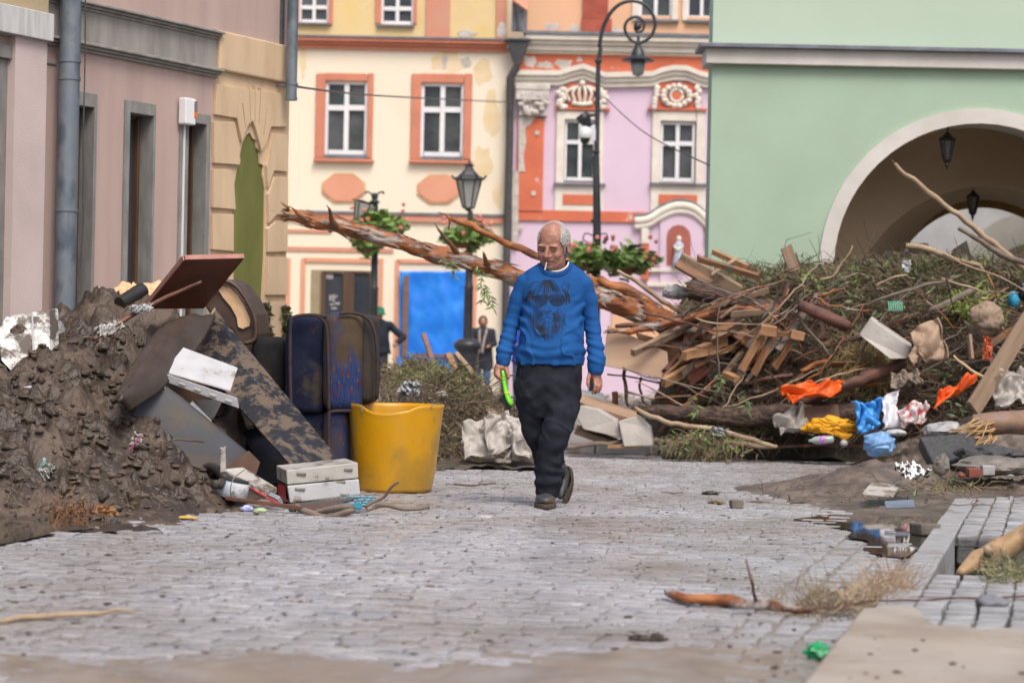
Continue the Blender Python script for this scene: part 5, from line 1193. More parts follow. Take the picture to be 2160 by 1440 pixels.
D['card'] = mat('wet_cardboard', (.37,.27,.19), (.29,.21,.15), scale=4, rough=.9, bump=.2)
D['orange'] = mat('orange_sheet', (.72,.12,.01), (.60,.09,.01), scale=5, rough=.5, bump=.3, bscale=12, mud=.28)
D['yellow'] = mat('yellow_cloth', (.70,.36,.008), (.58,.27,.008), scale=5, rough=.7, bump=.3, bscale=20, mud=.18, mudcol=(.3,.18,.05))
D['bluebag'] = mat('blue_bag', (.05,.27,.68), (.09,.36,.76), scale=5, rough=.35, bump=.4, bscale=14)
D['bluebag2'] = mat('faded_blue_bag', (.14,.30,.56), (.19,.36,.60), scale=5, rough=.5, bump=.4, bscale=16, mud=.2, mudcol=(.2,.16,.13), mscale=6)
D['asphalt'] = mat('asphalt', (.035,.037,.04), (.07,.07,.072), scale=40, rough=.75, bump=.9, bscale=70)
D['stonem'] = mat('muddy_stone', (.12,.11,.10), (.20,.18,.16), scale=9, rough=.6, bump=.6, bscale=30)
D['sett'] = mat('loose_sett', (.10,.085,.07), (.16,.14,.12), scale=12, rough=.7, bump=.8, bscale=40)
D['brick'] = mat('red_brick', (.22,.065,.042), (.15,.05,.035), scale=14, rough=.85, bump=.5)
D['redbrown'] = mat('red_brown_panel', (.19,.058,.034), (.10,.036,.025), scale=4, rough=.5, bump=.2, bscale=30, mud=.13, mscale=5)
D['rednose'] = mat('pinkish_panel_edge', (.42,.20,.16), (.30,.13,.10), scale=9, rough=.6, mud=.15)
D['dirtyboard'] = mat('black_board_caked', (.010,.012,.018), (.018,.019,.025), scale=4, rough=.5, bump=.8, bscale=60, bdist=.006, mud=.50, mudcol=(.125,.095,.068), mscale=8)
D['sheet'] = mat('grey_metal_sheet', (.060,.064,.075), (.045,.046,.05), scale=3, rough=.62, spec=.3, bump=.1, mud=.5, mudcol=(.075,.063,.052), mscale=1.6)
D['mudrug'] = mat('mud_caked_rug', (.042,.028,.021), (.072,.052,.040), scale=3, rough=.5, bump=.5, bscale=14, bdist=.01)
D['navy'] = mat('navy_upholstery', (.007,.010,.028), (.012,.017,.042), scale=9, rough=.9, bump=.5, bscale=160, bdist=.003, mud=.44, mudcol=(.045,.036,.028), mscale=2.2, spec=.2)
D['darkfab'] = mat('blackened_upholstery', (.013,.014,.019), (.024,.022,.022), scale=9, rough=.9, bump=.5, bscale=140, mud=.35, mudcol=(.045,.036,.028), mscale=3, spec=.2)
D['yellowtub'] = mat('yellow_rubber', (.60,.29,.003), (.46,.22,.004), (.63,.31,.003), scale=3, rough=.34, bump=.12, bscale=20, detail=9, mud=.2, mudcol=(.33,.20,.02), mscale=7, veil=.6, veilcol=(.30,.21,.04), vscale=3, coat=.15)
D['plywood_end'] = mat('pale_plywood', (.66,.45,.27), (.55,.36,.2), scale=12, rough=.8, bump=.3, mud=.14)
D['brownleather'] = mat('brown_rim', (.05,.028,.02), (.075,.045,.033), scale=8, rough=.5, bump=.4)
D['teal'] = mat('teal_plastic', (.01,.16,.24), (.02,.20,.29), rough=.4)
D['red'] = mat('red_plastic', (.6,.02,.02), rough=.4)
D['steel'] = mat('galvanised', (.35,.37,.40), (.24,.25,.27), scale=6, rough=.35, metal=.6, mud=.3)
# upholstery pattern: short dashes of red and ochre on blue
m = bpy.data.materials.new('dashed_fabric'); m.use_nodes = True; n = m.node_tree; b = n.nodes['Principled BSDF']; tc = n.nodes.new('ShaderNodeTexCoord')
def dash(scale_, thr, col_in, col, off):
    mp_ = n.nodes.new('ShaderNodeMapping'); mp_.inputs['Scale'].default_value = scale_; mp_.inputs['Location'].default_value = off; mp_.inputs['Rotation'].default_value = (math.radians(-90), 0, 0); n.links.new(tc.outputs['Object'], mp_.inputs[0])
    v_ = n.nodes.new('ShaderNodeTexVoronoi'); v_.voronoi_dimensions = '2D'; v_.distance = 'CHEBYCHEV'; v_.inputs['Scale'].default_value = 1; v_.inputs['Randomness'].default_value = .75; n.links.new(mp_.outputs[0], v_.inputs['Vector'])
    c_ = n.nodes.new('ShaderNodeMath'); c_.operation = 'LESS_THAN'; c_.inputs[1].default_value = thr; n.links.new(v_.outputs['Distance'], c_.inputs[0])
    x = n.nodes.new('ShaderNodeMix'); x.data_type = 'RGBA'; x.inputs[7].default_value = (*col, 1); n.links.new(c_.outputs[0], x.inputs[0]); n.links.new(col_in, x.inputs[6]) ; return x.outputs[2]
z = n.nodes.new('ShaderNodeTexNoise'); z.inputs['Scale'].default_value = 30; z.inputs['Detail'].default_value = 4; mpz = n.nodes.new('ShaderNodeMapping'); mpz.inputs['Scale'].default_value = (6,6,.5); n.links.new(tc.outputs['Object'], mpz.inputs[0]); n.links.new(mpz.outputs[0], z.inputs['Vector'])
rp = n.nodes.new('ShaderNodeValToRGB'); rp.color_ramp.elements[0].color = (.016,.026,.085,1); rp.color_ramp.elements[1].color = (.034,.055,.155,1); rp.color_ramp.elements[0].position = .3; rp.color_ramp.elements[1].position = .7; n.links.new(z.outputs['Fac'], rp.inputs[0])
c_ = dash((19,.01,6.5), .115, rp.outputs[0], (.13,.02,.028), (0,0,0)); c_ = dash((24,.01,7.5), .075, c_, (.15,.085,.04), (3.3,0,1.7))
z2 = n.nodes.new('ShaderNodeTexNoise'); z2.inputs['Scale'].default_value = 3.5; z2.inputs['Detail'].default_value = 7; mpy = n.nodes.new('ShaderNodeMapping'); mpy.inputs['Scale'].default_value = (1.3,1,.5); n.links.new(tc.outputs['Object'], mpy.inputs[0]); n.links.new(mpy.outputs[0], z2.inputs['Vector'])
r2 = n.nodes.new('ShaderNodeValToRGB'); r2.color_ramp.elements[0].position = .40; r2.color_ramp.elements[1].position = .54; n.links.new(z2.outputs['Fac'], r2.inputs[0])
x = n.nodes.new('ShaderNodeMix'); x.data_type = 'RGBA'; x.inputs[7].default_value = (.075,.055,.034,1); n.links.new(r2.outputs[0], x.inputs[0]); n.links.new(c_, x.inputs[6]); n.links.new(x.outputs[2], b.inputs['Base Color']); b.inputs['Roughness'].default_value = .9; b.inputs['Specular IOR Level'].default_value = .2
D['dash'] = m
def panel(name, label, cat, corners, th, mt, bevel=.003, parent=None, group=None, bow=0.0, seg=1):
    """flat board from four corner spots (u, v, Y) with a thickness pushed backwards"""
    c = [P(*k) for k in corners]; nrm = (c[1]-c[0]).cross(c[3]-c[0]).normalized()
    if nrm.y < 0: nrm = -nrm
    mb = MB(); mb.hexa([k for k in c]+[k+nrm*th for k in c]); o = obj(name, mb, mt, parent, bevel=bevel)
    return o if parent is not None else tag(o, label, cat, group)
def crumple(name, label, cat, pts, mt, amp=.03, fr=7, nu=34, nv=26, seed=0, thick=.004, group=None, parent=None):
    """soft sheet or bag: bilinear patch through four spots, rumpled"""
    c = [P(*k) for k in pts]; mb = MB()
    nrm = (c[1]-c[0]).cross(c[3]-c[0]).normalized()
    def f(s, t):
        p = (c[0]*(1-s)+c[1]*s)*(1-t)+(c[3]*(1-s)+c[2]*s)*t
        q = Vector((s*fr*.5+seed, t*fr*.5, seed*.3)); wv_ = mnoise.noise_vector(q*.8)*.6; k = .9-abs(mnoise.noise(q+wv_)*2)*1.1; k2 = .5-abs(mnoise.noise(q*2.3+wv_*2))*2+.3*mnoise.noise(q*5)
        j = Vector((mnoise.noise(q*1.3+Vector((9,0,0))), 0, mnoise.noise(q*1.3+Vector((0,9,0)))))
        return p + nrm*amp*(k-.5+k2*.7) + j*amp*.7 - nrm*(0 if nrm.y > 0 else 0)
    mb.grid(f, nu, nv); o = obj(name, mb, mt, parent, smooth=True, solid=thick); return o if parent is not None else tag(o, label, cat, group)
def sack(name, label, cat, c, r, mt, amp=.35, seed=0, sc_=1.6, R=None, sub=5):
    mb = MB(); bm = bmesh.new(); bmesh.ops.create_icosphere(bm, subdivisions=sub if max(r) > .04 else 3, radius=1)
    for v in bm.verts:
        q = v.co*sc_*.7+Vector((seed, seed*1.7, 0)); w1 = mnoise.noise_vector(q*1.3)*.5; q2 = v.co*(.5+.6*sc_)+w1+Vector((seed*3, 1, 2))
        rd = abs(mnoise.noise(q2*1.6)); rd2 = abs(mnoise.noise(q2*3.7+w1*2)); k = 1+amp*(.55*mnoise.noise(q)+.75*(rd-.3)+.4*(rd2-.25))
        mb.v.append(((v.co.x*k*r[0])+c[0], (v.co.y*k*r[1])+c[1], (v.co.z*(k if v.co.z > 0 else k*.9)*r[2])+c[2]))
    mb.f = [tuple(v.index for v in f.verts) for f in bm.faces]; mb.m = [0]*len(mb.f); bm.free()
    if R: mb.v = [tuple(R @ (Vector(p)-Vector(c))+Vector(c)) for p in mb.v]
    mb.v = [(x_, y_, max(z_, .004)) for x_, y_, z_ in mb.v]; return tag(obj(name, mb, mt, smooth=True), label, cat)
# ================================================================== the mud heap on the left
hp_ = []   # control spots on the heap's surface: (u, v, Y)
for (u, v) in ((-200,1180),(-60,1135),(60,1128),(130,1124),(220,1118),(300,1112),(390,1098),(470,1082),(520,1066)): hp_.append((*G(u, v)[:2], 0))
for (u, v, Y) in ((10,770,14.6),(60,745,14.8),(105,720,15),(130,682,15.3),(160,652,15.4),(205,625,15.6),(262,632,15.7),(320,640,15.6),(400,690,15.5),(440,735,15.4),
                  (0,850,13.7),(100,840,13.8),(200,800,14.2),(300,800,14.6),(280,870,13.9),(340,930,13.7),(400,990,13.6),(450,1030,13.5),(200,920,13.2),(100,930,13.0),(0,940,12.9),(60,1020,12.5),(180,1030,12.5),(300,1010,12.9),(380,1050,12.9),
                  (-200,780,14.5),(-200,900,13.2),(200,1080,12.25),(60,1085,12.2),(340,1080,12.7)): p = P(u, v, Y); hp_.append((p.x, p.y, max(p.z, .0)))
for (x, y) in ((-3.9,17.2),(-3.2,17.3),(-2.6,17.2),(-2.0,16.6),(-1.65,15.6),(-1.55,14.6),(-1.6,13.8),(-4.6,17.0),(-4.2,12.0),(-4.2,11.3),(-2.5,11.3),(-1.3,12.6),(-1.0,14),(-1.2,16.5)): hp_.append((x, y, -.05 if y < 13 or x > -1.8 else .35))
hp_ = np.array(hp_); Kd = np.sqrt(((hp_[:,None,:2]-hp_[None,:,:2])**2).sum(-1)); wts = np.linalg.solve(np.block([[Kd, np.ones((len(hp_),1))],[np.ones((1,len(hp_))), np.zeros((1,1))]]), np.append(hp_[:,2], 0))
def heap_z(x, y):
    x, y = np.asarray(x, float), np.asarray(y, float); d = np.sqrt((x[...,None]-hp_[:,0])**2+(y[...,None]-hp_[:,1])**2); return d@wts[:-1]+wts[-1]
def field_heap(x0, x1, y0, y1, h_, zf, amp, seed, lump=1.0):
    xs, ys = np.arange(x0, x1, h_), np.arange(y0, y1, h_); X, Y = np.meshgrid(xs, ys); Z = zf(X, Y); k = np.clip((Z+.04)/.14, 0, 1)
    n1 = vnoise(X, Y, Z*0, 3.2, seed, 2); n2 = np.abs(vnoise(X, Y, Z, 5.5, seed+1, 2))*1.3+np.abs(vnoise(X, Y, Z, 14, seed+21, 2))*.6; n3 = vnoise(X, Y, Z, 24, seed+2, 2)
    st = np.round(n1*2.4)/2.4*.15+n1*.75                    # broken, stepped clods
    n4 = vnoise(X, Y, Z, 55, seed+9, 2)
    Z2 = Z + k*amp*(st*.9+(n2-.6)*.95*lump+n3*.30+n4*.16)
    DX = k*amp*.3*vnoise(X, Y, Z, 9, seed+5, 2); DY = k*amp*.3*vnoise(X, Y, Z, 9, seed+6, 2)
    V = np.stack([X+DX, Y+DY, Z2], -1).reshape(-1, 3); ny, nx = X.shape; i = np.arange(ny*nx).reshape(ny, nx)
    f = np.stack([i[:-1,:-1], i[:-1,1:], i[1:,1:], i[1:,:-1]], -1).reshape(-1, 4); ok = (Z2.reshape(-1)[f] > -.02).any(1); return V, f[ok]
hv_, hf_ = field_heap(-5.2, -1.2, 11.4, 17.4, .021, heap_z, .085, 3)
tag(obj('mud_heap', (hv_, hf_), M['mud'], smooth=True), 'tall heap of wet dark brown mud piled against the pinkish house', None, kind='stuff')
bv_h = BVHTree.FromPolygons(hv_.tolist(), hf_.tolist())
def on_heap(u, v, lift=.0):
    h_ = bv_h.ray_cast(camp, (P(u, v, 10)-camp).normalized()); return (h_[0]+h_[1]*lift) if h_[0] is not None else G(u, v)
clod = MB()
for k in range(480):
    u, v = random.uniform(-40, 480), random.uniform(700, 1105); p = on_heap(u, v)
    if p.y > 16.5 or p.z < .01: continue
    s = random.choice((.010,.012,.015,.018,.022,.03)); clod.blob(p, (s*random.uniform(.8,1.7), s*1.2, s*random.uniform(.4,.8)), 2, .6, 1.6, k, Matrix.Rotation(random.uniform(0,3), 3, random.choice('XYZ')))
tag(obj('mud_clods', clod, M['mud'], smooth=True), 'loose clods of mud scattered over the left heap', None, kind='stuff')
# litter mud on the street near the right, a low spread
def spread(name, uvz, amp, seed, label, x0, x1, y0, y1, mt, h_=.022):
    cp = np.array([(*((G(u, v))[:2]), z) for u, v, z in uvz]); Kd = np.sqrt(((cp[:,None,:2]-cp[None,:,:2])**2).sum(-1)+1e-6); w_ = np.linalg.solve(np.block([[Kd, np.ones((len(cp),1))],[np.ones((1,len(cp))), np.zeros((1,1))]]), np.append(cp[:,2], 0))
    f = lambda x, y: np.sqrt((x[...,None]-cp[:,0])**2+(y[...,None]-cp[:,1])**2)@w_[:-1]+w_[-1]
    v_, f_ = field_heap(x0, x1, y0, y1, h_, f, amp, seed); tag(obj(name, (v_, f_), mt, smooth=True), label, None, kind='stuff'); return v_, f_
v2_, f2_ = spread('mud_spread', [(1560,1040,-0.030),(1640,1046,0.006),(1700,1050,0.019),(1745,1050,0.062),(1790,1046,0.17),(1850,1040,0.21),(1910,1040,0.20),(1960,1048,0.124),(2020,1056,0.074),(2090,1060,0.043),(2170,1064,0.043),(2260,1064,0.043),(1560,1075,-0.050),(1640,1080,-0.030),(1720,1085,-0.010),(1800,1090,0.000),(1880,1092,0.000),(1990,1088,0.019),(2100,1088,0.025),(2200,1088,0.025),(1640,1120,-0.100),(1900,1110,-0.080),(2060,1112,-0.060),(2200,1112,-0.060),(1620,1016,-0.050),(1720,1012,-0.020),(1820,1005,0.031),(1950,1004,0.050),(2060,1008,0.019),(2200,1010,0.000),(1700,985,-0.050),(2000,975,-0.050),(2200,975,-0.050)],
       .03, 31, 'low spread of sandy mud across kerb and pavement at the right', 1.3, 4.6, 11.2, 18.5, M['mud2'])
v3_, f3_ = spread('mud_bank', [(1790,985,-0.050),(1850,975,0.050),(1900,960,0.217),(1950,965,0.384),(2000,975,0.484),(2060,985,0.459),(2130,985,0.409),(2230,985,0.341),(1840,950,0.000),(1920,945,0.310),(2010,940,0.527),(2100,940,0.434),(2230,940,0.310),(1850,1008,-0.080),(1950,1010,-0.030),(2060,1012,-0.030),(2230,1012,-0.030),(1820,1020,-0.100),(2000,1030,-0.100),(2200,1030,-0.100),(1780,960,-0.100),(2000,922,0.186),(2200,920,0.124),(1860,930,0.000)],
       .05, 37, 'grey brown bank of mud and rubble under the splintered log', 2.2, 6.2, 15.2, 22, M['mud2'])
bv_2 = BVHTree.FromPolygons(np.concatenate([v2_, v3_]).tolist(), np.concatenate([f2_, f3_+len(v2_)]).tolist())
def on_mud(u, v, lift=0): h_ = bv_2.ray_cast(camp, (P(u, v, 10)-camp).normalized()); return (h_[0]+h_[1]*lift) if h_[0] is not None else G(u, v)
# ================================================================== things on and beside the left heap
ap = thing('appliance_panel', 'white mud-splattered panel with a round hole at the left edge of the heap', 'panel', on_heap(60, 780))
c = [P(-8,700,14.75), P(12,668,14.8), P(104,652,14.9), P(106,782,14.7), P(40,800,14.5), P(2,760,14.5)]
mb = MB(); mb.prism(c, Vector((0.03,.16,.01))); obj('front', mb, mat('splattered_white', (.70,.70,.68), (.62,.62,.6), scale=5, rough=.5, bump=.4, bscale=25, mud=.50, mudcol=(.12,.10,.085), mscale=5), ap, bevel=.01)
mb = MB(); mb.blob(P(40,703,14.74), (.060,.025,.055), 3, .3, 2, 5); obj('mud_plug', mb, M['mud'], ap)
mb = MB(); mb.tube([P(68,664,14.8), P(71,760,14.62)], .006, 6); obj('seam_strip', mb, D['white'], ap)
sack('plastic_sack', 'grey plastic sack behind the white panel', 'sack', P(122,708,15.1), (.06,.06,.10), mat('grey_film', (.22,.23,.24), (.12,.115,.11), rough=.3, bump=.6, bscale=18), seed=3)
# red brown slab on top
tt_ = thing('table_leaf', 'reddish brown board with pink edge tilted on top of the mud heap', 'board', P(400,650,15.2))
A, B, Cc, Dd = P(390,549,14.55), P(515,546,14.75), P(430,651,15.35), P(307,652,15.15)
nr_ = (B-A).cross(Dd-A).normalized(); nr_ = nr_ if nr_.z > 0 else -nr_
mb = MB(); mb.hexa([A, B, Cc, Dd, A+nr_*.030, B+nr_*.030, Cc+nr_*.030, Dd+nr_*.030]); obj('board', mb, D['redbrown'], tt_, bevel=.003)
mb = MB(); e1 = (A-B).normalized(); f1 = (A-Dd).normalized()
mb.hexa([A+f1*.001, B+f1*.001, B+f1*.012, A+f1*.012, A+f1*.001+nr_*.032, B+f1*.001+nr_*.032, B+f1*.012+nr_*.032, A+f1*.012+nr_*.032])
mb.hexa([A+e1*.001, Dd+e1*.001, Dd+e1*.012, A+e1*.012, A+e1*.001+nr_*.034, Dd+e1*.001+nr_*.034, Dd+e1*.012+nr_*.034, A+e1*.012+nr_*.034]); obj('edge_band', mb, D['rednose'], tt_, bevel=.002)
# sofa arm with pale plywood crescent
sa = thing('armrest', 'curved muddy sofa arm showing a pale plywood crescent', 'furniture part', P(480,720,15.6))
out = [(438,632),(452,606),(470,596),(490,606),(512,632),(528,662),(538,698),(534,716),(520,724),(505,718),(497,700),(480,668),(455,642)]
mb = MB(); mb.prism([P(u, v, 15.55) for u, v in [(428,640),(446,600),(470,590),(497,602),(520,632),(536,665),(541,705),(537,742),(520,760),(490,700),(440,660)]], Vector((.06,.35,.02))); obj('padding', mb, D['brownleather'], sa, bevel=.02)
mb = MB(); mb.prism([P(u, v, 15.53) for u, v in [(461,613),(468,604),(482,606),(500,622),(516,648),(528,675),(526,688),(512,694),(502,690),(498,668),(486,646),(470,628)]], Vector((0,.03,0))); obj('plywood_side', mb, D['plywood_end'], sa, bevel=.004)
mb = MB(); mb.tube(smoothpath([P(u, v, 15.5) for u, v in [(445,604),(470,592),(497,603),(520,634),(536,668),(540,702),(534,718),(516,724)]], 5), .016, 8); obj('piping', mb, D['brownleather'], sa, smooth=True)
# pieces behind the crest
mb = MB(); mb.tube([P(252,640,15.4), P(300,612,15.6)], [.045,.055], 14); tag(obj('rubber_hose_piece', mb, mat('black_hose', (.012,.012,.013), (.03,.027,.025), rough=.35, bump=.4), smooth=False, auto=50), 'short black hose end on the crest under the reddish board', 'hose')
crumple('osb_fragment', 'torn pale chipboard flakes at the crest behind the black hose', 'board fragment', [(235,607,15.8),(345,590,16),(352,618,15.8),(260,625,15.6)], D['plywood_end'], amp=.03, fr=6, thick=.008, seed=8)
branch('stick', 'long reddish stick leaning on the heap below the brown board', 'stick', [P(198,716,14.3), P(260,675,14.5), P(340,632,14.6), P(425,594,14.6)], [.013,.016,.014,.009], mat('red_brown_stick', (.15,.065,.04), (.10,.045,.03), rough=.6, bump=.4), seed=3, jit=.2, wob=.008)
crumple('foil_scrap', 'crumpled clear foil beside the reddish stick', 'foil', [(200,692,14.35),(250,678,14.5),(262,690,14.5),(212,710,14.3)], mat('clear_foil', (.42,.42,.40), (.25,.24,.22), rough=.2, spec=.8), amp=.03, fr=14, seed=4)
crumple('foil_scrap', 'small white plastic film at the middle of the reddish stick', 'foil', [(272,648,14.5),(318,640,14.6),(322,655,14.5),(282,662,14.5)], mat('white_film', (.5,.52,.53), (.3,.3,.31), rough=.25), amp=.025, fr=12, seed=6)
# mud caked rug slumping over the heap's right side
cs = [(418,652,15.0),(452,690,14.8),(405,775,14.2),(300,845,13.6),(262,862,13.45),(246,850,13.45),(262,790,13.8),(330,705,14.4)]
mb = MB()
def rug(s, t):
    top = P(330+88*s, 712-62*s, 14.55+.4*s); bot = P(244+30*s+100*s*s, 858-2*s-26*s*s, 13.4+.35*s); mid = P(288+140*s, 790-45*s, 13.75+.45*s)+Vector((0,-.05,.02))
    p = top*(1-t)**2+mid*2*t*(1-t)+bot*t*t; return p+Vector((0,.03*mnoise.noise(Vector((s*4,t*4,1))), .02*mnoise.noise(Vector((s*5,t*3,5)))))
def rug2(s, t):
    L0, L1 = [(330,706,14.5),(300,745,14.1),(262,795,13.75),(246,850,13.42)], [(452,668,14.95),(425,742,14.55),(352,822,13.9),(268,866,13.45)]
    def bz(L, t): a = [P(*k) for k in L]; return a[0]*(1-t)**3+a[1]*3*t*(1-t)**2+a[2]*3*t*t*(1-t)+a[3]*t**3
    p = bz(L0, t)*(1-s)+bz(L1, t)*s; return p+Vector((0, -.10*math.sin(math.pi*s)+.03*mnoise.noise(Vector((s*4,t*4,1))), .05*math.sin(math.pi*s)+.015*mnoise.noise(Vector((s*7,t*6,5)))))
mb.grid(rug2, 22, 30); tag(obj('rug', mb, D['mudrug'], smooth=True, solid=.03), 'stiff rug caked in smooth brown mud, bent over the right shoulder of the heap', 'rug')
# long black board leaning
panel('wardrobe_board', 'long black board caked with dried mud leaning diagonally towards the yellow tub', 'board', [(391,730,15.1),(453,651,15.35),(714,966,14.35),(612,979,14.05)], .028, D['dirtyboard'], bevel=.002)
beam('batten', 'cream splintered edge strip along the top end of the black board', 'strip', P(394,730,15.05), P(454,652,15.3), .012, .02, mat('cream_strip', (.50,.42,.28), (.35,.28,.18), scale=9, mud=.2))
panel('dark_board', 'dark soaked board lying behind the white plastic rail', 'board', [(470,760,15.5),(540,770,15.6),(600,872,15.2),(520,900,15.0)], .02, mat('soaked_board', (.06,.045,.035), (.10,.08,.06), scale=6, rough=.6, bump=.3, mud=.3), bevel=.002)
panel('cabinet_back', 'black glossy cabinet side lying low behind the stool legs', 'cabinet', [(505,905,15.2),(660,890,15.6),(720,975,15.2),(545,975,14.9)], .35, mat('black_gloss', (.010,.012,.02), (.02,.022,.03), rough=.25, bump=.3, bscale=90, mud=.12), bevel=.004)
panel('cabinet_back', 'dark navy chest behind the black board, near the ground', 'cabinet', [(500,978,14.6),(620,965,15.0),(640,1012,14.8),(530,1020,14.5)], .3, mat('black_chest', (.012,.011,.011), (.03,.026,.024), rough=.4, mud=.25), bevel=.004)
# cardboard box
bx_ = thing('cardboard_box', 'brown wet cardboard box open under the white plastic rail', 'box', P(420,850,14.6))
mb = MB(); mb.prism([P(u, v, 14.45) for u, v in [(338,790),(395,785),(470,842),(440,885),(425,878)]], Vector((0,.02,0))); obj('inner_side', mb, mat('dark_card', (.13,.075,.045), (.09,.05,.03), rough=.9), bx_)
mb = MB(); mb.prism([P(u, v, 14.35) for u, v in [(412,842),(470,843),(452,880),(434,884)]], Vector((0,.012,0))); obj('flap', mb, mat('grey_card', (.30,.30,.31), (.24,.22,.2), rough=.7), bx_)
mb = MB(); mb.prism([P(u, v, 14.44) for u, v in [(440,830),(444,828),(446,838),(452,836),(452,840),(444,843)]], Vector((0,-.003,0))); obj('printed_mark', mb, mat('print_dark', (.03,.02,.015)), bx_)
# white rail
wr_ = thing('plastic_rail', 'white slotted plastic rail sticking out above the cardboard box', 'plastic rail', P(430,800,14.2))
a0, a1, b0, b1 = P(386,736,14.25), P(501,779,14.2), P(346,786,14.0), P(486,826,13.97)
mb = MB(); mb.hexa([a0, a1, b1+Vector((0,0,.0)), b0, a0+Vector((0,.01,.012)), a1+Vector((0,.01,.012)), b1+Vector((0,.0,.012)), b0+Vector((0,0,.012))]); obj('web', mb, D['white'], wr_, bevel=.004)
l0, l1 = P(345,786,13.97), P(500,842,13.9); dn = Vector((.01,.01,-.055))
mb = MB(); mb.hexa([l0+dn, l1+dn, l1+dn+Vector((0,.02,0)), l0+dn+Vector((0,.02,0)), l0+Vector((0,0,.0)), l1+Vector((0,0,.008)), l1+Vector((0,.02,.008)), l0+Vector((0,.02,0))]); obj('lip', mb, D['white'], wr_, bevel=.003)
for k in range(4):
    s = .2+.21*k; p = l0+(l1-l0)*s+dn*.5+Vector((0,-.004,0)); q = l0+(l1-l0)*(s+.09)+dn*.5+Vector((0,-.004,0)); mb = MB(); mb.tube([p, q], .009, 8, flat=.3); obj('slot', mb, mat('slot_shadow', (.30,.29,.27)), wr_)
mb = MB(); mb.hexa([P(*k) for k in ((392,862,14.0),(404,848,14.05),(446,892,14.0),(436,898,13.95),(394,858,14.05),(406,844,14.1),(448,888,14.05),(438,894,14.0))]); tag(obj('white_frame_piece', mb, D['white'], bevel=.003), 'small muddy white frame strip in front of the box opening', 'plastic strip')
panel('white_corner', 'white plastic corner poking out left of the cardboard box', 'plastic strip', [(330,792,13.95),(342,790,13.95),(350,820,13.93),(338,808,13.9)], .02, D['white'])
# big grey sheet
mb = MB()
def shf(s, t):
    top = [(333,803,13.95),(385,835,13.95),(440,885,13.9),(524,955,13.85)]; bot = [(268,876,13.75),(318,925,13.6),(400,972,13.5),(478,995,13.5)]
    def bz(L, t): a = [P(*k) for k in L]; return a[0]*(1-t)**3+a[1]*3*t*(1-t)**2+a[2]*3*t*t*(1-t)+a[3]*t**3
    p = bz(top, s)*(1-t)+bz(bot, s)*t; return p+Vector((0,.05*math.sin(t*3)*math.sin(s*3.1),0))+Vector((0,0,-.05*t*math.sin(s*3)))
mb.grid(shf, 30, 14); tag(obj('metal_sheet', mb, D['sheet'], smooth=True, solid=.006), 'large bent grey metal sheet smeared with mud at the heap foot', 'metal sheet')
mb = MB(); mb.prism([P(u, v, 13.45) for u, v in [(470,990),(524,950),(548,975),(540,1000),(480,1010)]], Vector((0,.02,0))); tag(obj('brown_board_scrap', mb, mat('rusty_card', (.16,.09,.06), (.10,.06,.045), scale=8)), 'torn brown board scrap at the right tip of the grey sheet', 'board fragment')
# overturned stool, pot, hose
so = thing('stool', 'white paint-chipped stool lying upside down with two legs up', 'stool', P(500,1050,13.4))
chip = mat('chipped_white_wood', (.43,.42,.39), (.32,.30,.28), scale=7, rough=.6, bump=.4, mud=.36, mscale=7)
for (a, b_, w_) in (((470,942,13.3),(471,1006,13.3),.038), ((526,955,13.5),(524,1000,13.5),.032)): beam('leg', None, None, P(*a), P(*b_), w_, .03, chip, parent=so)
mb = MB(); mb.hexa([P(*k) for k in ((473,996,13.3),(560,1048,13.2),(584,1040,13.3),(510,990,13.4),(473,988,13.3),(562,1036,13.2),(586,1028,13.3),(512,984,13.4))]); obj('seat', mb, chip, so, bevel=.006)
mb = MB(); mb.tube(smoothpath([P(516,990,13.2), P(492,1010,13.1), P(486,1035,13.1), P(490,1048,13.15)], 4), .003, 5); obj('wire_loop', mb, D['twig2'], so)
pt_ = thing('paint_pot', 'small blue and white enamel pot with mud, below the white stool', 'pot', P(487,1046,13.25))
mb = MB(); mb.lathe([(.075,0),(.09,.02),(.095,.075),(.088,.095),(.075,.098)], P(487,1049,13.25), 20, R=Matrix.Rotation(.2, 3, 'Y')); obj('body', mb, mat('enamel', (.33,.42,.56), (.62,.64,.66), scale=9, rough=.3, mud=.25, mscale=8), pt_, smooth=False, auto=50)
mb = MB(); mb.lathe([(.074,.099),(.086,.10),(.084,.115),(.02,.118)], P(487,1049,13.25), 20, R=Matrix.Rotation(.2, 3, 'Y')); obj('lid', mb, mat('dark_lid', (.03,.03,.035)), pt_)
mb = MB(); pth = smoothpath([P(424,992,13.6), P(446,985,13.5), P(470,1000,13.3), P(472,1018,13.2), P(450,1022,13.1)], 12); mb.tube(pth, [.026+.004*math.sin(i*2.2) for i in range(len(pth))], 12); tag(obj('corrugated_hose', mb, mat('dark_hose', (.02,.017,.015), (.05,.042,.035), rough=.5, mud=.2), smooth=True), 'dark corrugated hose looping beside the stool legs', 'hose')
panel('radiator_strip', 'narrow muddy metal strip with red trim lying under the stool seat', 'metal strip', [(500,1010,13.3),(585,1052,13.2),(592,1066,13.2),(520,1030,13.3)], .03, D['steel'])
beam('red_rod', 'thin red rod between the stool and the white case', 'rod', P(520,1024,13.25), P(592,1064,13.15), .008, .008, D['red'])
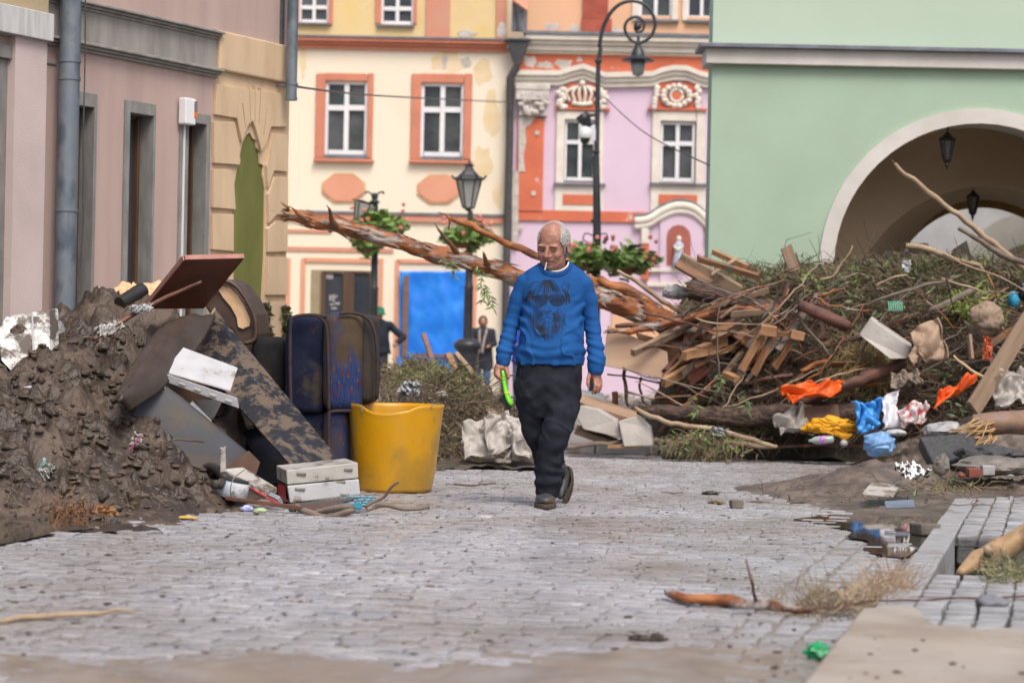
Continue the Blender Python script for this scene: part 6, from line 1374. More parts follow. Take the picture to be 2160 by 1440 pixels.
# white two-tier case
cs_ = thing('tool_case', 'muddy white two-tier case with latches next to the yellow tub', 'case', P(675,1060,13.4))
def hexP(L): return [P(*k) for k in L]
mb = MB(); mb.hexa(hexP([(606,1022,13.45),(756,1008,13.5),(733,1000,14.0),(584,1010,13.95),(604,992,13.45),(755,975,13.5),(730,966,14.0),(583,981,13.95)])); obj('upper_tray', mb, chip, cs_, bevel=.006)
mb = MB(); mb.hexa(hexP([(612,1060,13.45),(760,1043,13.5),(735,1036,14.0),(600,1050,13.9),(606,1024,13.45),(757,1010,13.5),(733,1002,14.0),(600,1018,13.9)])); obj('lower_tray', mb, D['white'], cs_, bevel=.006)
mb = MB(); mb.hexa(hexP([(586,1052,13.9),(604,1058,13.5),(604,1050,13.9),(590,1050,13.95),(586,1022,13.9),(602,1026,13.5),(603,1020,13.9),(588,1018,13.95)])); obj('red_lining', mb, D['red'], cs_)
for (u, v, w_) in ((636,999,20),(735,990,18),(633,1031,22),(716,1016,26),(627,1054,18),(727,1043,20),(690,1008,8)):
    mb = MB(); mb.box(P(u, v, 13.455 if u < 700 else 13.49), (w_*13.45/F, .012, .014)); obj('latch', mb, mat('rusty_latch', (.16,.13,.10), (.26,.24,.21), scale=30), cs_, bevel=.003)
beam('rusty_angle', 'rusty brown iron bar lying before the white case', 'iron bar', P(478,1050,13.15), P(672,1076,12.95), .03, .022, mat('rust', (.16,.07,.04), (.10,.05,.035), scale=9, rough=.8))
panel('bottom_board', 'dark wet board lying under the white case', 'board', [(604,1062,13.3),(756,1048,13.4),(700,1066,13.0),(660,1072,12.95)], .012, D['brownleather'])
tc_ = thing('crate_piece', 'teal plastic crate fragment in front of the yellow tub', 'crate', P(752,1062,13.2))
mb = MB()
for k in range(5): mb.tube([P(716+k*14,1070-k*1.5,13.1), P(732+k*14,1046+k*.5,13.45)], .006, 5)
for k in range(4): mb.tube([P(716+k*5,1071-k*8,13.1+k*.11), P(778+k*5,1063-k*5,13.15+k*.1)], .006, 5)
obj('grate', mb, D['teal'], tc_); mb = MB(); mb.hexa(hexP([(716,1073,13.08),(762,1075,13.05),(764,1066,13.1),(718,1064,13.12),(716,1070,13.08),(762,1070,13.05),(764,1062,13.1),(718,1060,13.12)])); obj('rim', mb, D['teal'], tc_, bevel=.003)
for k, (pts, r, mt_, lab) in enumerate((
    ([(640,1078,12.95),(690,1088,12.85),(740,1082,12.85),(744,1078,12.9)], [.02,.022,.02,.016], D['greybranch'], 'thick knotted grey branch end lying before the white case'),
    ([(625,1062,13.05),(652,1080,12.95),(700,1074,12.9),(745,1066,12.95)], [.014,.02,.022,.015], D['greybranch'], 'second grey branch crossing behind the thick knotted one'),
    ([(770,1072,13.0),(800,1066,13.05),(850,1073,13.05),(904,1069,13.1)], [.008,.012,.013,.010], D['greybranch'], 'forked grey branch reaching right in front of the yellow tub'),
    ([(770,1072,13.0),(795,1052,13.0),(825,1030,12.95),(842,1016,12.9)], [.010,.009,.008,.005], D['greybranch'], 'thin branch rising against the front of the yellow tub'),
    ([(600,1086,12.95),(680,1090,12.85),(776,1086,12.85)], [.006,.008,.005], D['redbark'], 'thin reddish stick flat on the setts before the knotted branch'),
    ([(812,1109,12.6),(850,1106,12.6),(885,1105,12.6),(918,1107,12.55)], [.006,.009,.008,.004], D['greybranch'], 'short mossy twig alone on the setts below the yellow tub'),
    ([(430,932,13.1),(380,928,13.2),(330,935,13.1)], [.004,.006,.003], D['twig'], 'thin dark twig lying across the grey sheet'))):
    branch('fallen_branch', lab, 'branch', [P(*q) for q in pts], r, mt_, seed=k, jit=.45, wob=.02)
for (u, v, s, mt_, lab, nm) in ((521,1079,(.035,.03,.022), mat('tin_white', (.55,.57,.66), (.2,.22,.5), scale=20), 'squashed white and blue tin at the heap foot', 'tin_can'), (548,1083,(.04,.03,.02), mat('pale_green_film', (.45,.55,.32), (.3,.38,.22), rough=.3), 'pale green plastic scrap beside the squashed tin', 'plastic_scrap'),
        (392,1095,(.06,.04,.012), mat('yellow_rag', (.62,.42,.09), (.5,.33,.08)), 'small yellow rag flattened at the heap foot', 'rag'), (617,1080,(.02,.02,.012), D['twig'], 'dark wood chip before the white case', 'wood_chip'), (240,1105,(.022,.02,.02), D['asphalt'], 'black pebble on the setts at the heap foot', 'pebble')):
    sack(nm, lab, nm.split('_')[-1], G(u, v)+Vector((0,0,s[2]*.7)), s, mt_, amp=.6, seed=u, sub=3)
c = on_heap(290, 940, .03); wp = thing('snack_wrapper', 'crumpled silver wrapper with pink lettering on the heap slope', 'wrapper', c)
crumple('film', None, None, [(262,968,c.y-.05),(282,912,c.y-.02),(306,920,c.y-.02),(288,970,c.y-.05)], mat('silver_film', (.50,.45,.40), (.33,.30,.27), scale=9, rough=.25), amp=.03, fr=9, parent=wp)
mb = MB()
for k in range(5):
    p = P(270+k*6.2, 957-k*8.5, c.y-.10); mb.tube([p+Vector((.010*math.cos(a), 0, .012*math.sin(a))) for a in np.linspace(.4, 5.4, 9)], .0028, 4)
obj('lettering', mb, mat('pink_ink', (.55,.08,.28)), wp)
c = on_heap(88, 1000, .02); crumple('plastic_film', 'crumpled clear and turquoise plastic on the lower heap', 'plastic', [(58,1008,c.y-.03),(92,970,c.y),(114,985,c.y),(98,1016,c.y-.03)], mat('turquoise_film', (.25,.45,.45), (.50,.52,.48), (.35,.36,.33), scale=14, rough=.25), amp=.03, fr=10, seed=3)
c = on_heap(60, 817, .0); sack('paper_scrap', 'small pale scrap half way up the heap', 'scrap', c, (.03,.015,.010), D['white'], seed=9, sub=3)
c = on_heap(222, 1085, .0); mb = MB(); mb.blob(c, (.065,.05,.05), 4, .5, 3, 4); tag(obj('tree_stump_chunk', mb, D['orangewood']), 'rotten reddish wood chunk at the front foot of the mud heap', 'wood')
mb = MB()
for k in range(90):
    c = on_heap(150+random.gauss(0,28), 1085+random.gauss(0,14), .01); d = Vector((random.gauss(0,.05), random.gauss(0,.04), abs(random.gauss(0,.05)))); mb.tube([c, c+d*.6+Vector((.01,0,.01)), c+d], [.004,.003,.001], 4)
tag(obj('bark_litter', mb, D['orangewood']), 'splintered orange bark litter at the front foot of the heap', None, kind='stuff')
mb = MB()
for k in range(150):
    c = on_heap(random.uniform(-10, 430), random.uniform(700, 1090), .005); a = random.uniform(0, 6.28); l = random.uniform(.03,.12); d = Vector((math.cos(a)*l, math.sin(a)*l*.4, random.uniform(-.02,.06))); mb.tube([c, c+d*.5+Vector((0,0,.012)), c+d], [.002,.0018,.001], 3)
tag(obj('straw_litter', mb, D['twig2']), 'bits of straw and root sticking in the mud heap', None, kind='stuff')
# ================================================================== armchair standing on end
ch_ = thing('armchair', 'soaked navy armchair with red and ochre dashes standing on its side behind the yellow tub', 'armchair', G(680, 1010))
YC = 15.2
def rbox(G3, c, r, rad): 
    q = [np.abs(G3[i]-c[i])-(r[i]-rad) for i in range(3)]; return np.sqrt(sum(np.maximum(k, 0)**2 for k in q))+np.minimum(np.maximum(np.maximum(q[0], q[1]), q[2]), 0)-rad
pxC = YC/F
def cush(name, u0, v0, u1, v1, Y0, Y1, rad, mt, puff=.02, par=None, lean=0):
    lo_, hi_ = P(u0, v1, (Y0+Y1)/2), P(u1, v0, (Y0+Y1)/2); c = ((lo_.x+hi_.x)/2, (Y0+Y1)/2, (lo_.z+hi_.z)/2); r = ((hi_.x-lo_.x)/2, (Y1-Y0)/2, (hi_.z-lo_.z)/2)
    def f(G3):
        X, Y, Z = G3; X = X-lean*(Z-c[2]); d = rbox((X, Y, Z), c, r, rad); d = d-puff*np.cos(np.clip((Z-c[2])/r[2]*1.4, -1.5, 1.5))*np.cos(np.clip((X-c[0])/r[0]*1.3, -1.5, 1.5))
        return d+.006*vnoise(X, Y, Z, 8, 41, 2)
    return field_obj(name, f, (lo_.x-.08, Y0-.08, lo_.z-.06), (hi_.x+.08, Y1+.08, hi_.z+.06), .011, mt, par or ch_)
cush('side_arm', 540, 712, 612, 900, 15.5, 16.2, .05, D['darkfab'], .012)
cush('side_panel', 611, 668, 694, 868, 15.15, 15.9, .045, D['navy'], .014)
cush('front_cushion', 690, 662, 775, 866, 15.08, 15.9, .075, D['dash'], .03)
cush('end_cushion', 762, 666, 797, 848, 15.12, 15.8, .05, mat('mud_stained_fabric', (.06,.048,.036), (.035,.033,.037), scale=3, rough=.9, bump=.5, bscale=120, spec=.2), .02)
cush('lower_side', 612, 862, 694, 985, 15.2, 15.9, .05, D['navy'], .012)
cush('lower_cushion', 690, 862, 742, 985, 15.14, 15.9, .05, D['dash'], .02)
for pts in ([(614,860),(612,770),(613,685),(622,668),(655,664),(690,668)], [(694,866),(693,780),(690,700),(682,676),(668,666)], [(715,662),(745,660),(775,672),(790,700),(796,760),(795,840)], [(694,960),(694,880),(700,868),(740,866)]):
    mb = MB(); mb.tube(smoothpath([P(u, v, 15.06) for u, v in pts], 6), .011, 8); obj('piping', mb, mat('worn_piping', (.022,.02,.026), (.06,.032,.028), scale=14, rough=.9), ch_, smooth=True)
# ================================================================== yellow tub
YT = 14.95; cT = G(832, 1040); cT = Vector((P(832,1040,cT.y+.25).x, cT.y+.25, 0)); kT = cT.y/F
tub = thing('rubber_tub', 'big yellow rubber tub with a torn dipping rim standing on the setts', 'tub', cT)
H_ = (740-847)*0; rb, rt2 = 77*kT, 100*kT; zt3 = P(835,853,cT.y).z; nA, nZ = 96, 26; mb = MB(); vs = []
xt = P(835,855,cT.y).x
def rimdrop(a):       # a: angle, front is -pi/2
    d = math.degrees((a+math.pi/2+math.pi) % (2*math.pi)-math.pi); 
    if -50 < d < 36:
        t = (d+50)/86; k = [0,.006,.036,.050,.054,.056,.050,.042,.034,.012,0]; return np.interp(t, np.linspace(0,1,11), k)
    return 0
for j in range(nZ):
    t = j/(nZ-1); 
    for i in range(nA):
        a = 2*math.pi*i/nA; z_ = t*(zt3-rimdrop(a)); tt_r = z_/zt3; r = rb+(rt2-rb)*tt_r+.006*math.sin(tt_r*3.14)+.004*mnoise.noise(Vector((math.cos(a)*2, math.sin(a)*2, t*2)))
        if t > .96: r += .004
        vs.append((cT.x+(xt-cT.x)*tt_r+r*math.cos(a), cT.y+r*math.sin(a), z_+.004))
mb.add(vs, [(j*nA+i, j*nA+(i+1) % nA, (j+1)*nA+(i+1) % nA, (j+1)*nA+i) for j in range(nZ-1) for i in range(nA)]); obj('wall', mb, D['yellowtub'], tub, smooth=True, solid=.007)
mb = MB(); mb.lathe([(rb-.004,.012),(0.001,.014)], cT, 48, cap=False); obj('bottom', mb, D['yellowtub'], tub)
sc2 = mat('scuff', (.30,.22,.13), (.36,.33,.30), scale=30)
def tubspot(u, v, w_, h2, name='scuff'):
    a, b_ = AB(u, v); dx = a/F; z_ = HC+b_/F*(cT.y-rt2*.8); tr = z_/zt3; r = rb+(rt2-rb)*tr+.0135; cx = cT.x+(xt-cT.x)*tr; s = max(-.95, min(.95, (dx*(cT.y-.2)-cx)/r)); ang = math.asin(s); m_ = MB(); pts = []
    for k in range(9):
        q = 2*math.pi*k/9; rad = random.uniform(.7, 1.2); aa = ang+w_*rad*math.cos(q)/r; zz = z_+h2*rad*math.sin(q); pts.append((cx+r*math.sin(aa), cT.y-r*math.cos(aa), zz))
    m_.add(pts, [tuple(range(9))]); obj(name, m_, sc2, tub)
for k in ((765,862,.012,.022),(912,856,.010,.014),(918,882,.010,.010),(926,868,.004,.014),(872,930,.005,.004),(802,1005,.004,.007),(905,862,.004,.01)): tubspot(*k)
# ================================================================== the great driftwood pile on the right
YP = 22.5
tops = [(1395,780),(1425,700),(1450,650),(1475,612),(1510,592),(1600,588),(1700,578),(1800,574),(1900,556),(2000,560),(2100,566),(2180,575),(2300,580),(2600,600),(2700,900)]
tX = [P(u, v, YP).x for u, v in tops]; tZ = [P(u, v, YP).z for u, v in tops]
def pile_z(X, Y):
    top = np.interp(X, tX, tZ); f0 = 20.75+.35*np.clip((2.0-X), 0, 1)
    lead = np.clip((Y-f0)/1.5, 0, 1)**.55; back = np.clip((26.0-Y)/1.0, 0, 1)**.5
    return (top-.05)*lead*back*np.clip((X-tX[0]+.1)/.5, 0, 1)
pv3, pf3 = field_heap(tX[0]-.1, 7.5, 20.6, 25.8, .05, pile_z, .16, 51)
tag(obj('debris_mound', (pv3, pf3), mat('compost_dark', (.020,.014,.010), (.055,.042,.028), (.03,.026,.016), scale=7, rough=.85, bump=1, bscale=20, bdist=.04), smooth=True), 'dark packed core of the driftwood pile in front of the green house', None, kind='stuff')
bv_p = BVHTree.FromPolygons(pv3.tolist(), pf3.tolist())
def on_pile(u, v, lift=0, dflt=21.5):
    h_ = bv_p.ray_cast(camp, (P(u, v, 10)-camp).normalized()); return (h_[0]+h_[1]*lift) if h_[0] is not None else P(u, v, dflt)
def tangle(name, label, n, area, mt, ln, r, surf, lift=(.0,.12), droop=0, sides=3, seed=1, tries=3):
    rr = random.Random(seed); mb = MB()
    for k in range(n):
        u, v = area(rr); p = surf(u, v)
        if p is None: continue
        p = p+Vector((rr.gauss(0,.03), -rr.uniform(*lift), rr.gauss(0,.03))); a = rr.uniform(0, 6.28); e = rr.gauss(0, .45); l = ln*rr.uniform(.4, 1.5)
        d = Vector((math.cos(a)*math.cos(e), .5*math.sin(a)*math.cos(e), math.sin(e)))*l; mid = p+d*.5+Vector([rr.gauss(0, l*.12) for _ in range(3)])
        q = p+d-Vector((0,0,droop*l)); rad = r*rr.uniform(.6, 1.6)
        mb.tube([p, mid, q], [rad, rad*.8, rad*.35], sides, cap=False)
    return tag(obj(name, mb, mt), label, None, kind='stuff')
def leaves(name, label, n, area, mts, l, w_, surf, lift=(.0,.15), seed=1, clump=5):
    rr = random.Random(seed); mb = MB()
    for k in range(n//clump):
        u, v = area(rr); c0 = surf(u, v)
        if c0 is None: continue
        mb.cur = rr.randrange(len(mts)); dirn = Vector((rr.gauss(0, 1), rr.gauss(0,.5), rr.gauss(-.4, .7))).normalized(); lf_ = rr.uniform(*lift)
        for j in range(clump):
            p = c0+Vector((rr.gauss(0,.045), -lf_+rr.gauss(0,.02), rr.gauss(0,.045))); d = (dirn+Vector([rr.gauss(0,.45) for _ in range(3)])).normalized(); ll = l*rr.uniform(.6, 1.4); s_ = d.cross(Vector((rr.gauss(0,1), -1, rr.gauss(0,1)))).normalized()*w_*rr.uniform(.6, 1.3)
            mb.add([p, p+d*ll*.35+s_, p+d*ll, p+d*ll*.35-s_], [(0,1,2,3)])
    return tag(obj(name, mb, mts), label, None, kind='stuff')
def topv(u): return np.interp(u, [t[0] for t in tops], [t[1] for t in tops])
def area_top(rr): u = rr.uniform(1470, 2260); return u, topv(u)-6+abs(rr.gauss(0, 48 if u > 1750 else 30))
def area_all(rr): u = rr.uniform(1430, 2260); t = topv(u); return u, rr.uniform(t, 905)
surfp = lambda u, v: on_pile(u, v)
tangle('brushwood', 'tangle of thin brown twigs all over the driftwood pile', 7000, area_all, D['twig'], .38, .0045, surfp, (.0,.22), seed=2)
tangle('dry_stems', 'straw coloured reeds and stems woven through the top of the driftwood pile', 4200, area_top, D['twig2'], .30, .0028, surfp, (.02,.20), droop=.35, seed=3)
tangle('root_hair', 'dark root fibres hanging over the driftwood pile', 1800, area_all, D['twig'], .22, .003, surfp, (.02,.25), droop=.6, seed=5)
leaves('willow_leaves', 'narrow willow leaves matted over the top of the driftwood pile', 9000, area_top, [D['leaf'], D['leaf2'], D['leaf'], D['grassy'], D['twig']], .085, .009, surfp, (.05,.26), seed=4)
leaves('scattered_leaves', 'green leaf sprays scattered in the lower part of the driftwood pile', 2800, area_all, [D['leaf'], D['leaf'], D['leaf2'], D['twig']], .10, .012, surfp, (.08,.30), seed=6)
def area_hay(rr): return 1800+rr.gauss(0, 38), 765+rr.gauss(0, 24)
tangle('hay_tuft', 'tuft of straw coloured grass hanging beside the tilted concrete block', 700, area_hay, mat('hay', (.36,.27,.12), (.24,.18,.08), scale=6, bump=0), .26, .003, surfp, (.22,.38), droop=.8, seed=7)
def area_fern(rr): return 2035+rr.gauss(0, 26), 650+rr.gauss(0, 16)
leaves('ash_leaves', 'bright yellow-green compound leaves on the pile left of the sack', 300, area_fern, [mat('bright_leaf', (.22,.30,.06), (.30,.38,.10), scale=6, bump=0)], .13, .014, surfp, (.25,.34), seed=8)
def log(lab, pts, r, mt_, seed=0, jit=.25, wob=.03, sides=14, rag=0, name='log', cat='log', tw=()): return branch(name, lab, cat, [P(*q) for q in pts], r, mt_, seed=seed, jit=jit, wob=wob, sides=sides, rag=rag, twigs=tw)
# the long stripped trunk behind the man
tr = thing('fallen_tree', 'long broken tree trunk with orange stripped bark jutting from the pile towards the sandstone corner', 'tree trunk', P(1000, 540, 20.5))
LOGP = [(600,450,20.2),(660,466,20.25),(760,490,20.35),(850,515,20.4),(930,538,20.5),(1010,558,20.55),(1090,584,20.6),(1180,606,20.7),(1260,626,20.8),(1340,655,21.0),(1430,690,21.3),(1530,720,21.8)]
def barkrag(mb, path, rr_, n, seed):
    r_ = random.Random(seed)
    for k in range(n):
        i = r_.randrange(2, len(path)-2); p = path[i]; t = (path[i+1]-path[i-1]).normalized(); a = r_.uniform(0, 6.28); up = t.orthogonal().normalized(); o_ = (up*math.cos(a)+t.cross(up)*math.sin(a))*rr_[i]
        l = r_.uniform(.04, .16); w_ = r_.uniform(.008, .022); s_ = o_.cross(t).normalized()*w_; q = p+o_*1.0
        mb.add([q-s_, q+s_, q+t*l*r_.choice((-1,1))+o_*.25+s_*.3, q+t*l*.5+o_*.22-s_*.4], [(0,1,2,3)])
path = smoothpath([P(*q) for q in LOGP], 9, .025, 4); rad = interp_r([.048,.066,.064,.062,.074,.072,.080,.086,.092,.10,.11,.10], len(path))
mb = MB(); mb.tube(path, rad, 22, jit=.28, seed=3); o = obj('trunk', mb, D['stripped'], tr, smooth=True)
mb = MB(); barkrag(mb, path, rad, 150, 5); obj('torn_bark', mb, mat('bark_flake', (.36,.33,.29), (.20,.08,.035), scale=9, rough=.8), tr, solid=.003)
mb = MB()
for k in range(16):
    o_ = Vector((0, random.uniform(-1,1), random.uniform(-1,1)))*.055; q = P(604,450,20.2)+o_; mb.tube([q+Vector((.03,0,0)), q+Vector((random.uniform(-.09,-.02), o_.y*.6, o_.z*.8+random.uniform(-.01,.03)))], [.014,.002], 5)
obj('splintered_end', mb, D['orangewood'], tr)
for pts, r in (([(706,478,20.2),(700,462,20.1),(694,440,20.0)], [.030,.022,.010]), ([(650,462,20.15),(628,450,20.1),(618,440,20.05)], [.03,.018,.004]), ([(962,532,20.35),(945,508,20.2),(922,480,20.1)], [.030,.020,.008]), ([(1030,560,20.4),(1026,548,20.3),(1020,534,20.2)], [.03,.022,.008])):
    branch('stub', None, None, [P(*q) for q in pts], r, D['orangewood'], parent=tr, jit=.6, rag=.06, sides=8, seed=int(r[0]*999))
log('slimmer branch with reddish bark above the long stripped trunk', [(940,457,20.2),(985,474,20.3),(1060,508,20.4),(1140,545,20.6),(1230,585,20.9),(1330,630,21.4)], [.012,.030,.030,.034,.04,.05], D['stripped'], 8, .3, .02, 12, name='branch', cat='branch', tw=((.06,(.0,0,-.10),.018),(.06,(-.10,0,.05),.012)))
# willow sprays hanging from the trunk
def spray(label, u, v, Y, n, drop, seed, mts=None):
    r_ = random.Random(seed); mb = MB(); c = P(u, v, Y); mts = mts or [D['leaf'], D['grassy'], D['twig']]
    mb.cur = 2; p = c; pth = [c]
    for k in range(n): p = p+Vector((r_.gauss(.01,.02), r_.gauss(0,.01), -drop/n)); pth.append(p)
    mb.tube(pth, .003, 4)
    for q in pth:
        for j in range(3):
            mb.cur = r_.randrange(2); d = Vector((r_.gauss(0,1), r_.gauss(0,.4), -abs(r_.gauss(.7,.5)))).normalized()*r_.uniform(.05,.10); s_ = d.cross(Vector((0,-1,0))).normalized()*.008; mb.add([q, q+d*.35+s_, q+d, q+d*.35-s_], [(0,1,2,3)])
    return tag(obj('willow_spray', mb, mts), label, 'twig')
spray('willow spray hanging lowest from the long trunk beside the tarpaulin lamp', 1008, 560, 20.35, 8, .30, 1); spray('short willow spray hanging under the trunk left of the longest one', 935, 545, 20.3, 4, .14, 2); spray('thin dangling willow tip at the right end of the hanging sprays', 1020, 600, 20.35, 6, .20, 9)
# timbers and logs in the pile
L_ = [
 ('large ringed log end pointing left near the pile top', [(1452,612,20.9),(1500,618,20.9),(1560,640,21.0),(1640,650,21.2)], [.085,.085,.08,.07], D['bark']),
 ('long orange splintered pole slanting across the pile face', [(1284,697,20.6),(1360,692,20.7),(1470,668,20.8),(1560,655,20.9),(1640,648,21.1)], [.018,.034,.036,.034,.03], D['stripped']),
 ('second reddish pole just behind the long splintered one', [(1300,690,20.8),(1400,680,20.9),(1520,660,21.1)], [.02,.03,.03], D['redbark']),
 ('big dark pine trunk lying low along the kerb', [(1345,862,20.5),(1450,872,20.45),(1560,876,20.45),(1680,872,20.5),(1800,868,20.6)], [.045,.075,.092,.098,.09], D['bark']),
 ('smooth pale branch running down in front of the dark pine trunk', [(1340,858,20.4),(1400,888,20.3),(1500,905,20.25),(1600,932,20.2),(1640,941,20.2)], [.018,.022,.024,.022,.016], D['palebranch']),
 ('grey-brown pole lying along the far kerb', [(1196,945,20.5),(1270,936,20.5),(1360,930,20.5),(1440,936,20.5)], [.02,.022,.02,.014], D['greybranch']),
 ('knobby pole continuing the kerbside pole to the right', [(1440,925,20.5),(1520,930,20.45),(1600,940,20.4),(1638,943,20.35)], [.016,.024,.022,.016], D['palebranch']),
 ('dark red trunk rising to the right under the tilted block', [(1690,850,20.5),(1760,820,20.45),(1840,792,20.5),(1905,766,20.6)], [.05,.055,.055,.05], D['redbark']),
 ('thin red branch at the middle of the pile', [(1560,812,20.7),(1620,800,20.6),(1672,790,20.6)], [.012,.02,.018], D['redbark']),
 ('dark reddish log in the upper middle of the pile', [(1690,648,20.6),(1740,665,20.55),(1790,690,20.6)], [.055,.06,.05], D['redbark']),
 ('grey thin pole lying across the upper right pile face', [(1780,655,20.9),(1860,630,20.8),(1940,606,20.8),(2010,588,20.8)], [.010,.014,.016,.012], D['greybranch']),
 ('long bare pole jutting up over the arcade arch', [(1885,345,21.5),(1900,356,21.5),(1990,430,21.5),(2080,502,21.5),(2170,575,21.6),(2260,640,21.8)], [.006,.022,.026,.028,.032,.035], D['palebranch']),
 ('forked thinner pole below the long bare one', [(2022,482,21.3),(2060,505,21.3),(2120,540,21.4),(2180,560,21.5)], [.018,.024,.028,.03], D['greybranch']),
 ('broken pale branch with a torn end on the crest before the arcade', [(1908,520,21.6),(1960,528,21.6),(2010,545,21.7),(2070,562,21.8)], [.028,.030,.026,.02], D['palebranch']),
 ('thin curved twig rising from the crest left of the arch', [(1730,592,21.4),(1765,575,21.4),(1798,518,21.4)], [.009,.010,.006], D['palebranch']),
 ('pole end leaning out of the pile towards the mast baskets', [(1300,572,21.3),(1350,600,21.3),(1400,636,21.4),(1460,670,21.6)], [.014,.022,.022,.02], D['palebranch']),
 ('grey split log beside the long trunk, right of the man', [(1262,590,21.0),(1310,606,21.0),(1370,640,21.1),(1420,680,21.2)], [.035,.05,.055,.05], D['stripped']),
 ('white peeled log under the split one, right of the man', [(1258,612,20.9),(1300,626,20.9),(1350,652,21.0),(1390,690,21.1)], [.03,.04,.045,.05], D['palebranch']),
 ('dark bent bare stem standing under the pile overhang', [(1316,780,20.9),(1320,820,20.8),(1327,856,20.8)], [.016,.018,.012], D['bark']),
 ('second curved dark stem under the overhang', [(1352,796,20.8),(1350,820,20.8),(1358,845,20.8),(1372,856,20.8)], [.012,.012,.012,.008], D['bark']),
 ('diagonal thin stick hanging on the pile, left of the hay tuft', [(1670,650,20.7),(1710,700,20.6),(1752,752,20.6)], [.012,.014,.010], D['greybranch']),
 ('reddish broken stick with orange wood low beside the hay', [(1690,786,20.7),(1720,770,20.7),(1745,757,20.7)], [.022,.026,.02], D['stripped']),
 ('orange splinter stick above the orange plastic sheet', [(1800,812,20.6),(1830,812,20.6),(1868,806,20.6)], [.010,.014,.008], D['stripped']),
 ('smooth cream forked branch across the right plank', [(2014,750,20.2),(2046,780,20.2),(2082,797,20.2),(2130,797,20.2),(2200,795,20.3)], [.010,.014,.018,.018,.022], mat('peeled_branch', (.55,.42,.26), (.45,.33,.20), scale=6)),
 ('thin stem across the lower left tangle behind the brush', [(1000,836,19.5),(1040,810,19.6),(1080,792,19.6),(1118,778,19.7)], [.006,.007,.007,.005], D['twig']),
 ('second long thin stem below the hand brush', [(968,852,19.4),(1020,846,19.5),(1080,836,19.6),(1130,826,19.6)], [.005,.007,.006,.005], D['twig']),
]
for k, (lab, pts, r, mt_) in enumerate(L_):
    big = max(r) > .03; log(lab, pts, r, mt_, 20+k, .3 if big else .2, .03 if big else .02, 14 if big else 8, rag=.05 if big else 0, name='log' if big else 'branch', cat='log' if big else 'branch')
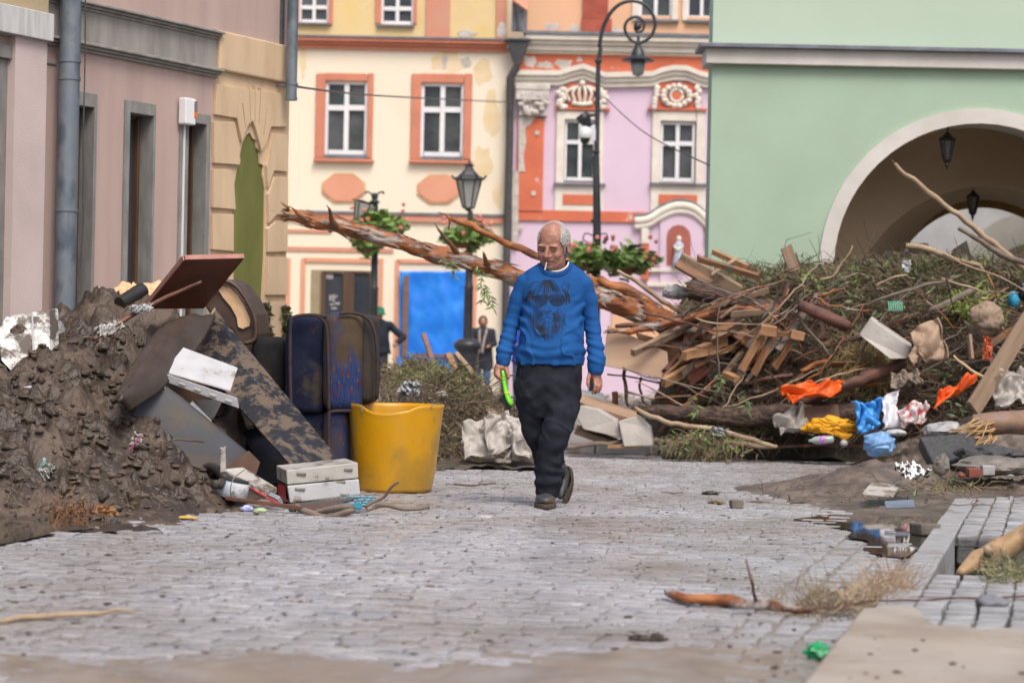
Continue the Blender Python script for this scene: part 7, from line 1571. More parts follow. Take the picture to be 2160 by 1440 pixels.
B_ = [
 ('weathered square beam on the very top left of the pile', (1436,545,21.4), (1560,612,21.4), .16, .10, 'plank', .2),
 ('broken dark plank jutting up left of the top beam', (1425,556,21.3), (1500,600,21.3), .10, .03, 'orangewood', .9),
 ('long orange-edged beam across the pile top', (1470,548,21.0), (1600,586,21.1), .07, .05, 'orangewood', .4),
 ('pale sawn batten pointing to the upper left on the crest', (1502,530,21.5), (1575,566,21.4), .05, .05, 'freshwood', .3),
 ('short crossed batten on the crest in front of the green wall', (1558,542,21.3), (1500,580,21.2), .03, .03, 'palebranch', .3),
 ('upright plank end standing on the crest before the green wall', (1658,520,21.5), (1676,572,21.5), .11, .03, 'plank', 1.5),
 ('pale square beam leaning out of the pile at left', (1334,744,20.5), (1435,695,20.9), .045, .07, 'plank', .4),
 ('thick dark beam behind the pale leaning one', (1390,720,20.9), (1470,670,21.1), .08, .08, 'plank', .7),
 ('fresh sawn block end sticking out in the pile centre', (1442,750,20.5), (1530,722,20.9), .07, .075, 'freshwood', .1),
 ('second fresh block beneath the sawn block end', (1442,757,20.55), (1525,742,20.9), .12, .04, 'freshwood', -.2),
 ('dark brown broken beam in the pile centre', (1500,712,20.7), (1560,680,20.9), .10, .09, 'orangewood', .5),
 ('orange pallet stringer standing tilted, left one', (1565,780,20.6), (1610,700,20.6), .06, .05, 'freshwood', .4),
 ('orange pallet stringer standing tilted, middle one', (1590,790,20.55), (1632,700,20.55), .055, .05, 'orangewood', .4),
 ('orange pallet stringer standing tilted, right one', (1632,775,20.6), (1672,716,20.6), .055, .05, 'orangewood', .5),
 ('square pallet block on the top of the left stringers', (1604,696,20.5), (1636,700,20.5), .075, .09, 'freshwood', .2),
 ('square pallet block at the right of the pallet wreck', (1668,705,20.5), (1696,710,20.5), .07, .075, 'freshwood', .1),
 ('short bridging batten between the two pallet blocks', (1636,702,20.55), (1668,708,20.55), .03, .05, 'orangewood', .1),
 ('wide orange board lying deep in the pile centre', (1520,672,20.9), (1590,725,20.9), .16, .03, 'orangewood', 1.0),
 ('plank end low left under the plywood sheet', (1400,808,20.6), (1455,780,20.8), .05, .09, 'freshwood', .3),
 ('narrow split board beside the low plank end', (1398,798,20.7), (1436,765,20.8), .03, .06, 'orangewood', .6),
 ('short plank end in the lower middle of the pile', (1530,790,20.7), (1556,800,20.6), .08, .05, 'freshwood', .2),
 ('dark window-frame piece in the lower middle', (1450,800,20.75), (1490,770,20.8), .03, .14, 'redbrown', .2),
 ('flat orange board lying low above the pine trunk', (1380,838,20.8), (1456,834,20.8), .2, .02, 'orangewood', 0),
 ('long board edge curving along the rubble to the concrete blocks', (1222,842,20.9), (1345,884,20.7), .18, .05, 'board', .35),
 ('flat yellow-brown batten lying on the far kerb', (1282,940,20.45), (1355,942,20.4), .06, .03, 'freshwood', 0),
 ('long narrow rusty bar lying along the far kerb top', (1640,942,20.4), (1870,940,20.2), .05, .025, 'redbark', 0),
 ('dark batten under the yellow cloth', (1690,912,20.2), (1870,908,20.2), .04, .03, 'redbrown', 0),
 ('big weathered plank leaning steeply at the right edge', (2052,862,19.9), (2190,640,20.4), .16, .04, 'plank', 1.45),
 ('narrow upright stake left of the big leaning plank', (2044,705,20.5), (2050,760,20.4), .05, .03, 'plank', 1.4),
 ('wood wedge under the concrete slabs at left', (1215,905,20.7), (1300,932,20.7), .12, .06, 'plank', .3),
 ('small upright stake in the rubble right of the man', (1297,826,21.2), (1299,856,21.2), .05, .05, 'orangewood', .3),
 ('brown stake leaning in front of the blue tarpaulin', (893,705,24), (915,770,23.8), .05, .04, 'redbrown', .3),
 ('red-brown plank end leaning left behind the brush', (944,745,21.5), (972,800,21.3), .06, .04, 'freshwood', .4),
 ('pale broken board leaning right beside the lamp pedestal', (962,745,21.5), (1030,830,21.2), .05, .03, 'palebranch', .4),
]
for k, (lab, a, b_, w_, t_, m_, ro) in enumerate(B_):
    beam('plank' if t_ < .05 else 'beam', lab, 'plank' if t_ < .05 else 'beam', P(*a), P(*b_), w_, t_, D[m_], roll=ro, warp=.02, bevel=.003)
panel('plywood_sheet', 'large brown plywood sheet sloping under the pile left end', 'plywood', [(1283,686,20.7),(1408,742,20.8),(1412,800,20.75),(1272,770,20.65)], .018, D['board'])
panel('plywood_sheet', 'second brown sheet edge behind the pale leaning beam', 'plywood', [(1340,700,21.0),(1440,730,21.0),(1440,780,21.0),(1360,750,21.0)], .02, D['orangewood'])
rj = random.Random(77)
for k in range(64):                      # nameless broken boards and splinters jammed into the face
    if k < 44: u, v = rj.gauss(1570, 110), rj.gauss(745, 60)
    else: u, v = rj.uniform(1450, 2150), rj.uniform(620, 880)
    if v < topv(u)+25 or v > 865 or u < 1400: continue
    Yk = 20.75+rj.uniform(-.1,.35); a = rj.gauss(.5, .55); L = rj.uniform(40, 150); du, dv = math.cos(a)*L, -math.sin(a)*L
    beam('broken_board', 'splintered board jammed among others in the face of the driftwood pile', 'board', P(u-du/2, v-dv/2, Yk-.1), P(u+du/2, v+dv/2, Yk+.25), rj.uniform(.02,.08), rj.uniform(.010,.035), D[rj.choice(('orangewood','orangewood','redbark','plank','bark','bark','greybranch'))], roll=rj.uniform(0,3), bevel=.002, group='splintered boards jammed in the driftwood pile', warp=.02)
for k in range(85):
    u, v = rj.uniform(1420, 2170), rj.uniform(590, 900)
    if v < topv(u)+10: continue
    Yk = 20.6+rj.uniform(-.1,.3); a = rj.gauss(0, .7); L = rj.uniform(60, 300); du, dv = math.cos(a)*L/2, -math.sin(a)*L/2
    branch('bare_branch', 'thin bare branch woven among others into the driftwood pile', 'branch', [P(u-du, v-dv, Yk), P(u+rj.gauss(0,8), v+rj.gauss(0,8), Yk-.08), P(u+du, v+dv, Yk+.1)], [rj.uniform(.005,.013), .008, .003], D[rj.choice(('greybranch','greybranch','bark','bark','redbark','palebranch','stripped'))], sides=6, seed=k, wob=.03, group='bare branches woven into the driftwood pile')
# concrete blocks and slabs
def rockbox(name, label, cat, corners, dvec, mt_, bev=.012):
    mb = MB(); mb.prism([P(*k) for k in corners], Vector(dvec)); return tag(obj(name, mb, mt_, bevel=bev), label, cat)
rockbox('concrete_block', 'pale aerated concrete block tilted in the middle right of the pile', 'block', [(1812,706,20.5),(1836,672,20.5),(1922,732,20.4),(1914,756,20.4),(1878,757,20.35)], (.05,.25,.03), D['concrete'])
rockbox('concrete_slab', 'big rounded grey concrete slab leaning right of the man', 'slab', [(1222,855,20.5),(1260,862,20.5),(1300,885,20.5),(1316,925,20.45),(1230,905,20.5),(1216,880,20.5)], (.05,.3,0), D['concrete'])
rockbox('concrete_block', 'pale block standing on the kerb right of the rounded slab', 'block', [(1304,888,20.4),(1345,876,20.4),(1372,900,20.4),(1378,940,20.35),(1316,942,20.35)], (.03,.25,.0), D['concrete'])
rockbox('styrofoam_sheet', 'pale blue foam sheet lying in the rubble behind the man', 'foam sheet', [(1218,826,21.3),(1275,834,21.3),(1282,858,21.2),(1222,850,21.2)], (0,.3,.02), mat('foam', (.45,.50,.52), (.38,.42,.44), rough=.7))
sack('plaster_lump', 'grey and white lump behind the large ringed log end', 'lump', P(1424,618,21.6), (.12,.08,.07), mat('grey_white', (.5,.5,.5), (.2,.2,.2), scale=9, bump=.6), seed=4)
# plastics and fabric
crumple('orange_sheet', 'orange plastic sheet draped over sticks at the pile foot', 'plastic sheet', [(1645,812,20.2),(1786,802,20.4),(1770,826,20.2),(1648,852,20.1)], D['orange'], amp=.09, fr=3.5, seed=2)
crumple('orange_cloth', 'orange rag twisted at the plank foot on the right', 'rag', [(1975,830,19.9),(2050,790,20.0),(2052,808,19.9),(1976,862,19.8)], mat('orange_red', (.72,.11,.01), (.6,.08,.01), mud=.1), amp=.08, fr=3.5, seed=5)
crumple('coral_plastic', 'coral plastic strip standing left of the leaning plank', 'plastic', [(2074,708,20.3),(2092,716,20.3),(2092,758,20.3),(2074,756,20.3)], mat('coral', (.62,.14,.06), rough=.5), amp=.03, seed=3)
sack('yellow_cloth', 'bright yellow cloth heaped on the kerb beside the blue bag', 'cloth', P(1760,898,20.1), (.24,.12,.075), D['yellow'], amp=.7, seed=7, sc_=1.0)
crumple('yellow_cloth_end', 'yellow cloth tongue trailing to the left of the yellow heap', 'cloth', [(1700,890,20.05),(1790,905,20.05),(1795,922,20.0),(1712,905,20.0)], D['yellow'], amp=.04, fr=6, seed=9)
crumple('blue_bag', 'bright blue plastic bag standing between yellow cloth and white paper', 'bag', [(1793,846,20.0),(1862,848,20.0),(1852,904,19.95),(1806,905,19.95)], D['bluebag'], amp=.10, fr=2.6, seed=3, thick=.02)
crumple('paper_bag', 'white crumpled paper sheet standing right of the blue bag', 'paper', [(1860,838,19.95),(1892,832,20.0),(1898,902,19.9),(1848,903,19.9)], mat('white_paper', (.80,.80,.84), (.66,.66,.70), rough=.7), amp=.09, fr=2.4, seed=6)
sack('burst_bag', 'faded blue plastic bag slumped over the far kerb end', 'bag', P(1856,936,19.6), (.145,.12,.115), D['bluebag2'], amp=.45, seed=12, sc_=.7)
sack('white_tub', 'small white plastic lid piece behind the slumped blue bag', 'lid', P(1890,912,19.6), (.09,.06,.03), D['white'], amp=.3, seed=3)
crumple('printed_bag', 'red and white printed plastic bag left of the mud bank', 'bag', [(1896,858,19.8),(1965,848,19.8),(1950,885,19.7),(1904,898,19.7)], mat('red_white_print', (.60,.55,.55), (.55,.10,.10), scale=16, rough=.4, p1=.52, p2=.56), amp=.08, fr=3, seed=8)
crumple('cardboard', 'torn brown cardboard sheets folded upright in the pile', 'cardboard', [(1925,700,20.3),(1985,672,20.3),(2000,760,20.2),(1950,770,20.2)], D['card'], amp=.12, fr=2.4, seed=4, thick=.008)
crumple('cardboard', 'narrow bent cardboard strip left of the upright cardboard', 'cardboard', [(1915,755,20.25),(1945,705,20.3),(1950,730,20.25),(1925,770,20.2)], D['card'], amp=.05, fr=4, seed=14, thick=.008)
crumple('felt_piece', 'grey-brown felt piece lying under the upright cardboard', 'felt', [(1876,795,20.2),(1935,782,20.2),(1945,802,20.1),(1880,818,20.1)], mat('felt', (.26,.21,.17), (.20,.16,.13), rough=.95), amp=.06, fr=5, seed=3, thick=.01)
sack('jute_sack', 'brown jute sack lumped high on the right of the pile', 'sack', P(2085,672,20.5), (.15,.12,.165), D['tan_sack'], amp=.4, seed=21, sc_=.4)
crumple('white_sheet', 'off-white sheeting bunched at the pile foot left of the yellow cloth', 'sheeting', [(1640,880,20.3),(1700,845,20.4),(1712,905,20.2),(1630,915,20.2)], D['whitebag'], amp=.12, fr=3, seed=2)
crumple('white_sheet', 'grey-white torn fabric at the right edge behind the cream branch', 'sheeting', [(2090,790,20.2),(2200,770,20.2),(2200,850,20.0),(2100,850,20.0)], D['whitebag'], amp=.10, fr=5, seed=12)
panel('brown_box_side', 'brown square board behind the yellow cloth', 'board', [(1684,860,20.35),(1768,852,20.4),(1772,885,20.3),(1690,905,20.3)], .02, mat('soaked_brown', (.13,.07,.045), (.08,.045,.03), scale=6, mud=.15))
gc = thing('berry_basket', 'small green plastic basket stuck in the upper pile', 'basket', P(1888,650,20.6))
mb = MB()
for k in range(7): mb.tube([P(1874+k*4.6,636,20.6), P(1876+k*4.6,655,20.55)], .004, 4)
for k in range(5): mb.tube([P(1873,636+k*4.7,20.6), P(1904,636+k*4.7,20.6)], .004, 4)
obj('lattice', mb, mat('mint_plastic', (.05,.42,.28), rough=.4), gc)
crumple('clear_cup', 'clear plastic cup on the crest before the arcade', 'cup', [(1903,550,21.2),(1922,548,21.2),(1918,574,21.2),(1906,574,21.2)], mat('clearish', (.5,.5,.52), rough=.2), amp=.02, seed=5)
sack('blue_bottle', 'blue plastic piece at the top right edge of the pile', 'plastic', P(2138,632,20.8), (.05,.05,.08), mat('cyan_plastic', (.03,.30,.50), rough=.35), seed=4, sub=3)
sack('dark_bin_bag', 'black bin bag piece at the top right edge', 'bag', P(2160,615,20.8), (.06,.05,.09), mat('binbag', (.012,.013,.016), rough=.3, bump=.5), seed=14)
bt0 = thing('plastic_bottle', 'pink-capped clear bottle lying below the yellow cloth', 'bottle', P(1720,930,20.0))
mb = MB(); mb.lathe([(.012,.22),(.014,.2),(.035,.16),(.036,.02),(.03,0)], P(1758,926,20.0), 14, R=Matrix.Rotation(math.radians(-95), 3, 'Y')); obj('bottle', mb, mat('bottle_plastic', (.33,.40,.36), rough=.15), bt0, smooth=True)
mb = MB(); mb.lathe([(.037,.13),(.037,.07)], P(1758,926,20.0), 14, R=Matrix.Rotation(math.radians(-95), 3, 'Y')); obj('label', mb, mat('pink_label', (.75,.30,.35), (.10,.10,.5), scale=40), bt0)
crumple('foil_scrap', 'silver foil bunch on the brush at the kerb middle', 'foil', [(1500,902,20.2),(1530,905,20.2),(1528,925,20.2),(1504,920,20.2)], mat('silver_foil', (.6,.62,.66), rough=.2, metal=.5), amp=.05, fr=12, seed=6)
sack('loose_pebble', 'pale grey square stone sitting on the far kerb', 'stone', P(1780,935,20.0), (.035,.035,.035), M['kerb'], amp=.15, seed=2, sub=2)
def area_k(rr): return 1485+rr.gauss(0, 38), 936+rr.gauss(0, 7)
kerbs = lambda u, v: P(u, v, 20.25)
tangle('kerb_brush', 'mossy twig and straw clump spilling over the far kerb', 700, area_k, D['twig2'], .14, .003, kerbs, (.0,.12), droop=.4, seed=11)
leaves('kerb_leaves', 'green leaves in the clump spilling over the far kerb', 350, area_k, [D['leaf'], D['grassy']], .06, .010, kerbs, (.0,.14), seed=12)
for k, (u, v, l) in enumerate(((1462,838,'left'),(1572,838,'right'),(1516,790,'upper'))): spray('drooping leaf spray before the dark pine trunk, %s one of three' % l, u, v, 20.3, 4, .13, 30+k)
# ================================================================== brush heap in the middle, between tub and man
mt2 = [(770,810),(800,785),(850,770),(900,765),(950,780),(1000,800),(1050,850),(1090,880),(1130,905),(1165,930)]
mX = [P(u, v, 20).x for u, v in mt2]; mZ = [P(u, v, 20).z for u, v in mt2]
def mid_z(X, Y): return (np.interp(X, mX, mZ)-.06)*np.clip((Y-19.0-.8*np.clip(X+1.0,0,1.6))/1.6, 0, 1)**.5*np.clip((22.4-Y)/.8, 0, 1)*np.clip((X-mX[0])/.2, 0, 1)*np.clip((mX[-1]-X)/.2, 0, 1)
qv, qf = field_heap(mX[0], mX[-1], 18.0, 22.6, .05, mid_z, .12, 61)
tag(obj('brush_core', (qv, qf), mat('brush_dark', (.05,.04,.028), (.10,.08,.055), scale=7, rough=.9, bump=1, bscale=20, bdist=.04), smooth=True), 'dark core of the weed and brush heap behind the yellow tub', None, kind='stuff')
bv_m = BVHTree.FromPolygons(qv.tolist(), qf.tolist())
def on_mid(u, v):
    h_ = bv_m.ray_cast(camp, (P(u, v, 10)-camp).normalized()); return h_[0] if h_[0] is not None else None
def area_m(rr): u = rr.uniform(785, 1085); t = np.interp(u, [a for a, _ in mt2], [b_ for _, b_ in mt2]); return u, rr.uniform(t-2, 965)
def area_mt(rr): u = rr.uniform(785, 1010); t = np.interp(u, [a for a, _ in mt2], [b_ for _, b_ in mt2]); return u, t+rr.uniform(-2, 45)
tangle('brush_twigs', 'grey-brown dry twigs covering the brush heap behind the tub', 3400, area_m, mat('dry_weed', (.22,.18,.12), (.13,.105,.07), scale=5, bump=0), .16, .003, on_mid, (.0,.16), seed=13)
tangle('brush_stems', 'brown thicker stems in the brush heap behind the tub', 500, area_m, D['twig'], .30, .006, on_mid, (.0,.15), seed=14)
leaves('brush_grass', 'fresh green grass blades on top of the brush heap behind the tub', 2300, area_mt, [D['grassy'], mat('dull_grass', (.16,.19,.07), (.22,.24,.10), bump=0), D['twig2']], .10, .004, on_mid, (.0,.14), seed=15)
leaves('brush_weed', 'withered olive weeds through the brush heap behind the tub', 3600, area_m, [D['leaf2'], D['twig2'], D['twig']], .06, .005, on_mid, (.0,.18), seed=16)
sack('white_rag', 'white rag on the brush heap left of the man', 'rag', on_mid(932, 832)+Vector((0,-.1,0)), (.06,.04,.035), D['whitebag'], amp=.6, seed=3)
crumple('foam_scrap', 'white foam scraps in the brush heap above the tub', 'foam', [(845,812,18.9),(885,806,18.9),(880,828,18.9),(850,834,18.9)], D['white'], amp=.10, fr=14, seed=5)
sw_ = [('woven white sack bunched on the setts left of the man, nearest the tub', (1005,935), (.13,.14,.10), 4), ('big white woven sack slumped directly left of the man legs', (1058,915), (.20,.16,.15), 9), ('white sack half hidden behind the man legs', (1130,925), (.18,.16,.11), 13)]
for lab, (u, v), r, sd_ in sw_: sack('white_sack', lab, 'sack', P(u, v, 18.7), r, D['whitebag'], amp=.5, seed=sd_, sc_=.45)
for k, (pts, lab) in enumerate((([(978,905,18.6),(1030,872,18.7),(1048,940,18.5),(985,962,18.4)], 'creased white sack sheet at the left end of the sacks'), ([(1020,880,18.5),(1075,862,18.6),(1100,935,18.4),(1030,962,18.4)], 'creased white sack sheet draped over the big sack left of the man'), ([(1075,890,18.5),(1125,880,18.5),(1125,962,18.4),(1060,966,18.4)], 'creased white sack sheet tucked against the man boots'))):
    crumple('sack_sheet', lab, 'sack', pts, D['whitebag'], amp=.075, fr=3.0, seed=40+k*3, nu=40, nv=34)
branch('branch', 'dark brown split log lying low behind the white sacks', 'branch', [P(1035,862,20.2), P(1080,890,20.1), P(1130,915,20.0)], [.03,.04,.03], D['bark'])
beam('plank', 'brown plank end behind the white sacks', 'plank', P(1022,862,20.0), P(1096,905,19.9), .07, .04, D['plank'], roll=.5)
# rubble in the far street visible under the overhang
rb_ = MB(); rr = random.Random(9)
for k in range(260):
    c = G(rr.uniform(1180, 1480), rr.uniform(835, 905)); s = rr.uniform(.02, .11); rb_.blob(c+Vector((0,0,s*.4)), (s*1.3, s, s*.7), 2, .5, 1.5, k)
tag(obj('rubble', rb_, mat('mixed_rubble', (.30,.27,.24), (.13,.10,.08), (.36,.33,.31), scale=3, bump=.5)), 'mixed far rubble on the street seen beneath the pile overhang', None, kind='stuff')
# ================================================================== right foreground and litter
SL = thing('broken_log', 'thick broken log with a splintered yellow end on the right mud bank', 'log', P(2120,910,16.6))
mb = MB(); pth = smoothpath([P(2052,896,16.6), P(2110,892,16.6), P(2200,888,16.8), P(2290,880,17)], 6); mb.tube(pth, interp_r([.075,.085,.09,.09], len(pth)), 20, jit=.15, seed=4); obj('trunk', mb, mat('greyed_log', (.20,.155,.14), (.12,.09,.08), (.22,.13,.08), scale=6, rough=.65, bump=.6, bscale=25), SL, smooth=True)
mb = MB(); rr = random.Random(5)
for k in range(60):
    a = P(2075+rr.uniform(-20,30), 905+rr.uniform(-25,20), 16.5+rr.uniform(-.05,.1)); b_ = a+Vector((rr.uniform(-.24,-.04), rr.uniform(-.05,.0), rr.uniform(-.20,.0)*(1 if k % 3 else .2))); mb.tube([a, (a+b_)/2, b_], [.007,.006,.0015], 4)
obj('splinters', mb, mat('splinter_wood', (.52,.34,.17), (.40,.24,.11), scale=9, bump=.3), SL)
PL = thing('peeled_log', 'peeled yellowish log leaning out of the open pit at the right edge', 'log', G(2050,1205))
mb = MB(); pth = smoothpath([P(2024,1213,9.85), P(2066,1180,9.95), P(2110,1158,10.05), P(2160,1130,10.1), P(2230,1088,10.2)], 7, .01); mb.tube(pth, interp_r([.016,.046,.050,.050,.052], len(pth)), 18, jit=.3, seed=6)
obj('trunk', mb, mat('peeled_wood', (.30,.19,.10), (.15,.09,.05), (.36,.24,.13), scale=9, rough=.7, bump=.6, bscale=18), PL, smooth=True)
mb = MB(); mb.tube([P(2085,1166,9.9), P(2082,1156,9.86)], [.022,.016], 10); obj('knot', mb, D['palebranch'], PL, smooth=True)
def rock(name, lab, cat, u, v, w_, h2, mt_, Y=None, seed=0, amp=.3, sub=3, d=None):
    """stone whose foot stands at (u, v) of the photo, w_ and h2 in photo pixels"""
    c = on_mud(u, v) if Y is None else P(u, v, Y); s = c.y/F; r = (w_*s/2, (d or w_*s/2.2), h2*s/2); mb = MB(); mb.blob(c+Vector((0,0,h2*s*.42)), r, sub, amp, 1.3, seed); return tag(obj(name, mb, mt_, smooth=False), lab, cat)
def block(name, lab, cat, u, v, w_, h2, mt_, rz=.2, Y=None, bev=.006, z=None, dep=None):
    c = on_mud(u, v) if Y is None else P(u, v, Y)
    if z is not None: c.z = z
    s = c.y/F; R_ = Matrix.Rotation(rz, 3, 'Z'); mb = MB(); mb.box(c+Vector((0,.05,h2*s/2)), (w_*s, dep or w_*s*.9, h2*s), R_); mb.v = [(x+random.uniform(-.004,.004), y, z2+random.uniform(-.004,.004)) for x, y, z2 in mb.v]; return tag(obj(name, mb, mt_, bevel=bev), lab, cat)
panel('asphalt_chunk', 'black asphalt slab chunk leaning on the mud bank below the broken log', 'asphalt', [(1940,920,16.4),(2056,912,16.5),(2062,965,16.1),(1968,975,16.1)], .10, D['asphalt'], bevel=.01)
rock('asphalt_chunk', 'rounded dark asphalt lump at the right of the mud bank', 'asphalt', 2085,975,130,42, D['asphalt'], Y=16.0, seed=3)
rock('broken_kerbstone', 'grey broken kerbstone above the black asphalt slab', 'stone', 1990,925,90,40, M['kerb'], Y=16.7, seed=5)
rock('broken_kerbstone', 'second pale broken stone right beside the kerbstone on the bank', 'stone', 2040,922,70,30, D['stonem'], Y=16.8, seed=6)
rock('mud_boulder', 'wide muddy stone lying below the rounded asphalt lump', 'stone', 2090,1000,150,42, D['stonem'], Y=15.6, seed=8, amp=.25)
rock('mud_boulder', 'small upright muddy stone left of the asphalt slab foot', 'stone', 1985,1000,36,46, D['stonem'], Y=15.5, seed=9)
rock('mud_boulder', 'muddy stone at the far right edge of the bank', 'stone', 2158,1000,70,40, D['stonem'], Y=15.8, seed=19)
block('brick_piece', 'broken red brick at the foot of the right mud bank', 'brick', 2058,1008,30,20, D['brick'], .1, Y=15.3)
block('white_sett', 'pale cut stone right of the red brick', 'sett', 2086,1003,27,22, M['kerb'], .1, Y=15.3)
rock('brick_bit', 'small reddish brick bit left of the red brick', 'brick', 2028,1008,14,14, D['brick'], Y=15.2, seed=2, sub=2)
block('loose_sett', 'dark wet sett standing in the puddle against the near kerb', 'sett', 1955,1108,50,26, D['sett'], .45, Y=12.2, bev=.01, z=.005)
block('loose_sett', 'brown loose sett alone on the street with a stick beside it', 'sett', 1555,1064,26,17, D['sett'], .2, Y=14.1, z=.0)
block('loose_sett', 'left one of the two dark setts at the end of the far kerb', 'sett', 1808,990,36,20, D['sett'], .1, Y=18.3, z=.0)
block('loose_sett', 'right one of the two dark setts at the end of the far kerb', 'sett', 1836,990,30,21, D['stonem'], .3, Y=18.25, z=.0)
block('loose_sett', 'tiny sett lying against the far kerb', 'sett', 1538,966,12,9, D['sett'], .1, Y=19.9, z=.0)
branch('stick', 'thin straight stick lying right of the lone brown sett', 'stick', [G(1572,1058), G(1640,1060), G(1712,1060)], [.006,.007,.004], D['twig'])
tp_ = on_mud(1850, 1030, .04); panel('tile', 'white muddy broken tile lying tilted on the low mud spread', 'tile', [(1838,1016,14.6),(1900,1020,14.6),(1884,1046,14.2),(1818,1040,14.2)], .012, mat('tile_white', (.42,.41,.38), (.34,.32,.29), mud=.42, mudcol=(.16,.125,.095), mscale=9))
panel('metal_plate', 'small blue-grey metal plate stuck in the mud below the tile', 'metal plate', [(1866,1056,13.5),(1928,1052,13.6),(1930,1068,13.4),(1868,1070,13.35)], .01, mat('blue_steel', (.16,.19,.26), (.12,.14,.19), rough=.4, mud=.2))
crumple('striped_rag', 'black and white rag crumpled on the low mud spread', 'rag', [(1886,984,14.6),(1925,978,14.7),(1966,1000,14.6),(1904,1003,14.4)], mat('zebra', (.72,.70,.70), (.03,.03,.03), scale=22, p1=.48, p2=.52), amp=.035, fr=7, seed=2)
def area_f(rr): return 1985+rr.gauss(0, 55), 1032+rr.gauss(0, 8)
tangle('mud_twigs', 'thin dry twigs sticking out of the low mud spread', 160, area_f, D['twig2'], .16, .003, on_mud, (-.01,.03), seed=21)
leaves('mud_leaves', 'few green leaves on the low mud spread', 120, area_f, [D['grassy'], D['leaf']], .05, .006, on_mud, (.0,.03), seed=22)
def area_f2(rr): return rr.uniform(1600, 2160), rr.uniform(1030, 1062)
tangle('mud_roots', 'dark root bits over the low mud spread', 180, area_f2, D['twig'], .08, .003, on_mud, (-.01,.02), seed=23)
log('torn reddish branch piece lying on the setts at lower right', [(1408,1258,8.6),(1440,1268,8.65),(1520,1272,8.6),(1590,1280,8.55),(1660,1288,8.5),(1716,1292,8.5)], [.022,.020,.026,.020,.015,.010], D['stripped'], 77, .5, .02, 12, name='branch', cat='branch', rag=.02)
for k_ in (0,):
    o = [x for x in sc.objects if x.name.startswith('branch') and x.get('label', '').startswith('torn reddish')][0]; pts = [G(1408,1262), G(1440,1274), G(1520,1278), G(1590,1288), G(1660,1296), G(1716,1300)]
    bpy.data.objects.remove(o)
branch('branch', 'torn reddish branch piece lying on the setts at lower right', 'branch', [p+Vector((0,0,.022)) for p in pts], [.012,.020,.024,.020,.015,.010], D['stripped'], seed=77, jit=.5, wob=.01, sides=12, rag=.02)
branch('shoot', 'thin red shoot standing upright from the torn branch piece', 'twig', [G(1594,1286)+Vector((0,0,.03)), P(1588,1230,8.3), P(1574,1176,8.35)], [.008,.006,.002], D['redbark'], seed=3)
def area_g(rr): return 1740+rr.gauss(0, 40), 1285+rr.gauss(0, 10)
road_s = lambda u, v: G(u, v, .0)
tangle('grass_wisp', 'dry grass wisp tangled at the right end of the torn branch', 420, area_g, D['twig2'], .10, .002, road_s, (-.02,.03), droop=-.35, seed=24)
def area_g2(rr): t = rr.random(); return 1800+t*120+rr.gauss(0, 6), 1268-t*40+rr.gauss(0, 10)
tangle('grass_wisp', 'straw coloured grass wisps hanging over the near kerb', 420, area_g2, mat('kerb_straw', (.42,.33,.22), (.30,.2,.13), bump=0), .09, .002, lambda u, v: G(u, v, KZ), (-.02,.03), droop=-.35, seed=25)
def area_g3(rr): return 2130+rr.gauss(0, 22), 1218+rr.gauss(0, 8)
tangle('grass_wisp', 'greenish grass wisp at the right edge of the pavement', 260, area_g3, D['leaf2'], .09, .003, lambda u, v: G(u, v, KZ), (-.02,.03), droop=-.3, seed=26)
branch('twig', 'long reddish root lying across the pavement setts at right', 'twig', [G(1700,1292,KZ)+Vector((0,0,.01)), G(1850,1272,KZ)+Vector((0,0,.01)), G(2000,1268,KZ)+Vector((0,0,.01)), G(2200,1262,KZ)+Vector((0,0,.01))], [.003,.004,.004,.005], D['redbark'], wob=.01)
branch('twig', 'short pale stick beside the pit edge', 'twig', [G(2070,1206,KZ)+Vector((0,0,.01)), G(2120,1204,KZ)+Vector((0,0,.012)), G(2200,1200,KZ)+Vector((0,0,.01))], [.008,.009,.008], D['palebranch'])
c = G(2092,1278,KZ); mb = MB(); mb.blob(c+Vector((0,0,.016)), (.058,.045,.026), 3, .3, 1.4, 4); tag(obj('stone', mb, mat('blue_grey_stone', (.13,.14,.16), (.20,.21,.23), scale=9, bump=.4), smooth=True), 'blue-grey flat stone on the lower right pavement', 'stone')
c = G(1725,1388); gb = thing('crushed_bottle', 'crumpled translucent green plastic bottle on the near setts', 'bottle', c)
mb = MB(); mb.blob(c+Vector((0,0,.022)), (.034,.028,.024), 4, .7, 2.6, 3); obj('body', mb, mat('green_pet', (.01,.38,.13), (.10,.60,.28), (.005,.22,.07), scale=30, rough=.15, bump=.5), gb, smooth=True)
mb = MB(); mb.tube([c+Vector((.0,-.03,.02)), c+Vector((.004,-.045,.022))], .011, 10); obj('neck', mb, mat('green_pet_pale', (.2,.6,.35), rough=.2), gb)
mb = MB(); mb.blob(G(1360,1348)+Vector((-.02,0,.006)), (.03,.02,.012), 3, .7, 2, 1); mb.blob(G(1385,1348)+Vector((0,0,.006)), (.025,.02,.014), 3, .7, 2, 2); mb.tube([G(1325,1350)+Vector((0,0,.005)), G(1410,1350)+Vector((0,0,.005))], .004, 5)
tag(obj('mud_lump', mb, M['mud'], smooth=True), 'small brown clump of mud and twig on the near setts', 'mud clump')
branch('stick', 'long splintered tan stick lying at the lower left', 'stick', [G(-20,1318)+Vector((0,0,.012)), G(60,1310)+Vector((0,0,.012)), G(180,1303)+Vector((0,0,.014)), G(290,1292)+Vector((0,0,.012))], [.010,.011,.009,.003], D['palebranch'], jit=.4)
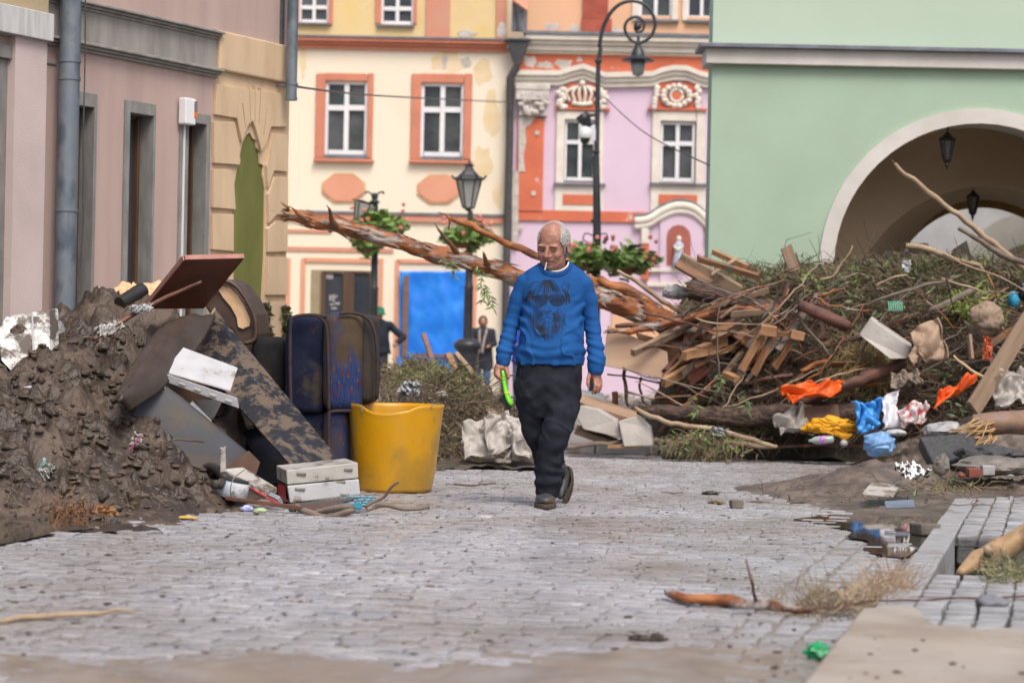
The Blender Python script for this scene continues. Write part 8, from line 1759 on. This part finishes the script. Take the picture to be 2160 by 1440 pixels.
branch('twig', 'dark twig on the setts between tub and man', 'twig', [G(958,1024)+Vector((0,0,.01)), G(1000,1026)+Vector((0,0,.01)), G(1046,1022)+Vector((0,0,.01))], [.005,.006,.004], D['twig'], twigs=((.6,(.03,0,.04),.003),))
branch('twig', 'dark twig lying left of the man boots toward the sacks', 'twig', [G(985,978)+Vector((0,0,.02)), G(1040,985)+Vector((0,0,.02)), G(1080,975)+Vector((0,0,.03)), G(1115,965)+Vector((0,0,.05))], [.006,.010,.006,.003], D['twig'])
rock('flat_stone', 'flat brown stone on the setts left of the man boots', 'stone', 1060,978,34,12, D['stonem'], Y=18.2, seed=4)
def area_w(rr): return 1010+rr.gauss(0, 28), 975+rr.gauss(0, 4)
tangle('grass_wisp', 'brown and green weed bits on the setts before the white sacks', 200, area_w, D['twig2'], .07, .0025, road_s, (.0,.02), droop=-.1, seed=28)
branch('twig', 'thin curved twig on the setts in front of the far kerb', 'twig', [G(1395,1040)+Vector((0,0,.008)), G(1420,1042)+Vector((0,0,.004)), G(1440,1041)+Vector((0,0,.008))], .003, D['twig'])
for k, (u, v) in enumerate(((1500,1043),(1510,1062))):
    mb = MB(); mb.blob(G(u, v)+Vector((0,0,.01)), (.05,.04,.014), 3, .8, 2.2, k); tag(obj('mud_lump', mb, M['mud'] if k == 0 else D['twig2'], smooth=True), ('dark mud lump on the street left of the lone sett', 'straw coloured clump on the street left of the lone sett')[k], 'mud clump')
cr2 = MB(); rr = random.Random(12)                       # crumbs of mud and leaf bits everywhere on the setts
for k in range(3000):
    u, v = rr.uniform(0, 2160), 965+475*rr.random()**1.4; p = G(u, v)
    if (pq(p)[0] > KP and v < 1330) or (u < 520 and v < 1110): continue
    if v > 1180 and rr.random() < .5: continue
    if pq(p)[0] > KP:
        if rr.random() < .8: continue
        p = G(u, v, KZ+.028)
    s = rr.choice((.002,.0025,.003,.004,.004,.005,.008)); cr2.blob(p+Vector((0,0,s*.2)), (s*rr.uniform(1,2.4), s*1.5, s*.5), 1, .6, 1.5, k)
tag(obj('mud_crumbs', cr2, M['mud'], smooth=True), 'mud crumbs and leaf bits strewn over the setts', None, kind='stuff')
